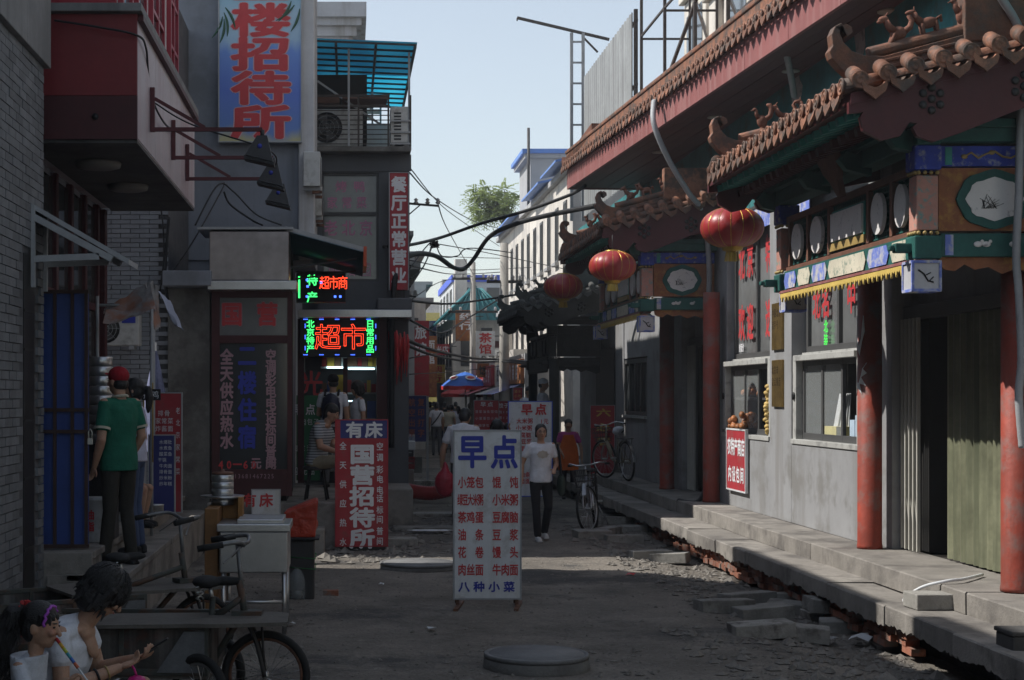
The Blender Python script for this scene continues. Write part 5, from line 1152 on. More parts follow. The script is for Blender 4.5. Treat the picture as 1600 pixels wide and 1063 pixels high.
# ------------------------------------------------------------------ tree behind the white building
def leafy(name, label, loc, trunk_h, crown, nclump, lp, seed, m_leaf, shift=0):
    r = random.Random(seed); t = thing(name, label, 'tree', loc)
    tr = MB(); top = V((0,0,trunk_h)); tr.tube([(0,0,0),(.1,0,trunk_h*.4),(-.05,.05,trunk_h*.75),(0,0,trunk_h)], [.2,.16,.12,.08], 8)
    lf = MB()
    for i in range(nclump):
        a = r.uniform(0, 2*pi); el = r.uniform(-.9, 1.2); rr = r.uniform(.45, 1)
        c = top + V((shift + crown[0]*rr*cos(a)*cos(el), crown[1]*rr*sin(a)*cos(el), crown[2]*(.15 + .85*rr*sin(el))))
        if i < 22: tr.tube([top - V((0,0,r.uniform(.1,1.2))), top.lerp(c, .5) + V((0,0,.12)), c], [.05,.03,.012], 5)
        for k in range(lp):        # drooping pinnate sprays
            d = V((r.gauss(0,1), r.gauss(0,1), r.gauss(-.1,.5))).normalized(); L = r.uniform(.35,.75); s = d.cross(V((0,0,1))).normalized()
            for q in range(6):
                b = c + d*L*(q+1)/6 - V((0,0,.18*((q+1)/6)**2))
                for sg in (-1, 1):
                    e = b + s*sg*.15*(1 - q*.1) + d*.07 - V((0,0,.04)); w_ = d*.04
                    lf.add([b, b + w_ + (e-b)*.5, e, b - w_ + (e-b)*.5], [(0,1,2,3)])
    tr.build('trunk', mat('bark', (.09,.07,.05), .9, .3, 6, .4), t); lf.build('crown', m_leaf, t); return t
leafm = mat('pale_green_leaf', (.15,.2,.06), .6, .3, 1.5, 0); 
ln_ = leafm.node_tree; tlx = ln_.nodes.new('ShaderNodeBsdfTranslucent'); tlx.inputs[0].default_value = (.34,.42,.14,1); mx_ = ln_.nodes.new('ShaderNodeMixShader'); mx_.inputs[0].default_value = .4
ln_.links.new(ln_.nodes['Principled BSDF'].outputs[0], mx_.inputs[1]); ln_.links.new(tlx.outputs[0], mx_.inputs[2]); ln_.links.new(mx_.outputs[0], ln_.nodes['Material Output'].inputs[0])
leafy('tree', 'pale green feathery tree rising behind the end of the white building', (6.4, 64.3, 0), 9.5, (1.15,1.0,1.0), 52, 9, 5, leafm, -.55)
# ------------------------------------------------------------------ poles, wires
def pole(label, x, y, h, arms, r=.14):
    t = thing('utility_pole', label, 'pole', (x, y, 0), group='utility poles')
    W(MB().tube([(x,y,-.05),(x,y,h)], [r, r*.65], 12), 'shaft', M['pole'], t)
    for z, L in arms:
        a = W(MB().box(x-L, x+L, y-.04, y+.04, z-.04, z+.04), 'crossarm', M['iron'], t)
        for k in (-.9,-.5,.5,.9):
            W(MB().lathe([(.03,0),(.06,.03),(.03,.06),(.055,.09),(.03,.13),(.01,.14)], (x+L*k, y, z+.04), 8), 'insulator', M['whiteribbed'], a)
    return t
pole('concrete utility pole by the blue umbrella, with two crossarms', *P(739,0,58)[:2], 6.8, ((6.2,.75),(5.0,.9)))
pole('concrete utility pole in front of the low shops', *P(788,0,45.5)[:2], 6.3, ((5.2,.5),), .17)
pole('far thin pole among the shop fronts', *P(707,0,80)[:2], 5.6, ((5.2,.5),), .12)
pole('far pole before the teal roofed house', *P(687,0,95)[:2], 5.2, ((4.8,.5),), .12)
pl_ = thing('wall_crossarm', 'insulator crossarm on the corner above the red restaurant sign', 'crossarm', P(640,322,27)); a_ = P(636,318,27); b_ = P(686,322,27)
W(MB().beam(a_, b_, .035, .035).beam(P(636,338,27), P(656,321,27), .02), 'arm', M['iron'], pl_)
for px in (650, 668, 684): p = P(px, 319, 27); W(MB().lathe([(.02,0),(.045,.02),(.02,.05),(.04,.07),(.01,.1)], (p.x,p.y,p.z), 8), 'insulator', M['whiteribbed'], pl_)
pl2 = thing('wall_crossarm', 'smaller insulator crossarm below the red restaurant sign', 'crossarm', P(636,462,29)); W(MB().beam(P(622,461,29), P(650,464,29), .03).beam(P(632,480,29),P(632,455,29),.025), 'arm', M['iron'], pl2)
for px in (640, 649): p = P(px, 462, 29); W(MB().lathe([(.02,0),(.045,.02),(.02,.05),(.04,.07),(.01,.1)], (p.x,p.y,p.z), 8), 'insulator', M['whiteribbed'], pl2)
def wire(pts, r, label, name='cable'):
    return one(MB().tube(catmull(pts, 10), r, 6), name, M['cable'], label, 'cable', 'overhead cables')
wire([P(600,386,25.0), P(640,383,27), P(690,371,30), P(750,350,30), P(820,330,29), P(890,305,28), P(915,290,27.6)], .03, 'upper thick black cable crossing to the eave end')
wire([P(612,700,25.0), P(612,560,25.0), P(614,470,25.0), P(622,420,25.2), P(645,398,26), P(680,400,28), P(708,418,30), P(725,420,31), P(740,405,31), P(765,370,30.5), P(800,352,30), P(850,338,29), P(930,322,27)], .045, 'thickest black cable looping in an S beside the red restaurant sign')
wire([P(640,470,27), P(700,475,34), P(760,468,38), P(840,455,36), P(870,448,33)], .025, 'long sagging cable below the tree from the shop corner to the third canopy')
wire([P(632,530,27), P(680,548,36), P(740,560,44), P(785,562,45.5), P(830,566,40), P(880,572,36)], .035, 'double cable sagging low over the far street, upper strand')
wire([P(632,538,27), P(680,556,36), P(740,566,44), P(785,565,45.4), P(830,570,40), P(880,577,36)], .03, 'double cable sagging low over the far street, lower strand')
wire([P(640,500,27), P(690,520,36), P(730,498,44), P(760,480,45), P(788,462,45.5)], .02, 'cable rising to the shop pole')
wire([P(640,415,27), P(700,428,50), P(739,428,58), P(788,425,46)], .015, 'thin wire by the upper crossarm of the umbrella pole')
wire([P(640,270,27), P(680,310,40), P(739,345,55), P(790,360,60)], .014, 'thin high wire sloping past the tree')
wire([P(684,318,27), P(700,360,40), P(739,428,58)], .012, 'thin wire from the wall crossarm to the umbrella pole')
wire([P(640,420,27), P(675,378,30), P(690,400,30), P(715,400,31), P(735,388,31), P(800,395,38)], .012, 'thin wire curling at the cable knot')
wire([P(640,450,27), P(665,410,29), P(676,378,30)], .012, 'short wire rising to the cable knot')
kn = thing('cable_knot', 'knotted bundle of black wire hanging on the upper cable', 'cable', P(678,382,29.5)); kb = MB()
for i in range(12): c = P(678,381,29.5); kb.tube([c + V((rnd.uniform(-.1,.1),0,rnd.uniform(-.08,.06))) for _ in range(4)], .012, 5)
W(kb, 'bundle', M['cable'], kn)
for i, (a_, m_, z_, lab) in enumerate((((640,262,27),(700,330,45),(780,385,62),'faint wire running from the sign corner to the white building roof'), ((640,398,27),(720,402,45),(788,404,46),'straight thin wire below the cable loop'), ((640,407,27),(730,422,48),(830,418,44),'straight thin wire just under the other below the loop'), ((676,380,30),(760,395,44),(880,420,43),'thin wire from the cable knot to the white building'), ((640,470,27),(690,440,50),(739,432,58),'thin wire climbing to the umbrella pole top'), ((640,436,27),(660,420,28),(676,384,30),'loose strand hanging from the cable knot'), ((640,560,28),(700,545,50),(739,505,58),'lower wire rising to the second crossarm'), ((640,585,28),(720,580,52),(800,570,48),'lowest wire across the far street'))): wire([P(*a_), P(*m_), P(*z_)], .011, lab)
wire([P(305,352,20.2), P(340,290,20.6), P(365,300,21), P(400,335,21), P(440,352,21)], .011, 'slack black wire on the hotel wall above the steel box', 'wall_cable')
wire([P(258,440,20.2), P(300,380,20.2), P(345,300,21.5), P(350,285,22)], .01, 'black wire slanting up the hotel wall from the ledge', 'wall_cable')
wire([P(350,300,21.5), P(360,320,21.6), P(395,345,21.6), P(410,352,21.2)], .014, 'thick wire sagging to the teal awning', 'wall_cable')
wire([P(248,470,20.3), P(256,400,20.3), P(252,330,20.3), P(240,310,20.3)], .01, 'black wire running down the painted bricks', 'wall_cable')
wire([P(262,470,20.3), P(258,420,20.3), P(264,340,20.35)], .02, 'bundle of wire beside the painted bricks', 'wall_cable')
wire([P(85,32,13.5), P(150,42,13.5), P(213,55,13.55), P(228,75,13.95), P(232,120,14.4), P(240,160,14.7), P(255,190,15), P(270,205,16)], .01, 'thin brown wire looping over the red bay', 'wall_cable')
wire([P(240,160,14.7), P(300,195,14.7), P(420,235,14.9), P(430,262,16)], .008, 'thin wire to the floodlights', 'wall_cable')
# ------------------------------------------------------------------ people
def remesh(mb, voxel, it=3):
    me = mb.mesh('tmp', []); ob = bpy.data.objects.new('tmp', me); TMP.collection.objects.link(ob)
    r = ob.modifiers.new('r', 'REMESH'); r.mode = 'VOXEL'; r.voxel_size = voxel; r.use_smooth_shade = True
    s = ob.modifiers.new('s', 'SMOOTH'); s.factor = .5; s.iterations = it
    TVL.update(); out = bpy.data.meshes.new_from_object(ob.evaluated_get(TVL.depsgraph))
    bpy.data.objects.remove(ob); bpy.data.meshes.remove(me)
    for p in out.polygons: p.use_smooth = True
    return out
def rpart(mb, name, m, parent, voxel, it=3):
    me = remesh(mb, voxel, it); me.name = name; me.materials.clear(); me.materials.append(m)
    o = bpy.data.objects.new(name, me); COL.objects.link(o); o.parent = parent; return o
SKIN = mat('skin', (.42,.25,.17), .55, .14, 14, .18, 120, obj=True, spec=.35, stain=((.4,.19,.13), .25, 11))
SKIN.node_tree.nodes['Principled BSDF'].inputs['Subsurface Weight'].default_value = .12; SKIN.node_tree.nodes['Principled BSDF'].inputs['Subsurface Radius'].default_value = (.012,.004,.002)
HAIR = mat('black_hair', (.009,.008,.008), .38, .3, 60, .5, 160, obj=True, spec=.5)
def cloth(name, c, rough=.85, stripe=None):
    m = mat(name, c, rough, .14, 9, .9, 7.5, obj=True)
    return m
BASE = dict(pel=(0,0,.93), wa=(0,0,1.07), ch=(0,-.005,1.27), nk=(0,.01,1.43), hd=(0,-.015,1.575),
    sha=(-.17,.01,1.385), ela=(-.215,.03,1.11), wra=(-.22,-.04,.87), shb=(.17,.01,1.385), elb=(.215,.03,1.11), wrb=(.22,-.04,.87),
    hia=(-.088,0,.9), kna=(-.095,-.015,.49), ana=(-.1,.03,.085), hib=(.088,0,.9), knb=(.095,-.015,.49), anb=(.1,.03,.085))
def hand(mb, w, d, nrm, side, curl=.5, sc=1.0):
    d = V(d).normalized(); nrm = (V(nrm) - d*V(nrm).dot(d)).normalized(); s = d.cross(nrm) * side
    rot = Matrix((s, nrm, d)).transposed(); c = w + d*.045*sc
    mb.ell(c, (.036*sc,.016*sc,.05*sc), rot, 10, 7)
    for i, (o, L) in enumerate(((-.026,.066),(-.009,.075),(.009,.07),(.026,.054))):
        b = w + d*.08*sc + s*o*sc; a1 = curl*.9; L *= sc
        k1 = b + (d*cos(a1) - nrm*sin(a1))*L*.45; a2 = curl*2.0
        k2 = k1 + (d*cos(a2) - nrm*sin(a2))*L*.32; a3 = curl*2.7; k3 = k2 + (d*cos(a3) - nrm*sin(a3))*L*.25
        mb.tube([b - d*.01, b, k1, k2, k3], [.0085*sc,.009*sc,.0082*sc,.0075*sc,.005*sc], 7)
    b = w + d*.025*sc - s*.03*sc; k1 = b + (d*.6 - s*.75 - nrm*.25*curl).normalized()*.036*sc; k2 = k1 + (d*.9 - s*.25 - nrm*curl*.6).normalized()*.03*sc
    mb.tube([b + s*.012, b, k1, k2], [.011*sc,.011*sc,.0095*sc,.007*sc], 7)
def person(label, loc, rz, H=1.68, J=None, shirt=None, pants=None, shoe=None, hair='short', group=None, vox=.014, sleeve=.5, legs='long', hy=0, hp=0, hr=0, hs=1.0, wide=1.0,
           cap=None, curl=(.5,.5), palms=None, skirt=None, skin=None, hem=.0, fat=1.0, kneeskin=False):
    k = H/1.7; j = {n: V(p)*k for n, p in BASE.items()}
    for n, p in (J or {}).items(): j[n] = V(p)
    for n in ('sha','shb','hia','hib'): j[n] = V((j[n].x*wide, j[n].y, j[n].z))
    t = thing('person', label, 'person', loc, rz, group); skin = skin or SKIN
    Rh = Matrix.Rotation(hy, 3, 'Z') @ Matrix.Rotation(hr, 3, 'Y') @ Matrix.Rotation(hp, 3, 'X'); q = k*hs; hd = j['hd']
    h = lambda x, y, z: hd + Rh @ V((x, y, z))*q
    b = MB()
    b.ell(hd, V((.073,.092,.112))*q, Rh, 16, 12); b.ell(h(0,-.028,-.062), V((.054,.056,.05))*q, Rh, 12, 8); b.ell(h(0,-.05,-.088), V((.026,.026,.022))*q, Rh)
    b.cap(h(0,-.088,.005), h(0,-.106,-.03), .009*q, .014*q, 8); b.ell(h(0,-.08,-.057), V((.024,.016,.012))*q, Rh); b.ell(h(-.033,-.075,-.022), V((.024,.02,.02))*q, Rh); b.ell(h(.033,-.075,-.022), V((.024,.02,.02))*q, Rh)
    for s in (-1, 1): b.ell(h(s*.075,.012,-.012), V((.012,.02,.03))*q, Rh)
    b.cap(j['nk'] - V((0,0,.03))*k, hd - V((0,0,.05))*q + Rh @ V((0,.02,0))*q, .05*k*fat, .05*q, 12)
    b.ell(j['nk'] - V((0,0,.035))*k, V((.11,.06,.04))*k)
    for s, a in ((-1,'a'), (1,'b')):
        sh, el, wr = j['sh'+a], j['el'+a], j['wr'+a]
        b.cap(sh, el, .046*k*fat, .038*k*fat, 12); b.cap(el, el.lerp(wr, .35), .038*k*fat, .038*k*fat, 12); b.cap(el.lerp(wr,.35), wr, .038*k*fat, .025*k, 12)
        pn = (palms or {}).get(a, V((-s, 0, 0)) if abs((wr-el).normalized().z) > .6 else V((0,0,1)))
        hand(b, wr, (wr-el).normalized(), pn, -s, curl[0 if s < 0 else 1], k*.98)
        if legs in ('short','bare'):
            b.cap(j['hi'+a].lerp(j['kn'+a],.5), j['kn'+a], .068*k*fat, .052*k*fat, 12); kn, an = j['kn'+a], j['an'+a]
            b.cap(kn, kn.lerp(an,.3), .05*k*fat, .053*k*fat, 12); b.cap(kn.lerp(an,.3), an, .053*k*fat, .033*k, 12)
    rpart(b, 'body', skin, t, vox*.72, 2)
    # eyes, brows, lips
    e = MB()
    for s in (-1, 1):
        e.ell(h(s*.031,-.0845,.008), V((.0135,.006,.0055))*q, Rh, 8, 6, 0); e.cap(h(s*.018,-.09,.028), h(s*.046,-.081,.029), .0035*q, .003*q, 6, 0)
    e.build('eyes_and_brows', HAIR, t); e = MB(); e.ell(h(0,-.0945,-.056), V((.021,.006,.0055))*q, Rh, 10, 6); e.build('lips', mat('lips', (.3,.1,.09), .5, .1, 9, 0), t)
    # hair
    hm = MB()
    if cap is None or hair != 'none':
        if hair == 'capped': hm.ell(h(0,.035,-.02), V((.076,.07,.06))*q, Rh, 12, 8)
        else:
            tied = hair in ('bun','pony'); hm.ell(h(0,.022 if tied else .018,.043 if tied else .04), V((.084,.0975 if tied else .098,.086 if tied else .088))*q, Rh, 16, 10); hm.ell(h(0,.04,-.005), V((.081,.072,.095))*q, Rh, 14, 10)
            for i in range(0 if tied else 9): a = -1.2 + i*.3; hm.cap(h(.08*sin(a), -.085*cos(a)+.012, .062), h(.083*sin(a*1.05), -.09*cos(a)+.008, .045 if abs(a) < .6 else .02), .012*q, .006*q, 6)
        if hair in ('long','pony','bun'):
            for s in (-1, 1): hm.cap(h(s*.072,-.01,.03), h(s*.073,.015,-.06), .018*q, .016*q, 8)
        if hair == 'long': hm.tube([h(0,.05,0), h(0,.075,-.1), h(0,.08,-.2), h(0,.085,-.26)], [.075*q,.072*q,.06*q,.03*q], 12)
        if hair == 'pony': hm.ell(h(0,.105,.03), V((.024,.024,.024))*q); hm.tube([h(0,.1,.03), h(0,.15,.02), h(0,.165,-.06), h(0,.155,-.17), h(0,.15,-.22)], [.022*q,.036*q,.042*q,.03*q,.01*q], 10)
        if hair == 'bun': hm.ell(h(0,.1,.0), V((.04,.035,.04))*q)
        if hair == 'bob':
            hm.ell(h(0,.01,.03), V((.105,.118,.112))*q, Rh, 16, 10); hm.ell(h(0,.04,-.04), V((.1,.085,.1))*q, Rh, 14, 10)
            for s in (-1,1): hm.cap(h(s*.09,-.02,.03), h(s*.088,-.0,-.075), .03*q, .02*q, 8)
            for i in range(110):
                a = rnd.uniform(0, 6.28); z = rnd.uniform(-.08,.1); r_ = .1*math.sqrt(max(.1, 1-(z/.14)**2)); p0 = (r_*cos(a), .012+r_*sin(a)*1.1, z)
                if p0[1] < -.06 and z < .04: continue
                hm.cap(h(*p0), h(p0[0]*1.12+rnd.uniform(-.01,.01), p0[1]*1.1+rnd.uniform(-.01,.01), p0[2]-rnd.uniform(.03,.07)), .011*q, .003*q, 6)
        rpart(hm, 'hair', HAIR, t, vox*.6, 1)
    if cap:
        c = MB(); c.ell(h(0,.01,.05), V((.086,.102,.082))*q, Rh, 16, 10); c.prism([(.062*cos(a), -.17*abs(sin(a))**.8*.42) for a in [pi*i/12 for i in range(13)]], h(0,-.075,.052), Rh @ V((1,0,0))*q, Rh @ V((0,1,-.28)).normalized()*q, .006)
        rpart(c, 'cap', cap, t, vox*.5, 2)
    # shirt
    xax = (j['shb'] - j['sha']).normalized()
    def ring_loft(mb, secs, n=18):
        vs = []; m_ = len(secs)
        for i, (c, rx, ry) in enumerate(secs):
            tn = (secs[min(i+1,m_-1)][0] - secs[max(i-1,0)][0]).normalized(); x = (xax - tn*xax.dot(tn)).normalized(); y = tn.cross(x)
            for a in range(n): th = 2*pi*a/n; vs.append(c + x*cos(th)*rx + y*sin(th)*ry)
        fs = [(i*n+a, i*n+(a+1)%n, (i+1)*n+(a+1)%n, (i+1)*n+a) for i in range(m_-1) for a in range(n)] + [tuple(range(n-1,-1,-1)), tuple((m_-1)*n+a for a in range(n))]
        mb.add(vs, fs, 0, True)
    f_ = k*fat*wide; mid = (j['sha'] + j['shb'])/2; sp = MB(); dn = (j['pel'] - j['wa']).normalized()
    ring_loft(sp, [(j['pel'] + dn*(.02+hem)*k, .17*f_, .125*f_), (j['pel'], .168*f_, .123*f_), (j['wa'], .15*f_, .11*f_), (j['ch'], .17*f_, .122*f_), (j['ch'].lerp(mid,.65), .165*f_, .11*f_), (mid + (mid-j['ch'])*.12, .135*f_, .075*f_), (j['nk'] - V((0,0,.015))*k, .066*k, .06*k)])
    for a in 'ab':
        sh, el, wr = j['sh'+a], j['el'+a], j['wr'+a]; sp.ell(sh - V((0,0,.012))*k, V((.052,.054,.05))*f_); sp.cap(j['nk'] - V((0,0,.035))*k, sh, .042*f_, .046*f_, 10)
        if sleeve > 0:
            sp.cap(sh - V((0,0,.015))*k, sh.lerp(el, min(1, sleeve)), .05*f_, .06*f_ if sleeve < 1 else .05*f_, 12)
            if sleeve > 1: sp.cap(el, el.lerp(wr, sleeve-1), .05*f_, .04*f_, 12)
    rpart(sp, 'shirt', shirt, t, vox, 3)
    # trousers / skirt and shoes
    tp = MB(); tp.ell(j['pel'] - V((0,0,.01))*k, V((.16,.118,.1))*f_)
    for a in 'ab':
        hi, kn, an = j['hi'+a], j['kn'+a], j['an'+a]
        if legs == 'long': tp.cap(hi, kn, .086*f_, .064*k, 14); tp.cap(kn, an.lerp(kn,.06), .063*k, .056*k, 14)
        else: tp.cap(hi, hi.lerp(kn, .82 if legs == 'short' else .45), .087*f_, .078*k, 14)
    if skirt: ring_loft(tp, [((j['hia']+j['hib'])/2 - V((0,0,skirt)), .2*k, .18*k), (j['pel'], .16*k, .12*k)])
    rpart(tp, 'trousers', pants, t, vox, 3)
    for a in 'ab':
        an = j['an'+a]; kn = j['kn'+a]; fwd = V((0,-1,0)); sp_ = MB(); fl = an.z - .085*k
        sp_.ell((an.x, an.y-.05*k, an.z-.045*k), (.042*k,.125*k,.038*k)); sp_.ell((an.x, an.y+.02*k, an.z-.03*k), (.038*k,.05*k,.045*k)); sp_.box(an.x-.04*k, an.x+.04*k, an.y-.165*k, an.y+.065*k, an.z-.083*k, an.z-.06*k)
        rpart(sp_, 'shoe', shoe, t, vox*.8, 2)
    t['hd'] = list(hd); return t, j, h
def strands(t, h, n, q, seed, cover=.2, length=.11, back=None):
    """loose locks lying over the head: thin tapering tubes that follow the skull downwards"""
    r = random.Random(seed); mb = MB()
    for i in range(n):
        a = r.uniform(0, 2*pi); zz = r.uniform(-.25, 1.0); 
        p = V((.098*cos(a)*math.sqrt(max(0,1-zz*zz)), .012+.11*sin(a)*math.sqrt(max(0,1-zz*zz)), .03+.108*zz)); d = V((cos(a)*.5, sin(a)*.5+.1, -.9)); pts = []
        if p.y < -.05 and p.z < .05: continue
        for k in range(5):
            pts.append(h(p.x, p.y, p.z)); rad = V((p.x/.1, (p.y-.012)/.112, (p.z-.03)/.11)); L_ = length/4*r.uniform(.7,1.2); tng = (d - rad*d.dot(rad)/max(rad.length_squared,.01)); tng.normalize(); p = p + tng*L_ + V((r.gauss(0,.003), r.gauss(0,.003), 0)); rad = V((p.x/.1, (p.y-.012)/.112, (p.z-.03)/.11)); 
            if rad.length < 1.02 + cover*.1 or k < 3: s_ = (1.03 + r.uniform(0,.05))/max(rad.length,.2); p = V((p.x*s_, .012+(p.y-.012)*s_, .03+(p.z-.03)*s_)) if p.z > -.03 else p
        mb.tube(pts, [.003*q,.0035*q,.003*q,.002*q,.0006*q], 4)
    mb.build('loose_locks', HAIR, t)
def flat(t): return t[0]
WH = cloth('white_cotton', (.62,.63,.68)); BLK = cloth('black_cotton', (.012,.012,.015)); NAV = cloth('navy_denim', (.06,.085,.16)); KHA = cloth('khaki_cotton', (.32,.28,.2)); GRY = cloth('grey_cotton', (.1,.1,.105))
DKG = cloth('dark_olive_trousers', (.035,.032,.026)); SHW = cloth('white_trainers', (.6,.6,.6)); SHD = cloth('dark_shoes', (.02,.02,.02)); GRN = cloth('green_polo', (.012,.12,.075)); LIL = cloth('pale_lilac_cotton', (.5,.5,.62))
# woman walking towards the camera
p = G(845, 846)
t, j, h = person('woman in white T-shirt and black trousers walking towards the camera', p, RAD(6), 1.58, dict(
    kna=(-.075,-.05,.46), ana=(-.06,-.08,.08), knb=(.09,-.06,.47), anb=(.085,.16,.11), ela=(-.25,.05,1.03), wra=(-.27,-.02,.8), elb=(.23,.06,1.04), wrb=(.16,-.12,.98)), WH, BLK, SHW, 'bun', hem=.06)
g_ = MB()
for s in (-1, 1): g_.tube([h(s*.031+.022*cos(a), -.1, .006+.016*sin(a)) for a in [2*pi*i/12 for i in range(12)]], .002, 5, closed=True)
g_.beam(h(-.01,-.101,.008), h(.01,-.101,.008), .003); g_.build('glasses', M['black'], t)
pr_ = MB(); pr_.prism(oval_poly(.075,.05,.1), (0,-.118,1.17), (1,0,0), (0,0,1), .004); pr_.build('shirt_print', cloth('beige_print', (.4,.36,.32)), t)
bag = thing('shoulder_bag', 'dark green shoulder bag hanging at the side of the walking woman', 'bag', p + V((.27,-.02,.62))); mb = MB(); mb.ell((0,0,.14),(.06,.11,.16)); rpart(mb, 'pouch', cloth('dark_green_canvas', (.03,.045,.035)), bag, .02); MB().tube(catmull([(0,.06,.26),(-.02,.05,.5),(-.05,.0,.68),(-.03,-.07,.55),(0,-.06,.26)], 6), .012, 6).build('strap', BLK, bag)
# man in green with red cap
p = P(186, 880, 13.75); p.z = .5
RED = cloth('red_cap_cotton', (.3,.012,.02)); CRM = cloth('cream_trim', (.45,.42,.33))
t, j, h = person('man in green polo shirt and red cap standing on the raised pavement', p, RAD(-132), 1.7, dict(kna=(-.1,-.02,.48), ana=(-.1,.05,.085), knb=(.1,.0,.48), anb=(.11,-.06,.085), ela=(-.22,.04,1.1), wra=(-.2,-.1,.9), elb=(.235,.05,1.08), wrb=(.22,-.06,.85)), GRN, DKG, SHD, 'capped', cap=RED, hem=.1, sleeve=.62, vox=.011, fat=1.08)
c_ = MB(); c_.tube([j['nk'] + V((.066*cos(a), .058*sin(a)+.0, .012 + .012*sin(a))) for a in [2*pi*i/16 for i in range(16)]], .014, 6, closed=True); c_.build('collar', CRM, t)
for a in 'ab':
    sh, el = j['sh'+a], j['el'+a]; MB().tube([sh.lerp(el,.66), sh.lerp(el,.73)], .071, 16, caps=False).build('sleeve_band', CRM, t)
# woman beside him
p = P(210, 870, 14.7); p.z = .5
person('woman with ponytail, white top and blue jeans beside the man in green', p, RAD(-98), 1.62, dict(wra=(-.2,-.18,.98), ela=(-.21,.03,1.06)), LIL, NAV, SHD, 'pony', sleeve=.55, hem=.02)
# someone sitting on the upper step, knees showing
p = P(218, 800, 16.3); p.z = .68
person('person in white top and dark shorts sitting on the upper step behind them', p - V((.28,0,0)), RAD(75), 1.6, dict(pel=(0,0,.13), wa=(0,0,.27), ch=(0,-.02,.46), nk=(0,-.04,.63), hd=(0,-.08,.77), sha=(-.16,-.03,.58), shb=(.16,-.03,.58), ela=(-.2,-.1,.36), elb=(.2,-.1,.36), wra=(-.12,-.3,.36), wrb=(.12,-.3,.36),
    hia=(-.09,0,.12), hib=(.09,0,.12), kna=(-.1,-.38,.33), knb=(.1,-.36,.33), ana=(-.1,-.34,.02), anb=(.1,-.3,.02)), WH, BLK, SHD, 'short', legs='short')
# man on the stool in a striped shirt
p = V((-.42, 20.9, .6))
stripe = cloth('striped_polo', (.3,.31,.33)); sn = stripe.node_tree; tcx = sn.nodes.new('ShaderNodeTexCoord'); wv = sn.nodes.new('ShaderNodeTexWave'); wv.bands_direction = 'Z'; wv.inputs['Scale'].default_value = 9; wv.inputs['Distortion'].default_value = .4; sn.links.new(tcx.outputs['Object'], wv.inputs['Vector'])
rm = sn.nodes.new('ShaderNodeValToRGB'); rm.color_ramp.elements[0].color = (.12,.13,.15,1); rm.color_ramp.elements[1].color = (.4,.41,.42,1); rm.color_ramp.elements[0].position = .35; rm.color_ramp.elements[1].position = .55; sn.links.new(wv.outputs['Fac'], rm.inputs[0]); sn.links.new(rm.outputs[0], sn.nodes['Principled BSDF'].inputs['Base Color'])
person('heavy man in grey striped polo sitting on a stool beside the red lodging sign', p, RAD(70), 1.72, dict(pel=(0,0,.5), wa=(0,-.02,.64), ch=(0,-.06,.84), nk=(0,-.13,1.0), hd=(0,-.21,1.13), sha=(-.18,-.08,.96), shb=(.18,-.08,.96), ela=(-.24,-.14,.7), elb=(.24,-.14,.7), wra=(-.12,-.36,.62), wrb=(.12,-.36,.62),
    hia=(-.1,-.02,.49), hib=(.1,-.02,.49), kna=(-.14,-.43,.5), knb=(.14,-.43,.5), ana=(-.14,-.4,.085), anb=(.14,-.38,.085)), stripe, KHA, SHD, 'short', hp=RAD(22), fat=1.15, hem=.02)
st = thing('stool', 'dark metal stool under the man in the striped polo', 'stool', p + V((0,.0,0)))
MB().lathe([(.17,.39),(.18,.4),(.18,.43),(.16,.44)], n=18).build('seat', M['iron'], st)
for a in range(4): MB().tube([(.12*cos(a*pi/2+.7), .12*sin(a*pi/2+.7), .4), (.2*cos(a*pi/2+.7), .2*sin(a*pi/2+.7), 0)], .014, 8).build('leg', M['iron'], st)
MB().tube([(.16*cos(a), .16*sin(a), .2) for a in [2*pi*i/16 for i in range(16)]], .008, 6, closed=True).build('ring', M['iron'], st)
# customers at the supermarket
p = V((-.24, 24.0, .58))
t, j, h = person('man with dark backpack and cap standing at the supermarket door', p, RAD(172), 1.7, dict(elb=(.22,-.02,1.1), wrb=(.12,-.22,1.15)), WH, GRY, SHD, 'capped', cap=BLK, hy=RAD(25))
bp = thing('backpack', 'dark navy backpack on the back of the man in the cap', 'backpack', p, RAD(172)); mb = MB(); mb.ell((0,.2,1.18),(.15,.1,.24)); mb.ell((0,.25,1.08),(.12,.07,.13)); mb.box(-.12,.12,.12,.25,.98,1.35); rpart(mb, 'pack', cloth('navy_nylon', (.018,.02,.045), .5), bp, .02)
for s in (-1,1): MB().tube(catmull([(s*.1,.13,1.38),(s*.1,.03,1.46),(s*.1,-.1,1.36),(s*.12,-.12,1.2),(s*.14,.02,1.02)], 5), .018, 6).build('strap', BLK, bp)
p = V((.14, 24.2, .58))
person('woman in white polo facing the shop shelves', p, RAD(-75), 1.6, None, WH, BLK, SHD, 'bob', sleeve=.5)
# man behind the white breakfast sign, carrying a bag
p = P(724, 860, 23.2); p.z = 0
person('man in white T-shirt with bowed head behind the white breakfast sign', p, RAD(165), 1.82, dict(hd=(.0,-.13,1.64), nk=(0,-.04,1.52), ela=(-.25,-.01,1.16), wra=(-.28,-.08,.93), elb=(.3,0,1.17), wrb=(.33,-.06,.92)), WH, GRY, SHD, 'short', hp=RAD(35), fat=1.12, sleeve=.55)
rb = thing('red_carrier_bag', 'red plastic carrier bag hanging by the man behind the breakfast sign', 'bag', P(695,775,22.9)); mb = MB(); mb.ell((0,0,.18),(.15,.11,.2)); mb.tube([(0,0,.3),(.01,0,.42),(0,0,.5)], [.09,.04,.015], 10)
rpart(mb, 'sack', mat('red_plastic_film', (.3,.02,.04), .35, .2, 6, .9, 14, obj=True), rb, .018)
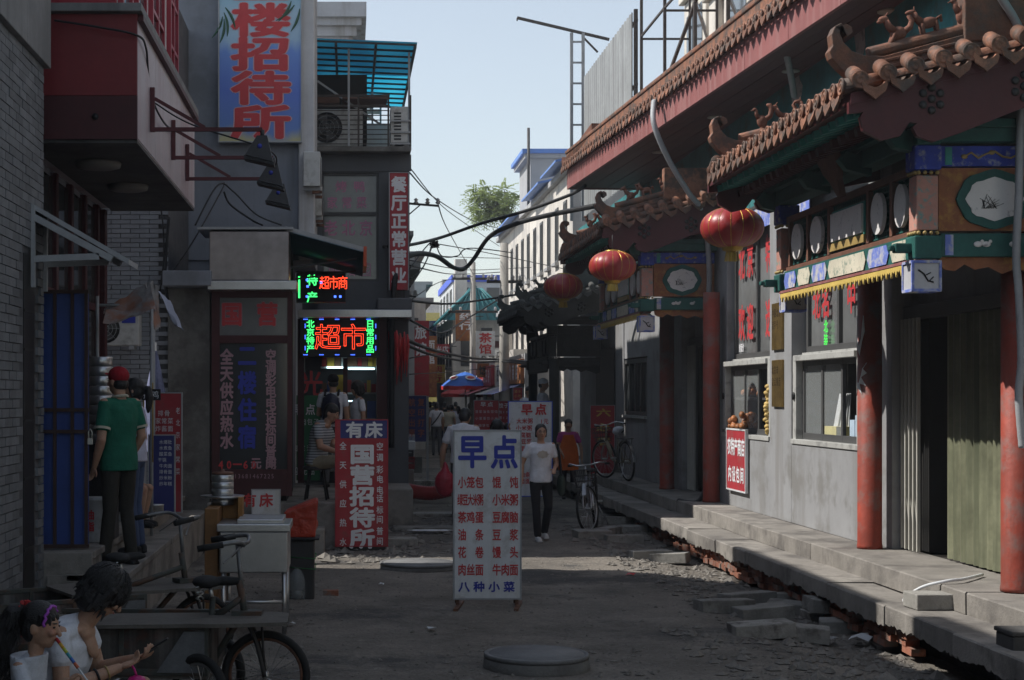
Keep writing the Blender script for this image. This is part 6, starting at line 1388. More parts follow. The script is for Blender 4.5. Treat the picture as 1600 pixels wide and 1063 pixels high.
# woman in orange apron
p = G(888, 780)
PNK = cloth('magenta_tee', (.36,.05,.2)); ORG = cloth('orange_apron', (.55,.11,.012))
t, j, h = person('woman in magenta top and orange apron standing near the bicycles', p, RAD(-4), 1.52, dict(ela=(-.2,-.02,1.0), wra=(-.12,-.14,.86), elb=(.24,.02,.98), wrb=(.25,-.03,.76)), PNK, BLK, SHD, 'short', sleeve=.55)
mb = MB(); ring = []
for z, w_, y in ((1.22,.09,-.13),(1.1,.13,-.135),(.98,.17,-.13),(.85,.185,-.145),(.7,.19,-.16),(.55,.185,-.165)): ring.append([(x*w_, y + .06*abs(x)**2, z) for x in (-1,-.6,-.2,.2,.6,1)])
vs = [v for r in ring for v in r] + [(v[0], v[1]+.012, v[2]) for r in ring for v in r]; n = 6; o_ = len(ring)*n; fs = []
for i in range(len(ring)-1):
    for q in range(n-1): fs += [(i*n+q, (i+1)*n+q, (i+1)*n+q+1, i*n+q+1), (o_+i*n+q+1, o_+(i+1)*n+q+1, o_+(i+1)*n+q, o_+i*n+q)]
mb.add(vs, fs, 0, True); mb.build('apron', ORG, t)
# two heads by the second breakfast sign
person('person with black hair crouched behind the breakfast sign, holding a white paper', P(776,0,25.0) + V((0,0,-P(776,0,25.0).z)), RAD(20), 1.58, dict(wrb=(.13,-.2,1.42), elb=(.25,-.1,1.16)), DKG, BLK, SHD, 'bob', hp=RAD(20), vox=.016)
person('second black haired person bending beside the breakfast sign', P(797,0,25.4) + V((0,0,-P(797,0,25.4).z)), RAD(-30), 1.53, None, BLK, BLK, SHD, 'bob', hp=RAD(30), vox=.016)
# people on the far pavement
person('man in white shirt and white cap standing in sunlight on the far pavement', P(848,0,33.2) + V((0,0,.56-P(848,0,33.2).z)), RAD(80), 1.76, None, WH, GRY, SHD, 'capped', cap=WH, sleeve=1.9, vox=.018)
person('dark haired man in grey white T-shirt further along the far pavement', P(826,0,39) + V((0,0,.45-P(826,0,39).z)), RAD(15), 1.74, None, WH, NAV, SHD, 'short', vox=.02)
crowd = [(682,52,1.74,178,'WH','GRY','short','man in white T-shirt with a dark shoulder strap walking away'), (701,54,1.66,170,'CRM','BLK','short','person in tan vest walking beside the man with the strap'), (706,60,1.62,182,'LIL','NAV','short','person in lilac walking away in the far street'),
         (712,66,1.7,185,'GRY','GRY','short','person in grey at the back of the walking group'), (716,57,1.58,172,'WH','BLK','pony','woman in white walking away near the umbrella'), (712,80,1.7,190,'WH','NAV','short','far person in white beneath the blue umbrella'),
         (672,74,1.66,176,'CRM','NAV','bob','far bare armed person left of the walking group'), (678,82,1.64,181,'BLK','BLK','bob','far person in black near the tall red banner'), (690,88,1.7,179,'RED','GRY','short','farthest person in red in the street'), (668,95,1.7,3,'WH','BLK','short','farthest figure facing the camera between the houses'),
         (694,63,1.7,177,'BLK','NAV','short','person in dark shirt in the middle of the walking group'), (704,70,1.62,183,'RED','BLK','bob','person in red top behind the walking group'), (722,72,1.72,175,'WH','GRY','short','person in white standing behind the blue parasol pole'), (735,64,1.66,188,'LIL','BLK','bob','person in lilac beside the utility pole'), (664,66,1.7,4,'GRY','BLK','short','man in grey coming towards the camera by the far houses'), (684,72,1.6,179,'WH','NAV','pony','far woman in white behind the man with the strap')]
cl = dict(WH=WH, GRY=GRY, CRM=CRM, LIL=LIL, BLK=BLK, NAV=NAV, RED=RED)
for px, d, H, rz, a, b, hr_, lab in crowd:
    t, j, h = person(lab, ((px-VX)*d/F, d, .02), RAD(rz), H, dict(ana=(-.1,.12*H/1.7,.1), anb=(.1,-.06,.085)) if rz % 2 else None, cl[a], cl[b], SHD, hr_, 'people walking in the far street', vox=.022)
    if 'strap' in lab and 'man in white' in lab: MB().tube(catmull([(-.15,.14,1.4),(-.02,.16,1.2),(.16,.14,.98)], 5), .02, 6).build('strap', BLK, t)
# ------------------------------------------------------------------ mother and girl in the near corner
p = V((-1.44, 7.6, .02))
t, j, h = person('woman in white scoop neck T-shirt sitting low, bowed over a phone', p, RAD(83), 1.62, dict(pel=(0,0,.38), wa=(0,-.035,.52), ch=(0,-.1,.69), nk=(0,-.175,.865), hd=(.02,-.285,1.0), sha=(-.165,-.12,.82), shb=(.165,-.14,.83), ela=(-.2,-.14,.57), elb=(.2,-.2,.6), wra=(-.06,-.37,.655), wrb=(.07,-.42,.68),
    hia=(-.09,-.02,.36), hib=(.09,-.02,.36), kna=(-.13,-.4,.5), knb=(.11,-.44,.54), ana=(-.13,-.28,.085), anb=(.11,-.32,.085)), WH, BLK, SHD, 'bob', hp=RAD(38), hy=RAD(14), legs='short', vox=.008, sleeve=.4, fat=1.05, curl=(.55,.6), palms=dict(a=V((0,0,-1)), b=V((0,0,-1))), hs=1.02)
strands(t, h, 900, 1.0, 3); nk = MB(); nk.ell((0,-.215,.765),(.06,.03,.085), Matrix.Rotation(RAD(-22),3,'X')); nk.ell((0,-.2,.82),(.085,.035,.05), Matrix.Rotation(RAD(-25),3,'X')); rpart(nk, 'neckline_skin', SKIN, t, .008)
br_ = MB(); a0, a1 = V((-.2,-.14,.57)), V((-.06,-.37,.655)); dd = (a1-a0).normalized(); xo = dd.orthogonal().normalized(); yo = dd.cross(xo)
c0 = a0.lerp(a1,.62); br_.tube([c0 + (xo*cos(a)+yo*sin(a))*.036 for a in [2*pi*i/18 for i in range(18)]], .006, 6, closed=True); br_.build('dark_bracelet', M['black'], t)
br_ = MB(); c0 = a0.lerp(a1,.8); br_.tube([c0 + (xo*cos(a)+yo*sin(a))*.032 for a in [2*pi*i/18 for i in range(18)]], .004, 6, closed=True); br_.build('gold_bracelet', M['gilt'], t)
seat = one(B(-1.62,-1.28,7.45,7.77,0,.29), 'low_stool', M['woodbrown'], 'low wooden stool under the seated woman', 'stool', bevel=.01)
ph = thing('mobile_phone', 'dark slide phone held by the seated woman', 'phone', (-.945, 7.58, .72)); rr = Matrix.Rotation(RAD(-32),3,'Y')
MB().obox((0,0,.02), (.1,.045,.012), rr).build('handset', M['iron'], ph, bevel=.003); MB().obox((.05,0,.058), (.09,.045,.008), rr).build('screen_half', M['black'], ph, bevel=.002)
bt = thing('pink_bottle', 'magenta drinking bottle hanging from the hand of the seated woman', 'bottle', (-.99, 7.47, .46)); mg = mat('magenta_plastic', (.45,.015,.16), .3, .05, 5, 0, obj=True)
MB().lathe([(.036,0),(.042,.01),(.042,.1),(.038,.12)], n=18).build('body', mat('smoky_bottle', (.12,.03,.06), .2, .1, 5, 0, obj=True), bt); MB().lathe([(.043,.12),(.047,.125),(.047,.16),(.035,.178),(.012,.185)], n=18).build('lid', mg, bt); MB().tube([(0,0,.18),(-.01,0,.21),(-.03,.02,.235)], .006, 6).build('loop', mg, bt)
p = V((-1.405, 7.02, .0))
DRS = cloth('white_dress', (.5,.52,.57)); LAV = cloth('lavender_trim', (.25,.22,.5))
t, j, h = person('little girl in white dress eating a rainbow candy stick beside the seated woman', p, RAD(78), 1.1, dict(hd=(0,-.06,.945), nk=(0,-.03,.82), sha=(-.105,-.0,.775), shb=(.105,-.0,.775), ela=(-.135,-.07,.62), elb=(.13,.0,.58), wra=(-.05,-.2,.715), wrb=(.1,-.15,.47)), DRS, DRS, SHW, 'short', vox=.0065, sleeve=.35, legs='bare', skirt=.12, hs=1.3, hp=RAD(8), curl=(1.0,.5))
hm = MB(); hm.ell(h(0,.02,.045), V((.087,.103,.09))*.81, None, 16, 10)
pt = [h(0,.1,.06), h(0,.15,.04), h(0,.19,-.05), h(0,.2,-.16), h(0,.16,-.23)]
hm.tube(pt, [.03,.05,.062,.055,.025], 10)
for i in range(30): a = rnd.uniform(0,6.28); b = rnd.choice(pt[1:]); c = b + V((.04*cos(a), .03*sin(a), 0)); hm.cap(c, c + V((.02*cos(a), .02*sin(a)+.01, -.07)), .018, .006, 6)
rpart(hm, 'pony_tail', HAIR, t, .008, 1)
lk = MB()
for i in range(260):
    b = pt[1 + i % 4]; a = rnd.uniform(0,6.28); c = b + V((.05*cos(a), .045*sin(a), rnd.uniform(-.02,.02))); lk.tube([c, c + V((rnd.gauss(0,.012), rnd.gauss(.005,.012), -.05)), c + V((rnd.gauss(0,.02), rnd.gauss(.01,.02), -.1))], [.003,.0025,.0006], 4)
lk.build('pony_tail_locks', HAIR, t)
sr = MB()
for i in range(40): a, b = rnd.uniform(0,6.28), rnd.uniform(-1.3,1.3); d_ = V((cos(a)*cos(b), sin(a)*cos(b), sin(b))); c = h(.01,.105,.075); sr.cap(c, c + d_*.033, .006, .004, 5)
sr.build('red_scrunchie', M['redprint'], t)
hb = MB(); hb.tube([h(.082*cos(a), -.045-.0+.006*sin(i*2.2), .012+.098*sin(a)) for i, a in enumerate([pi*k_/22 for k_ in range(23)])], .007, 6); hb.build('purple_headband', mat('purple_plastic', (.3,.06,.4), .4, .1, 5, 0, obj=True), t)
cd = thing('rainbow_candy_stick', 'rainbow striped candy stick in the hand of the girl', 'candy', P(88,998,6.98)); q0 = V((0,0,0)); q1 = P(122,1044,6.92) - P(88,998,6.98); rb_ = [(.4,.02,.02),(.55,.3,.02),(.4,.45,.05),(.05,.3,.35),(.05,.15,.45),(.5,.12,.05)]
for i, c in enumerate(rb_): MB().tube([q0.lerp(q1, i/6), q0.lerp(q1, (i+1)/6)], .0075, 8).build('segment', mat('candy_%d' % i, c, .4, .05, 5, 0), cd)
MB().tube([q1, q1*1.55], .004, 6).build('stick', M['whiteboard'], cd)
# ------------------------------------------------------------------ sign stands in the street
def stand_sign(name, label, px0, px1, py0, py1, d, board, legs=None, zleg=0.0, thick=.04, edge='greymetal', tilt=0):
    a, b = P(px0, py0, d), P(px1, py1, d); t = thing(name, label, 'sign', ((a.x+b.x)/2, d, zleg))
    W(B(a.x, b.x, d, d+thick, b.z, a.z), 'board', board, t, .004)
    e = MB(); w_ = .012
    e.box(a.x-w_, a.x, d-.006, d+thick+.004, b.z-w_, a.z+w_).box(b.x, b.x+w_, d-.006, d+thick+.004, b.z-w_, a.z+w_).box(a.x, b.x, d-.006, d+thick+.004, a.z, a.z+w_).box(a.x, b.x, d-.006, d+thick+.004, b.z-w_, b.z); W(e, 'edge', M[edge], t)
    if legs:
        for x in (a.x+.03, b.x-.03):
            W(MB().beam((x,d+.02,zleg),(x,d+.02,b.z),.03), 'leg', M['rust'], t); W(MB().beam((x-.04,d-.3,zleg+.016),(x+.06,d+.3,zleg+.016),.04,.03), 'foot', M['rust'], t)
            W(MB().beam((x,d+.2,zleg+.03),(x,d+.03,zleg+.22),.025), 'brace', M['rust'], t)
    return t, a, b, F/d
def rows(t, d, s_, lines, m, nm='lettering', lift=.004):
    mb = MB()
    for (s, px, py, cw, ch, st, off) in lines: txt(mb, s, ((px-VX)/s_, d, CH+(HY-py)/s_), RX, UZ, cw/s_, ch/s_, step=st/s_, off=off, lift=lift)
    return W(mb, nm, m, t)
t, a, b, s_ = stand_sign('breakfast_sign', 'white breakfast menu board on rusty feet in the middle of the road', 710, 813, 674, 935, 14.72, M['whiteboard'], True)
d = 14.72
rows(t, d, s_, [('早', 738, 706, 46, 54, 0, .03), ('点', 788, 707, 44, 54, 0, .03), ('八种小菜', 725, 917, 18, 17, 23.5, .03)], M['blueprint'], 'blue_lettering')
L_ = []
for i, (l, r) in enumerate((('小笼包','馄 饨'),('绿豆大米粥','小米粥'),('茶鸡蛋','豆腐脑'),('油 条','豆 浆'),('花 卷','馒 头'),('肉丝面','牛肉面'))):
    y = 754 + 27.3*i; w5 = 39/5
    L_.append((l, 722 if len(l) == 3 else 719, y, 13.5 if len(l) == 3 else 9, 19, 13.5 if len(l) == 3 else 8, .022)); L_.append((r, 776, y, 14, 19, 13.5, .022))
rows(t, d, s_, L_, M['redprint'], 'red_lettering')
t, a, b, s_ = stand_sign('lodging_sign', 'red lodging sign with navy top and white characters standing by the stool', 525, 605, 657, 853, 20.15, M['redsign'], None, 0, .05, 'redsign'); d = 20.15
W(B((532-VX)/s_, b.x, d-.004, d, CH+(HY-685)/s_, a.z-.002), 'navy_header', M['navy'], t); W(B(a.x, b.x, d+.05, d+.13, b.z, a.z-.03), 'box', M['redsign'], t)
rows(t, d-.004, s_, [('有床', 554, 672, 28, 26, 30, .035)], M['whiteprint'], 'header_lettering')
rows(t, d, s_, [(c, 566, 710 + 33*i, 40, 32, 0, .04) for i, c in enumerate('国营招待所')], M['whiteprint'], 'large_lettering')
rows(t, d, s_, [(c, 536, 697 + 30*i, 11, 13, 0, .015) for i, c in enumerate('全天供应热水')] + [(c, 593.5, y, 11, 13, 0, .015) for c, y in zip('空调彩电电话标间普间', (698,715,734,749,766,779,797,812,830,846))], M['whiteprint'], 'side_lettering')
W(B(a.x+.02, b.x-.02, d+.02, d+.12, -.02, b.z), 'base', M['iron'], t)
t, a, b, s_ = stand_sign('breakfast_sign', 'second white breakfast price board further back behind the walking woman', 795, 862, 628, 775, 25.2, M['whiteboard'], None, 0, .04, 'bluetrim'); d = 25.2
rows(t, d, s_, [('早点', 823, 640, 18, 18, 22, .04), ('大米粥', 811, 658, 8.5, 9, 8.7, .02), ('1元', 846, 658.5, 8, 9, 7, .02), ('小米粥', 810, 669, 8.5, 9, 8.7, .02), ('豆腐脑', 808, 680, 8.5, 9, 8.7, .02), ('豆浆', 818, 690, 8.5, 9, 8.7, .02), ('面包', 816, 701, 8.5, 9, 8.7, .02), ('油条', 816, 742, 8.5, 9, 8.7, .02), ('卤面', 816, 752, 8.5, 9, 8.7, .02)], M['redprint'])
W(B(a.x+.04, a.x+.08, d, d+.03, 0, b.z).box(b.x-.08, b.x-.04, d, d+.03, 0, b.z), 'feet', M['rust'], t)
t, a, b, s_ = stand_sign('menu_board', 'red breakfast menu board behind the bowed man', 741, 779, 626, 720, 33, M['redsign'], None, 0, .04); d = 33
rows(t, d, s_, [('早点', 755, 632, 9, 8, 11, .02), ('豆浆油条馄饨', 745, 643.5, 5, 5, 6, .01), ('小笼蒸饺小米', 745, 654, 5, 5, 6, .01), ('烧饼包面', 750, 665, 5, 5, 6, .01)], M['whiteprint']); W(B(a.x+.05,b.x-.05,d+.01,d+.03,0,b.z), 'back_leg', M['rust'], t)
t, a, b, s_ = stand_sign('menu_board', 'narrow red price board with white characters beside the red breakfast board', 779, 795, 627, 705, 34, M['redsign'], None, 0, .04); d = 34
rows(t, d, s_, [('饺子', 783, 634, 7, 8, 8, .02), ('包10', 782, 644, 5, 5, 5, .01), ('面12', 782, 653, 5, 5, 5, .01), ('饭8', 782, 662, 5, 5, 5, .01)], M['whiteprint']); W(B(a.x+.05,b.x-.05,d+.01,d+.03,0,b.z), 'back_leg', M['rust'], t)
t, a, b, s_ = stand_sign('ticket_sign', 'dark navy sign with orange characters standing on a pole in the far street', 636, 666, 619, 690, 37, M['navy'], None, 0, .05); d = 37
rows(t, d, s_, [(c, 643.5, 629+16*i, 11, 13, 0, .02) for i, c in enumerate('航空出票')] + [(c, 658, 629+16*i, 11, 13, 0, .02) for i, c in enumerate('复印打字')], mat('orange_lettering', (.4,.12,.08), .5, .1, 5, 0)); W(MB().beam((b.x+.03,d,0),(b.x+.03,d,a.z),.05), 'pole', M['greymetal'], t)
t, a, b, s_ = stand_sign('red_board', 'red board with yellow characters leaning on the pavement behind the bicycles', 923, 960, 634, 760, 30.5, M['redsign'], None, .48, .04); d = 30.5
rows(t, d, s_, [('六', 943, 645, 24, 13, 0, .03), ('必', 943, 668, 24, 13, 0, .03), ('居', 943, 690, 24, 13, 0, .03)], M['yellow'])
t, a, b, s_ = stand_sign('small_red_sign', 'small dark red sign with white lettering near the man in white cap', 802, 816, 606, 625, 40, M['redsign'], None, 0, .04); d = 40
rows(t, d, s_, [('酒水', 806, 612, 5, 5, 6, .01), ('小吃', 806, 619, 5, 5, 6, .01)], M['yellow']); W(MB().beam(((a.x+b.x)/2,d+.02,0),((a.x+b.x)/2,d+.02,b.z),.04), 'pole', M['rust'], t)
# menu boards by the left steps
t, a, b, s_ = stand_sign('menu_board', 'blue menu board with pale dish names standing on the left steps', 233, 272, 681, 800, 17.45, M['navy'], None, .5, .05); d = 17.45
rows(t, d, s_, [(s, 252 if len(s) == 3 else 250, 691+9.3*i, 6.5, 7, 6.8, .008) for i, s in enumerate(('水爆肚','水煮鱼','酸菜鱼','干锅','牛肉面','排骨面','炒米粉','炒年糕'))], M['whiteprint'])
t, a, b, s_ = stand_sign('menu_board', 'tall red menu board with pale characters behind the blue one', 240, 283, 615, 800, 17.9, M['redsign'], None, .5, .05); d = 17.9
rows(t, d, s_, [('排骨', 251, 646, 9, 10, 10, .012), ('家常菜', 247, 658, 9, 10, 9.6, .012), ('炸酱面', 247, 670, 9, 10, 9.6, .012)] + [(c, 278, 642+19*i, 7, 11, 0, .012) for i, c in enumerate('老北京家常菜')], M['whiteprint'])
t, a, b, s_ = stand_sign('bed_board', 'small dirty white board with a red character leaning on the shop step', 394, 437, 766, 811, 19.9, M['whiteboard'], None, .2, .02); rows(t, 19.9, s_, [('有床', 390, 782, 22, 22, 26, .03)], M['redprint'])
W(B(a.x, b.x, 19.93, 20.3, .2, .42), 'step_support', M['concrete'], t)
W(B(-1.8, -.12, 20.32, 23.6, -.1, .6), 'shop_platform', M['concrete'], hot, .02); W(B(-1.8, .95, 23.6, 25.2, -.1, .58), 'shop_platform', M['concrete'], hot, .02); W(B(-1.7, -.3, 19.85, 20.3, -.1, .3), 'shop_step', M['concrete'], hot, .02)
# small wall lamps under the canopies
def box_lantern(label, c, sz):
    t = thing('box_lantern', label, 'lantern', c, 0, 'square lanterns under the canopies'); h = sz/2
    MB().box(-h,h,-h,h,-h*1.05,h*.95).build('glass_body', mat('milk_glass', (.5,.5,.52), .3, .1, 5, 0), t, bevel=.008)
    f = MB()
    for x in (-h,h):
        for y in (-h,h): f.beam((x,y,-h*1.1),(x,y,h),.018)
    for z in (-h*1.08, h): f.beam((-h,-h,z),(h,-h,z),.02).beam((-h,h,z),(h,h,z),.02).beam((-h,-h,z),(-h,h,z),.02).beam((h,-h,z),(h,h,z),.02)
    f.build('frame', M['bluelt'], t); MB().lathe([(h*1.35,h),(h*.6,h*1.5),(.01,h*1.9)], n=4).build('cap', M['pinkpost'], t)
    MB().tube([(0,0,h*1.8),(0,0,h*3.2)], .006, 6).build('hanger', M['iron'], t)
    k = MB(); k.tube([(-h*.6,-h-.004,h*.4),(-h*.2,-h-.004,h*.1),(h*.1,-h-.004,-.4*h),(h*.5,-h-.004,-h*.5)], .006, 5).tube([(-h*.1,-h-.004,0),(h*.3,-h-.004,h*.2)], .004, 5).tube([(h*.2,-h-.004,-.4*h),(h*.5,-h-.004,-h*.1)], .004, 5); k.build('ink_branch', M['black'], t)
    return t
box_lantern('square white lantern hanging at the near corner of the nearest canopy', P(1440,432,11.75), .2)
box_lantern('square lantern hanging at the far corner of the nearest canopy', P(1239,470,15.55), .19)
box_lantern('square white lantern hanging at the near corner of the second canopy', P(1009,506,22.75), .2)
box_lantern('square lantern hanging at the far corner of the second canopy', P(938,520,26.5), .19)
# red silk lanterns
silk = mat('red_silk', (.33,.026,.028), .38, .12, 3, .12, 60, obj=True, spec=.5, stain=((.3,.03,.03), .3, 4)); gold = mat('gold_foil', (.5,.33,.06), .35, .2, 9, .1, 50, metal=.5)
dust = mat('dusty_top', (.3,.2,.17), .8, .2, 6, 0)
def lantern(label, c, R):
    t = thing('red_lantern', label, 'lantern', c, rnd.uniform(0,1), 'round red lanterns'); n, m = 96, 14; vs = []
    for i in range(m+1):
        th = pi*(.09 + .82*i/m)
        for jn in range(n):
            a = 2*pi*jn/n; r = R*sin(th)**.85*(1 + .018*abs(sin(a*8))); vs.append((r*cos(a), r*sin(a), R*.66*cos(th)))
    b = MB().add(vs, [(i*n+q, (i+1)*n+q, (i+1)*n+(q+1)%n, i*n+(q+1)%n) for i in range(m) for q in range(n)], 0, True); bo = b.build('silk_body', silk, t)
    for q in range(16):
        a = 2*pi*q/16; MB().tube([(R*sin(th)**.85*1.003*cos(a), R*sin(th)**.85*1.003*sin(a), R*.66*cos(th)) for th in [pi*(.09+.82*i/10) for i in range(11)]], .0035, 5).build('rib', gold, bo)
    MB().lathe([(R*.33,R*.56),(R*.33,R*.64),(R*.3,R*.68),(R*.12,R*.7),(.01,R*.71)], n=20).build('top_collar', gold, t); MB().lathe([(.02,-R*.8),(R*.3,-R*.74),(R*.33,-R*.7),(R*.36,-R*.6),(R*.5,-R*.58)], n=20).build('bottom_collar', gold, t)
    ts = MB()
    for q in range(40): a = rnd.uniform(0,6.28); r = R*.24*math.sqrt(rnd.random()); ts.tube([(r*cos(a)*.8,r*sin(a)*.8,-R*.76),(r*cos(a),r*sin(a),-R*1.08)], .006, 4)
    ts.build('tassel', gold, t); MB().tube([(0,0,R*.7),(0,0,R*1.35)], .006, 6).build('cord', M['iron'], t)
lantern('largest red lantern hanging at the far corner of the nearest canopy', P(1144,356,16.0), .31)
lantern('sunlit red lantern hanging at the near corner of the second canopy', P(957,416,21.0), .305)
lantern('shaded dark red lantern hanging at the far corner of the second canopy', P(880,448,25.2), .305)
# ------------------------------------------------------------------ parasols
def parasol(label, c, R, h, m1, m2=None, sag=.35):
    t = thing('parasol', label, 'parasol', c); n = 8; vs = [(0,0,h)]; k = 5
    for i in range(1, k+1):
        for q in range(n*2):
            a = pi*q/n; r = R*i/k*(1 if q % 2 == 0 else .95); vs.append((r*cos(a), r*sin(a), h - sag*(i/k)**1.6 - (.0 if q % 2 == 0 else .02*i/k)))
    N = n*2; fs = [(0, 1+q, 1+(q+1)%N) for q in range(N)] + [(1+(i-1)*N+q, 1+i*N+q, 1+i*N+(q+1)%N, 1+(i-1)*N+(q+1)%N) for i in range(1,k) for q in range(N)]
    cn = MB().add(vs, fs, 0, False).build('canopy', m1, t)
    vl = [(R*cos(pi*q/n)*(1 if q%2==0 else .95), R*sin(pi*q/n)*(1 if q%2==0 else .95), h-sag-dz-(0 if q%2==0 else .02)) for dz in (0,.13) for q in range(N)]
    MB().add(vl, [(q,(q+1)%N,N+(q+1)%N,N+q) for q in range(N)]).build('valance', m2 or m1, cn)
    MB().tube([(0,0,0),(0,0,h+.06)], .02, 8).build('pole', M['greymetal'], t)
    for q in range(n): a = 2*pi*q/n; MB().tube([(0,0,h-.05),(R*.97*cos(a),R*.97*sin(a),h-sag-.02)], .008, 5).build('rib', M['greymetal'], t)
    MB().lathe([(.2,0),(.2,.05),(.05,.09)], n=14).build('base', M['concrete'], t); return t, cn
BL = mat('blue_parasol_cloth', (.04,.14,.5), .6, .12, 3, .03); RDC = mat('red_parasol_cloth', (.5,.04,.04), .6, .12, 3, .03)
t, cn = parasol('blue parasol with white oval emblems in the far street', (P(727,0,58).x, 58, 0), .9, 2.82, BL, RDC, .5)
for a in (-75, -140, -30):
    th = RAD(a); c = V((.58*cos(th), .58*sin(th), 2.82-.5*(.58/.9)**1.6 + .03)); nrm = V((cos(th)*.6, sin(th)*.6, .8)).normalized(); u = nrm.cross(V((0,0,1))).normalized()*-1; v = nrm.cross(u)
    if v.z < 0: u, v = -u, -v
    MB().prism(oval_poly(.2,.14), c, u, v, .012).build('emblem', M['whiteboard'], cn); MB().prism(oval_poly(.13,.075), c + nrm*.014, u, v, .004).build('emblem_mark', M['redprint'], cn)
parasol('plain red parasol just behind the blue one', (P(729,0,62).x, 62, 0), 1.0, 2.35, RDC, None, .3)
parasol('small green and yellow parasol far down the street', (P(655,0,110).x, 110, 0), .75, 2.9, mat('green_yellow_cloth', (.3,.4,.03), .6, .3, 1.5, 0), mat('yellow_cloth', (.6,.4,.02), .6, .1, 2, 0), .5)
# folded parasol by the left brick wall
t = thing('folded_parasol', 'closed blue and white parasol leaning by the painted brick wall', 'parasol', P(243,800,18.9)); MB().lathe([(.28,.72),(.2,1.0),(.1,1.5),(.02,1.9)], n=10, smooth=False).build('folded_cloth', mat('blue_white_cloth', (.2,.22,.36), .7, .4, 3, .1), t); MB().tube([(0,0,-.15),(0,0,2.0)], .018, 8).build('pole', M['greymetal'], t)
# ------------------------------------------------------------------ bicycles
def ring_pts(c, R, ax, n=40):
    ax = V(ax).normalized(); x = ax.orthogonal().normalized(); y = ax.cross(x); return [V(c) + (x*cos(2*pi*i/n) + y*sin(2*pi*i/n))*R for i in range(n)]
def wheel(parent, c, R, ax=(0,1,0), tyre=.019, spokes=18, rimm=None):
    w = MB().tube(ring_pts(c, R-tyre, ax), tyre, 8, closed=True).build('wheel', M['rubber'], parent, loc=c)
    ax = V(ax).normalized(); rm = MB().tube([p - V(c) for p in ring_pts(c, R-tyre*2.2, ax)], .011, 6, closed=True); rm.build('rim', rimm or M['steel'], w)
    x = ax.orthogonal().normalized(); y = ax.cross(x); sp = MB()
    for i in range(spokes):
        a = 2*pi*i/spokes; q = (x*cos(a)+y*sin(a))*(R-tyre*2.3); sp.tube([ax*(.02 if i % 2 else -.02) + (x*cos(a+.5)+y*sin(a+.5))*.02, q], .0018, 4)
    sp.build('spokes', M['steel'], w); MB().lathe([(.016,-.045),(.022,-.03),(.014,0),(.022,.03),(.016,.045)], (0,0,0), 10, axis=tuple(ax)).build('hub', M['steel'], w); return w
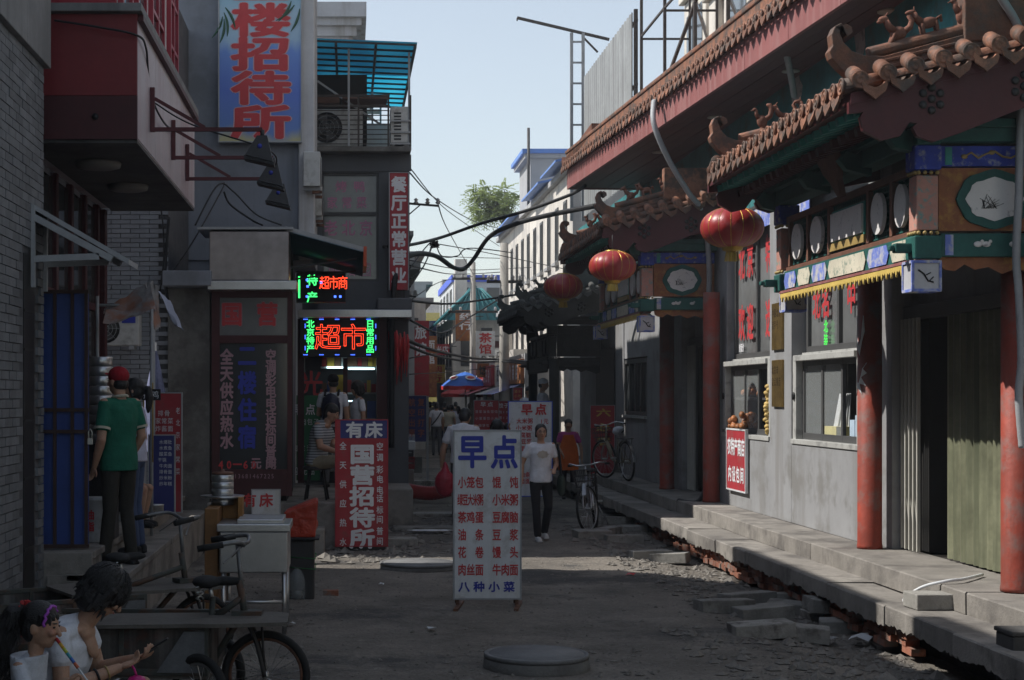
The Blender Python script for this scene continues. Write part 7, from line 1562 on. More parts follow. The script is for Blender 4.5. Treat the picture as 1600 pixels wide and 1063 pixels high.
def bicycle(label, loc, rz, lean, frame_m, steer=0.0, basket=True, bag=False):
    # local +X is forward
    t = thing('bicycle', label, 'bicycle', loc, rz); t.rotation_euler = (lean, 0, rz); R = .345; fx, rx = .56, -.5
    st_ = V((sin(steer), cos(steer), 0)); wheel(t, (fx,0,R), R, st_); wheel(t, (rx,0,R), R)
    f = MB(); hdt, hdb = V((fx-.2,0,.82)), V((fx-.14,0,.62)); bb = V((-.05,0,.3)); stt = V((-.2,0,.74))
    f.tube([hdt, hdb], .02, 8).tube(catmull([hdb+V((0,0,.06)), V((.22,0,.42)), bb], 6), .018, 8).tube(catmull([hdb, V((.2,0,.36)), bb+V((.02,0,.02))], 6), .014, 8).tube([bb, stt], .016, 8)
    for s in (-.05,.05): f.tube([bb, (rx,s,R)], .011, 6).tube([stt-V((0,0,.06)), (rx,s,R)], .009, 6)
    f.build('frame', frame_m, t); fk = MB()
    for s in (-.055,.055): fk.tube(catmull([hdb+V((0,s*.6,0)), V((fx-.07,s,.5)), V((fx,s,R))], 5), .012, 7)
    fk.build('fork', M['steel'], t)
    hb = MB(); ly = st_; top = hdt + V((-.03,0,.14)); fwd = V((cos(steer), -sin(steer), 0))
    hb.tube([hdt, top], .013, 8).tube(catmull([top - ly*.0, top + ly*.1 + fwd*.06, top + ly*.24 + fwd*.02 + V((0,0,.03)), top + ly*.29 - fwd*.16], 6), .011, 8).tube(catmull([top, top - ly*.1 + fwd*.06, top - ly*.24 + fwd*.02 + V((0,0,.03)), top - ly*.29 - fwd*.16], 6), .011, 8); hb.build('handlebar', M['steel'], t)
    for s in (-1,1): e = top + ly*.29*s - fwd*.16; MB().tube([e + fwd*.11 + ly*.005*s, e - fwd*.015], .016, 8).build('grip', M['black'], t)
    sd = MB(); sd.ell((-.26,0,.86),(.07,.095,.035)); sd.ell((-.15,0,.86),(.1,.035,.025)); rpart(sd, 'saddle', M['rubber'], t, .014); MB().tube([stt-V((.01,0,.02)), (-.22,0,.85)], .012, 8).build('seat_post', M['steel'], t)
    for c, m_ in (((fx,0,R), 1), ((rx,0,R), 0)):
        vs = []; n = 16
        for i in range(n+1):
            a = RAD(-10 + 190*i/n) if not m_ else RAD(35 + 130*i/n)
            for y in (-.03, 0, .03): r = R + .022 + (.008 if y == 0 else 0); vs.append((c[0] + r*cos(a), y, c[2] + r*sin(a)))
        MB().add(vs, [(3*i+k, 3*i+k+1, 3*i+k+4, 3*i+k+3) for i in range(n) for k in (0,1)], 0, True).build('mudguard', M['steel'] if not m_ else frame_m, t)
    MB().box(-.75,-.3,-.06,.06,.735,.745).tube([(-.7,-.05,.74),(rx,-.05,R)], .006, 6).tube([(-.7,.05,.74),(rx,.05,R)], .006, 6).build('rear_rack', M['iron'], t)
    cr = MB(); cr.lathe([(.09,-.004),(.09,.004)], bb + V((0,-.045,0)), 20, axis=(0,1,0)); cr.tube([bb+V((0,-.06,0)), bb+V((.12,-.06,-.1))], .009, 6).tube([bb+V((0,.06,0)), bb+V((-.12,.06,.1))], .009, 6).box(bb.x+.08,bb.x+.17,-.15,-.07,bb.z-.115,bb.z-.09).box(bb.x-.17,bb.x-.08,.07,.15,bb.z+.09,bb.z+.115); cr.build('crank', M['steel'], t)
    MB().prism([(-.48,-.03),(.12,-.06),(.16,.0),(.12,.07),(-.48,.05)], bb + V((-.0,-.05,.02)), (1,0,0), (0,0,1), .012).build('chain_guard', frame_m, t)
    if basket:
        bk_ = MB(); bx = V((fx-.02,0,.66))
        for z in (0,.08,.16,.24):
            w_ = .12 + z*.2; bk_.tube([bx + V((sx_*(w_*.8), sy_*w_, z)) for sx_, sy_ in ((-1,-1),(1,-1),(1,1),(-1,1))], .005, 5, closed=True)
        for i in range(7):
            u = -1 + i/3
            for s in (-1,1): bk_.tube([bx + V((u*.096, s*.12, 0)), bx + V((u*.134, s*.168, .24))], .003, 4); bk_.tube([bx + V((s*.096, u*.12, 0)), bx + V((s*.134, u*.168, .24))], .003, 4)
        bk_.build('basket', M['iron'], t)
    MB().tube([(rx,.06,R-.03),(rx-.1,.17,.02)], .009, 6).build('kickstand', M['steel'], t)
    if bag: mb = MB(); mb.ell((-.25,0,.9),(.13,.1,.05)); mb.ell((-.28,.05,.86),(.09,.08,.06)); rpart(mb, 'plastic_bag_on_saddle', mat('white_plastic_bag', (.45,.46,.5), .35, .2, 9, .8, 20, obj=True), t, .015)
    return t
SILV = mat('silver_paint', (.3,.31,.33), .35, .15, 6, .05, 60, metal=.5); CHAM = mat('champagne_paint', (.25,.21,.15), .4, .15, 6, .05, 60, metal=.3)
bicycle('silver and black bicycle with wire basket standing in the road by the steps', (3.56, 23.3, .0), RAD(-104), RAD(5), SILV, steer=.35)
bicycle('old champagne bicycle with plastic bag on its saddle up on the pavement', (4.72, 28.1, .48), RAD(102), RAD(-5), CHAM, steer=-.3, bag=True)
# ------------------------------------------------------------------ cargo tricycles
OLDG = mat('worn_green_grey_paint', (.06,.065,.058), .65, .3, 4, .2, 40, stain=((.1,.055,.035), .4, 6)); OLDW = mat('grey_weathered_plank', (.14,.128,.112), .9, .25, 3, .4, 30, stain=((.1,.09,.08), .4, 3)); PNL = mat('rusty_bed_panel', (.055,.05,.045), .8, .3, 3, .25, 30, streak=((.16,.15,.14), .45, 9), stain=((.1,.04,.03), .3, 5))
def tricycle(label, loc, rz, R=.28, txt_=None, bed=(-1.35,-.3), bw=.72, so=0.0, ra=-.62, rr_=.27, rax=(0,1,0), text_rows=None, hb_h=1.06):
    t = thing('cargo_tricycle', label, 'tricycle', loc, rz); fx = .32; wheel(t, (fx,0,R), R, (0,1,0), .024, 20, M['rust'])
    for s in (-1,1): wheel(t, (ra, s*(bw/2+.07), rr_), rr_, rax, .026, 18, M['steel'])
    hd = V((fx-.14,0,.74)); f = MB()
    for s in (-.06,.06): f.tube(catmull([hd - V((0,0,.1)) + V((0,s*.5,0)), V((fx-.06,s,.5)), V((fx,s,R))], 5), .013, 7)
    f.tube([V((fx-.02,-.06,.62)),V((fx+.0,-.05,R))], .008, 6); f.build('fork', M['iron'], t)
    f = MB(); f.tube([hd + V((-.02,0,.1)), hd - V((-.02,0,.14))], .022, 8).tube([hd, V((-.28+so,0,.62))], .02, 8).tube([hd - V((0,0,.1)), V((-.18+so*.5,0,.3))], .02, 8).tube([(-.18+so*.5,0,.3),(-.3+so,0,.74)], .018, 8).tube([(-.18+so*.5,0,.3),(ra,-.2,R)], .016, 8).tube([(-.18+so*.5,0,.3),(ra,.2,R)], .016, 8).tube([(ra,-bw/2-.1,R),(ra,bw/2+.1,R)], .02, 8)
    f.box(fx-.2,fx-.02,-.06,.06,.63,.66); f.build('frame', OLDG, t)
    top = V((fx-.17,0,hb_h)); h_ = MB(); h_.tube([hd, top], .015, 8)
    for s in (-1,1): h_.tube(catmull([top, top + V((.05,s*.1,.0)), top + V((.02,s*.24,.03)), top + V((-.18,s*.3,-.0))], 6), .013, 8)
    h_.tube([top + V((.03,.1,-.01)), top + V((-.06,.2,-.1))], .005, 5).tube([top + V((.03,-.1,-.01)), top + V((-.06,-.2,-.1))], .005, 5); h_.build('handlebar', mat('dull_chrome', (.2,.2,.2), .5, .3, 12, .1, metal=.6), t)
    for s in (-1,1): MB().tube([top + V((-.05,s*.285,.02)), top + V((-.2,s*.3,-.005))], .019, 8).build('grip', M['rubber'], t)
    sd = MB(); sd.ell((-.34+so,0,.83),(.09,.11,.04)); sd.ell((-.22+so,0,.835),(.11,.045,.03)); rpart(sd, 'saddle', M['rubber'], t, .014); sp = MB()
    for s in (-.06,.06): sp.tube([(-.38+so+.012*cos(i*1.2), s+.025*sin(i*1.2), .72+i*.006) for i in range(16)], .005, 5)
    sp.tube([(-.3+so,0,.7),(-.32+so,0,.82)], .014, 7); sp.build('saddle_springs', M['steel'], t)
    x0, x1 = bed; z0, z1 = .34, .62
    MB().box(x0,x1,-bw/2,bw/2,z0-.04,z0).build('bed_floor', OLDW, t)
    for s in (-1,1): MB().box(x0+.02,x1-.02,s*bw/2-.012,s*bw/2+.012,z0+.02,z1-.03).build('side_panel', PNL, t); MB().box(x0,x1,s*bw/2-.02,s*bw/2+.02,z1-.03,z1).box(x0,x1,s*bw/2-.02,s*bw/2+.02,z0-.02,z0+.02).box(x0,x0+.03,s*bw/2-.021,s*bw/2+.021,z0,z1).box(x1-.03,x1,s*bw/2-.021,s*bw/2+.021,z0,z1).box((x0+x1)/2-.015,(x0+x1)/2+.015,s*bw/2-.021,s*bw/2+.021,z0,z1).build('panel_frame', OLDG, t, bevel=.004)
    for x in (x0, x1): MB().box(x-.012,x+.012,-bw/2+.02,bw/2-.02,z0,z1-.02).build('end_panel', PNL, t)
    MB().prism([(x1-.3,z0),(x1-.02,z0),(x1-.02,z1-.04),(x1-.14,z1-.04)], (0,-bw/2-.03,0), (1,0,0), (0,0,1), -.006).build('gusset', mat('dull_zinc_plate', (.13,.135,.14), .6, .25, 5, .1), t)
    if txt_:
        mb = MB(); txt(mb, txt_, (x0+.18,-bw/2-.012,(z0+z1)/2), RX, UZ, .17, .17, step=.2, off=.02, lift=.004); mb.build('side_lettering', mat('faded_red_paint', (.16,.035,.03), .8, .3, 9, .1), t)
    return t
t1 = tricycle('worn cargo tricycle nearest the camera with a plank across its bed', (-.82, 9.65, 0), RAD(-3), .27, None, (-1.0,.02), .66, so=.3, ra=-.02, rr_=.23, rax=(.62,.78,0))
def plank(label, x0, x1, y0, y1, z, tl=0, rz=0):
    mb = MB(); n = 12; vs = []
    for i in range(n+1):
        x = x0 + (x1-x0)*i/n; w0, w1 = y0 + rnd.uniform(-.012,.012), y1 + rnd.uniform(-.012,.012)
        if i in (0, n): w0 += .03; w1 -= .05
        vs += [(x,w0,z),(x,w1,z),(x,w1,z+.022),(x,w0,z+.022)]
    mb.add(vs, [(4*i+k, 4*i+(k+1)%4, 4*i+4+(k+1)%4, 4*i+4+k) for i in range(n) for k in range(4)] + [(3,2,1,0), (4*n,4*n+1,4*n+2,4*n+3)])
    o = one(mb, 'plank', OLDW, label, 'plank'); o.rotation_euler = (0, tl, rz); return o
plank('long weathered plank laid across the bed of the nearest tricycle', -2.1, -.36, 9.25, 9.75, .605, RAD(-.6), RAD(1))
t2 = tricycle('second cargo tricycle with faded red lettering behind the nearest one', (-1.32, 11.25, 0), RAD(34), .27, '北京京车', hb_h=1.08)
plank('short broad board lying on the bed of the second tricycle', -2.05, -.95, 10.85, 11.5, .605, 0, RAD(28))
# ------------------------------------------------------------------ vendor's cart and clutter at the left
vc = thing('vendor_cart', 'stainless steel vendor cart with trays standing behind the tricycles', 'cart', (-.78, 13.4, 0)); x0, x1, y0, y1 = -1.06, -.5, 13.1, 13.75
W(B(x0,x1,y0,y1,.5,.84), 'tank', M['steel'], vc, .012); W(B(x0-.02,x1+.02,y0-.02,y1,.84,.9), 'rim', M['steel'], vc, .006)
for i in range(3): W(B(x0+.14, x1-.04, y0+.05+i*.21, y0+.05+i*.21+.18, .9, .935), 'tray', M['steel'], vc, .006)
for x in (x0+.03, x1-.03):
    for y in (y0+.03, y1-.03): W(MB().tube([(x,y,0),(x,y,.5)], .02, 8), 'leg', M['steel'], vc)
for z in (.14, .26): W(MB().tube([(x0+.03,y0+.03,z),(x1-.03,y0+.03,z)], .014, 8), 'rail', M['steel'], vc)
W(B(x0-.13, x0-.02, y0+.1, y1, .1, 1.02), 'side_cabinet', mat('brown_plywood', (.22,.11,.04), .6, .2, 4, .1), vc, .006); W(B(x0-.02, x0+.14, y1-.05, y1, .9, 1.09).box(x0+.12,x0+.16,y1-.2,y1,.9,1.09), 'splash_board', mat('orange_plywood', (.33,.16,.05), .6, .2, 4, .1), vc, .004)
sm = thing('steamer_stack', 'stack of small metal steamers on the cart end', 'steamer', (-1.08, 13.7, 1.1))
for i in range(3): MB().lathe([(.09,.0),(.095,.005),(.095,.055),(.085,.058)], (0,0,i*.06), 20).build('steamer_ring', M['steel'], sm)
MB().lathe([(.18,-.02),(.19,0),(.19,.0)], n=20).build('tray', M['steel'], sm); MB().lathe([(.096,.18),(.09,.2),(.02,.205),(.012,.225)], n=20).build('lid', M['woodbrown'], sm)
W(MB().tube([(-1.08,13.7,1.02),(-1.08,13.7,1.085)], .1, 12), 'steamer_shelf', M['steel'], vc)
bn = thing('dark_bin', 'dark square bin bound with green twine beside the vendor cart', 'bin', (-.46, 15.4, 0)); W(B(-.6,-.33,15.25,15.55,0,.58), 'body', M['iron'], bn, .02); W(B(-.62,-.28,15.2,15.6,.58,.6), 'lid', M['black'], bn, .006)
for z in (.32,.42): W(MB().tube([(-.61,15.24,z),(-.32,15.24,z-.02),(-.32,15.56,z),(-.61,15.56,z)], .006, 6, closed=True), 'twine', mat('green_twine', (.03,.2,.06), .7, .1, 5, 0), bn)
ob = thing('orange_bag', 'crumpled orange red plastic bag on the dark bin', 'bag', (-.45, 15.4, .6)); mb = MB(); q = [(-.15,-.1,0),(.13,-.1,0),(.13,.1,0),(-.15,.1,0),(-.17,-.11,.24),(.16,-.1,.36),(.15,.08,.38),(-.15,.1,.26)]
mb.add(q, [(0,3,2,1),(4,5,6,7),(0,1,5,4),(1,2,6,5),(2,3,7,6),(3,0,4,7)]); mb.ell((0,0,.12),(.16,.11,.12)); rpart(mb, 'sack', mat('orange_plastic_film', (.42,.045,.02), .3, .25, 5, 1.0, 11, obj=True), ob, .014, 2)
og = one(MB().ell(P(447,862,14.9),(.04,.03,.035)), 'orange_rag', mat('orange_rag', (.5,.13,.02), .8, .2, 9, .3), 'bright orange rag on the edge of the dark bin', 'rag')
jb = thing('oil_jug', 'clear plastic jug with dark liquid and yellow cap on the ground by the bin', 'bottle', G(464,938)); clear = mat('clear_plastic', (.75,.8,.8), .12, .05, 5, .1, 20, alpha=.2, spec=.6, obj=True)
MB().lathe([(.06,0),(.085,.01),(.088,.05),(.083,.07),(.088,.09),(.083,.12),(.088,.16),(.083,.2),(.07,.25),(.035,.31),(.022,.33),(.022,.35)], n=20).build('shell', clear, jb); MB().lathe([(.02,.003),(.08,.012),(.081,.1),(.02,.1)], n=18).build('liquid', mat('dark_oil', (.02,.012,.008), .2, .1, 5, 0), jb)
MB().lathe([(.026,.34),(.027,.345),(.027,.37),(.02,.375)], n=14).build('cap', mat('yellow_cap', (.55,.35,.03), .4, .05, 5, 0), jb); MB().tube(catmull([(-.02,0,.335),(-.07,0,.335),(-.075,0,.29),(-.05,0,.26)], 5), .008, 6).build('handle', clear, jb)
wb = one(B(-.25,-.1,15.55,15.65,0,.06), 'loose_brick', M['redbrick'], 'single loose brick lying beside the dark bin', 'brick', bevel=.004)
# food stall under the torn sheet, steamers, bucket
fs_ = thing('food_stall', 'street food stall with torn plastic sheet hung over poles by the brick wall', 'stall', (-2.35, 16.8, .68))
M['plastic'] = mat('dirty_printed_sheet', (.36,.34,.34), .4, .35, 2.5, .3, 12, stain=((.4,.2,.14), .4, 3))
def sheet(corners, n=14, m=10, amp=.05, seed=1):
    A, Bq, Cq, D = [V(c) for c in corners]; vs = []
    for i in range(n+1):
        for k in range(m+1):
            u, v = i/n, k/m; p = A.lerp(Bq, u).lerp(D.lerp(Cq, u), v); w_ = noise.noise(V((u*3.1+seed, v*2.7, seed)))
            vs.append(p + V((.3*amp*w_, .3*amp*w_, amp*w_ - .16*sin(pi*u)*0 - .08*sin(pi*v)*sin(pi*u))))
    return MB().add(vs, [(i*(m+1)+k, (i+1)*(m+1)+k, (i+1)*(m+1)+k+1, i*(m+1)+k+1) for i in range(n) for k in range(m)], 0, True)
W(sheet([P(163,482,16.6), P(232,440,16.6), P(246,481,16.3), P(163,500,16.3)], amp=.1), 'sheet', M['plastic'], fs_)
W(sheet([P(228,440,16.55), P(248,448,16.6), P(252,515,16.7), P(236,500,16.6)], amp=.1, seed=5), 'hanging_flap', M['plastic'], fs_); W(sheet([P(247,455,16.6), P(266,470,16.7), P(288,520,16.8), P(275,505,16.7)], 10, 6, .04, 9), 'hanging_flap', mat('pale_blue_cloth', (.4,.43,.55), .6, .15, 4, .1), fs_)
for (px, d_) in ((237,16.6),(152,16.5),(240,17.8)): a = P(px, 478, d_); W(MB().tube([(a.x,a.y,.68 if px < 200 else .5),(a.x,a.y,a.z+.1)], .018, 8), 'pole', M['greymetal'], fs_)
W(MB().tube([P(150,477,16.55), P(240,477,16.6)], .015, 8), 'crossbar', M['greymetal'], fs_); W(B(-2.75,-2.2,16.2,17.4,.68,1.3), 'counter', M['greymetal'], fs_, .01)
for i, (px, c) in enumerate(((229,'拉'),(243,'鸡'))):
    a = P(px, 617, 15.7); W(B(a.x-.05,a.x+.05,15.7,15.71,a.z-.055,a.z+.055), 'placard', M['black'], fs_); mb = MB(); txt(mb, c, (a.x,15.7,a.z), RX, UZ, .07, .08, off=.01); W(mb, 'placard_character', M['whiteprint'], fs_); W(MB().tube([(a.x-.03,15.72,1.3),(a.x-.03,15.72,a.z+.12)], .008, 6), 'stick', M['gilt'], fs_)
sk = thing('tall_steamer', 'tall stack of aluminium steamers behind the blue gate', 'steamer', (P(158,0,14.3).x, 14.3, .68)); MB().box(-.14,.14,-.14,.14,0,.85).build('stove', M['iron'], sk, bevel=.01)
for i in range(9): MB().lathe([(.1,0),(.104,.004),(.104,.076),(.098,.082)], (0,0,.85+i*.086), 24).build('steamer_ring', M['steel'], sk)
bu = thing('white_bucket', 'white plastic bucket with red print on the upper step by the gate', 'bucket', (P(149,0,13.95).x, 13.95, .68)); MB().lathe([(.09,0),(.095,.01),(.105,.36),(.112,.362),(.112,.385),(.1,.39)], n=24).build('pail', M['whiteboard'], bu); mb = MB(); txt(mb, '油脂', (-.03,-.108,.24), RX, UZ, .08, .09, step=.1, vert=True, off=.03, lift=.0); mb.build('print', M['redprint'], bu)
pt_ = one(MB().lathe([(.09,0),(.1,.005),(.1,.11),(.104,.114),(.104,.12),(.02,.125)], (P(241,0,16.9).x, 16.9, .685), 22), 'steel_pot', M['steel'], 'lidded steel pot on the upper step beside the blue menu board', 'pot')
# ------------------------------------------------------------------ road works clutter
GRP = 'loose paving blocks by the steps'
def block(label, px, py, z, rz, L=.5, w_=.27, h=.125, tx=0, ty=0):
    p = G(px, py, 0); z = z if z > .2 else gz(p.x, p.y) - .015 + (.11 if z > 0 else 0); p = G(px, py, z); o = B(-L/2,L/2,-w_/2,w_/2,0,h).build('paving_block', M['block'], loc=(0,0,0), bevel=.008); o.location = (p.x, p.y, z); o.rotation_euler = (RAD(tx), RAD(ty), RAD(rz)); return tag(o, label, 'paving block', GRP)
heap = [(1168,946,-.08,12,'flat paving block at the back of the near heap'),(1132,958,-.07,4,'leftmost paving block of the near heap'),(1222,946,-.08,-30,'half buried paving block behind the near heap'),(1192,968,-.08,8,'middle front paving block of the near heap'),(1242,962,-.08,-22,'paving block wedged in the middle of the near heap'),
        (1300,972,-.09,5,'lower paving block of the pair nearest the steps'),(1302,957,.03,7,'topmost paving block stacked on another near the steps'),(1328,990,-.08,-12,'rightmost paving block of the near heap'),(1190,996,-.07,3,'frontmost paving block of the near heap'),(1246,1000,-.08,-14,'paving block lying slanted at the front of the near heap'),
        (968,820,-.03,10,'top paving block of the far heap by the bicycle'),(985,835,-.05,-8,'broad paving block in the far heap'),(948,838,-.03,60,'paving block standing out at the edge of the far heap'),(975,850,-.05,4,'front paving block of the far heap'),(925,842,-.03,15,'single paving block left of the far heap'),
        (1015,876,-.05,10,'left paving block of the pair in the sunlit strip'),(1044,880,-.06,-24,'right paving block of the pair in the sunlit strip')]
for px, py, z, rz, lab in heap: block(lab, px, py, z, rz + rnd.uniform(-4,4), tx=rnd.uniform(-4,4), ty=rnd.uniform(-5,5))
o = block('paving block left on the lower step near the nearest doorway', 1466, 950, .31, 3, .45, .28, .12)
o = thing('concrete_post', 'dark grey concrete post at the edge of the steps nearest the camera', 'post', (4.42, 10.45, -.1)); MB().box(-.14,.14,-.14,.14,0,.5).build('shaft', mat('dark_concrete', (.07,.068,.065), .9, .2, 3, .3), o, bevel=.012); MB().box(-.15,.15,-.15,.15,.5,.53).build('cap', MATS['dark_concrete'], o, bevel=.008)
for px, py, wx, wy, lab in ((680,806,.95,.5,'flat concrete slab lying in the road, the farther one'), (676,828,1.15,.45,'flat concrete slab lying in the road, the nearer one'), (625,852,.45,.35,'short concrete slab beside the red lodging sign')):
    p = G(px, py); one(B(p.x-wx/2,p.x+wx/2,p.y-wy/2,p.y+wy/2,.0,.05 if wx > .5 else .1), 'road_slab', M['block'], lab, 'slab', bevel=.01)
p = G(672, 829, .05); one(MB().prism(oval_poly(.3,.13,.1), (p.x,p.y,.052), (1,0,0), (0,1,0), .003), 'spilled_flour', M['whiteboard'], 'white splash of spilt powder on the road slab', 'spill')
def manhole(label, px, py, R, h):
    p = G(px, py, h); t = thing('manhole', label, 'manhole cover', (p.x, p.y, 0)); MB().lathe([(R*1.04,-.05),(R*1.0,h-.035)], n=40).build('collar', M['roughgrey'], t)
    MB().lathe([(R*1.0,h-.03),(R,h-.006),(R*.985,h),(R*.93,h),(R*.925,h-.004),(R*.9,h-.004),(R*.895,h),(.01,h+.002)], n=48).build('cover', mat('cast_cover', (.17,.17,.17), .7, .2, 5, .4, 40), t); return t
manhole('raised round manhole cover in the road nearest the camera', 838, 1020, .375, .11)
manhole('lower round manhole ring behind the breakfast sign', 655, 878, .45, .07)
# red corrugated duct
rd = MB(); pp = catmull([P(622,762,30), P(645,768,29.6), P(675,771,29.4), P(703,765,29.4)], 14); rd.tube(pp, [.12 if i % 2 else .135 for i in range(len(pp))], 14, caps=False); one(rd, 'corrugated_duct', mat('red_duct_plastic', (.33,.04,.04), .45, .15, 4, .05), 'red corrugated plastic duct lying across the far road', 'duct')
# crates and boxes behind the lodging sign
def crate(label, px, py, d, w_, h, m, dep=.35):
    a = P(px, py, d); t = thing('crate', label, 'crate', (a.x, d, a.z)); 
    MB().box(-w_/2,w_/2,-dep/2,dep/2,0,.02).build('floor', m, t)
    for s in (-1,1):
        MB().box(-w_/2,w_/2,s*dep/2-.012,s*dep/2+.012,.02,h*.4).box(-w_/2,w_/2,s*dep/2-.012,s*dep/2+.012,h*.55,h*.75).box(-w_/2,w_/2,s*dep/2-.014,s*dep/2+.014,h*.85,h).build('side', m, t); MB().box(s*w_/2-.012,s*w_/2+.012,-dep/2,dep/2,.02,h).build('end', m, t)
    return t
RC = mat('red_crate_plastic', (.22,.02,.025), .4, .12, 4, 0); DC = mat('dark_crate_plastic', (.03,.03,.035), .5, .15, 4, 0)
crate('red plastic crate, the lower one of the pile behind the lodging sign', 628, 733, 30.5, .45, .24, RC); crate('dark plastic crate stacked on the red one', 626, 715, 30.5, .45, .2, DC)
fb = thing('foam_box', 'white foam box with bags of bottles on top of the stacked crates', 'box', P(627,703,30.5)); MB().box(-.28,.26,-.2,.2,0,.17).build('box', M['whiteboard'], fb, bevel=.012)
for i in range(5): MB().lathe([(.03,.17),(.032,.2),(.03,.27),(.012,.3)], (-.05+i*.07,-.05,0), 10).build('bottle', clear, fb)
one(B(*(lambda a: (a.x-.24, a.x+.26, 30.2, 30.9, -.02, a.z))(P(625,733,30.4))), 'concrete_plinth', M['concrete'], 'low concrete block carrying the stacked crates', 'block', bevel=.015)
for px, py, d_, w_, h_, lab in ((655,738,31,.5,.16,'pale cardboard box flattened beside the crates'),(648,722,32,.3,.25,'small grey carton behind the flattened cardboard'),(690,742,33,1.2,.2,'long kerb stone lying across the far road')):
    a = P(px, py, d_); one(B(a.x-w_/2, a.x+w_/2, d_, d_+.35, 0 if h_ < .22 else a.z-.02-.2, h_ if h_ < .22 else a.z+.1), 'carton' if d_ < 33 else 'kerb_stone', M['block'] if d_ >= 33 else M['roughgrey'] if w_ < .4 else M['frameltt'], lab, 'box' if d_ < 33 else 'kerb', bevel=.01)
# food in the service windows
wood = mat('roast_brown', (.4,.15,.05), .45, .4, 14, .3, 60, obj=True, rand=.4); pale = mat('dough_yellow', (.6,.42,.14), .6, .25, 12, .2, 60, obj=True, rand=.2)
bun = MB().ell((0,0,0),(.05,.055,.04), n=10, k=7).mesh('bun', wood)
tr_ = thing('food_tray', 'tray of roasted brown buns in the farther service window', 'food', (5.28, 21.5, 1.5)); W(B(5.1,5.5,20.9,21.85,1.46,1.5), 'tray', M['frame'], tr_)
for i in range(44): WI('bun', bun, tr_, (5.16+rnd.uniform(0,.3), rnd.uniform(20.95,21.8), 1.54+rnd.random()**2*.16), (rnd.uniform(0,3),rnd.uniform(0,3),0))
tr2 = thing('food_tray', 'small heap of twisted pastries on the upper shelf of the farther service window', 'food', (5.3, 21.5, 1.95))
for i in range(14): WI('bun', bun, tr2, (5.25+rnd.uniform(0,.25), rnd.uniform(21.2,21.8), 1.97+rnd.random()*.12), (rnd.uniform(0,3),rnd.uniform(0,3),0), (.8,.9,.7))
cs_ = thing('corn_string', 'string of yellow dough rings hanging by the pale pier', 'food', (5.12, 19.56, 1.5)); dn_ = MB().ell((0,0,0),(.035,.045,.03), n=8, k=6).mesh('ring_bread', pale)
for i in range(22): WI('ring_bread', dn_, cs_, (5.14+rnd.uniform(-.02,.02), 19.62+rnd.uniform(-.02,.02), 1.5+i*.027), (rnd.uniform(-.5,.5),0,rnd.uniform(0,3)))
bk3 = thing('leaning_menus', 'fan of white menu sheets leaning inside the nearer service window', 'menus', (5.3, 17.4, 1.46))
for i in range(5): o_ = B(-.005,.005,-.07,.07,0,.52).build('sheet', M['whiteboard'], bk3); o_.location = (.02*i, -.05*i+.1, .0); o_.rotation_euler = (RAD(14-6*i), RAD(6), 0)
W(B(5.24,5.4,17.2,17.62,1.455,1.62), 'yellow_box', mat('yellow_card_box', (.5,.45,.2), .6, .15, 5, 0), bk3); W(B(5.26,5.4,16.3,16.62,1.455,1.75).box(5.26,5.4,16.64,16.8,1.455,1.7), 'blue_booklets', mat('pale_blue_card', (.4,.5,.6), .6, .15, 8, 0), bk3)
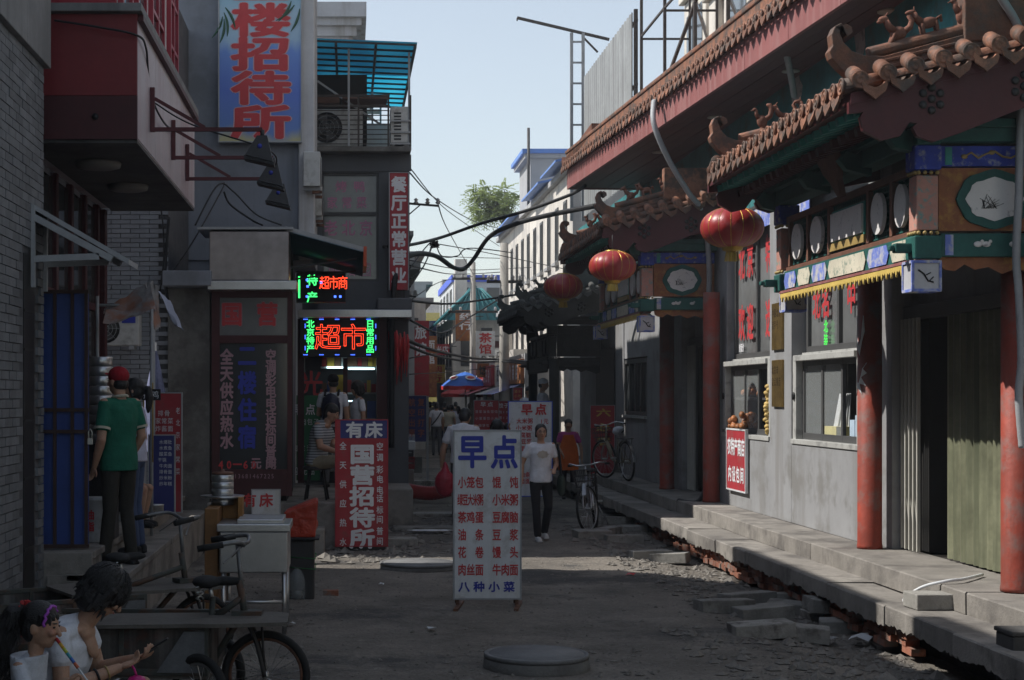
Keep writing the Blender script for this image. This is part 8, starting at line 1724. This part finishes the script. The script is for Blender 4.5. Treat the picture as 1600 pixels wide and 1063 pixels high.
# torn posters on the nearest full column, litter
tp_ = thing('torn_poster', 'torn white paper notice pasted on the red column', 'poster', (4.9, 15.4, 2.2))
for z0, pl in ((2.52, [(-.09,-.2),(-.06,-.02),(-.09,.12),(-.05,.2),(.07,.2),(.08,.05),(.05,-.05),(.02,-.18),(-.03,-.1)]), (2.13, [(-.09,-.16),(-.07,-.02),(-.09,.12),(.1,.14),(.06,.08),(.1,.04),(.04,.0),(.09,-.08),(.02,-.06),(.05,-.16),(-.02,-.1),(-.05,-.18)])):
    vs, n_ = [], len(pl)
    for lay in (.117, .121):
        for u, v in pl: a = pi*.93 + u/.117*1.0 - .35; vs.append((5.02 + lay*cos(a+.75), 15.42 + lay*sin(a+.75), z0+v))
    W(MB().add(vs, [tuple(range(n_)), tuple(range(2*n_-1, n_-1, -1))] + [(i,(i+1)%n_,n_+(i+1)%n_,n_+i) for i in range(n_)]), 'scrap', M['whiteboard'], tp_)
for px, py, r, lab in ((673,985,.05,'small white paper scrap on the road left of the manhole'),(456,977,.04,'tiny white scrap near the tricycle wheel'),(596,915,.035,'pale scrap on the road behind the nearest tricycle'),(1345,1003,.12,'crumpled clear plastic bag by the steps'),(1300,1000,.05,'crumpled white tissue beside the paving blocks'),(1156,965,.05,'white paper scrap under the left paving block'),(985,900,.05,'red paper scrap in the sunlit strip')):
    p = G(px, py, -.06 if px > 1100 else .0); vs = [V((p.x + r*rnd.uniform(.6,1.2)*cos(a), p.y + r*rnd.uniform(.6,1.2)*sin(a), p.z + .012 + r*.5*rnd.random())) for a in [2*pi*i/9 for i in range(9)]] + [V((p.x,p.y,p.z+r*.6))]
    vs2 = [v - V((0,0,.004)) for v in vs]; one(MB().add(vs + vs2, [(i,(i+1)%9,9) for i in range(9)] + [(10+(i+1)%9,10+i,19) for i in range(9)] + [(i,10+i,10+(i+1)%9,(i+1)%9) for i in range(9)]), 'litter', M['redprint'] if 'red' in lab else M['whiteboard'], lab, 'litter', 'litter on the road')
# ------------------------------------------------------------------ air
hm_ = bpy.data.materials.new('summer_haze'); hm_.use_nodes = True; n_ = hm_.node_tree; n_.nodes.remove(n_.nodes['Principled BSDF'])
pv = n_.nodes.new('ShaderNodeVolumePrincipled'); pv.inputs['Color'].default_value = (.93,.96,1,1); pv.inputs['Density'].default_value = .0015; pv.inputs['Anisotropy'].default_value = .2
n_.links.new(pv.outputs[0], n_.nodes['Material Output'].inputs['Volume'])
hz_ = tag(W(B(-60, 70, -30, 260, -1.5, 14.5), 'haze', hm_), kind='stuff')
bpy.data.scenes.remove(TMP)
for o in [o for o in bpy.data.objects if not o.users_scene]: bpy.data.objects.remove(o)
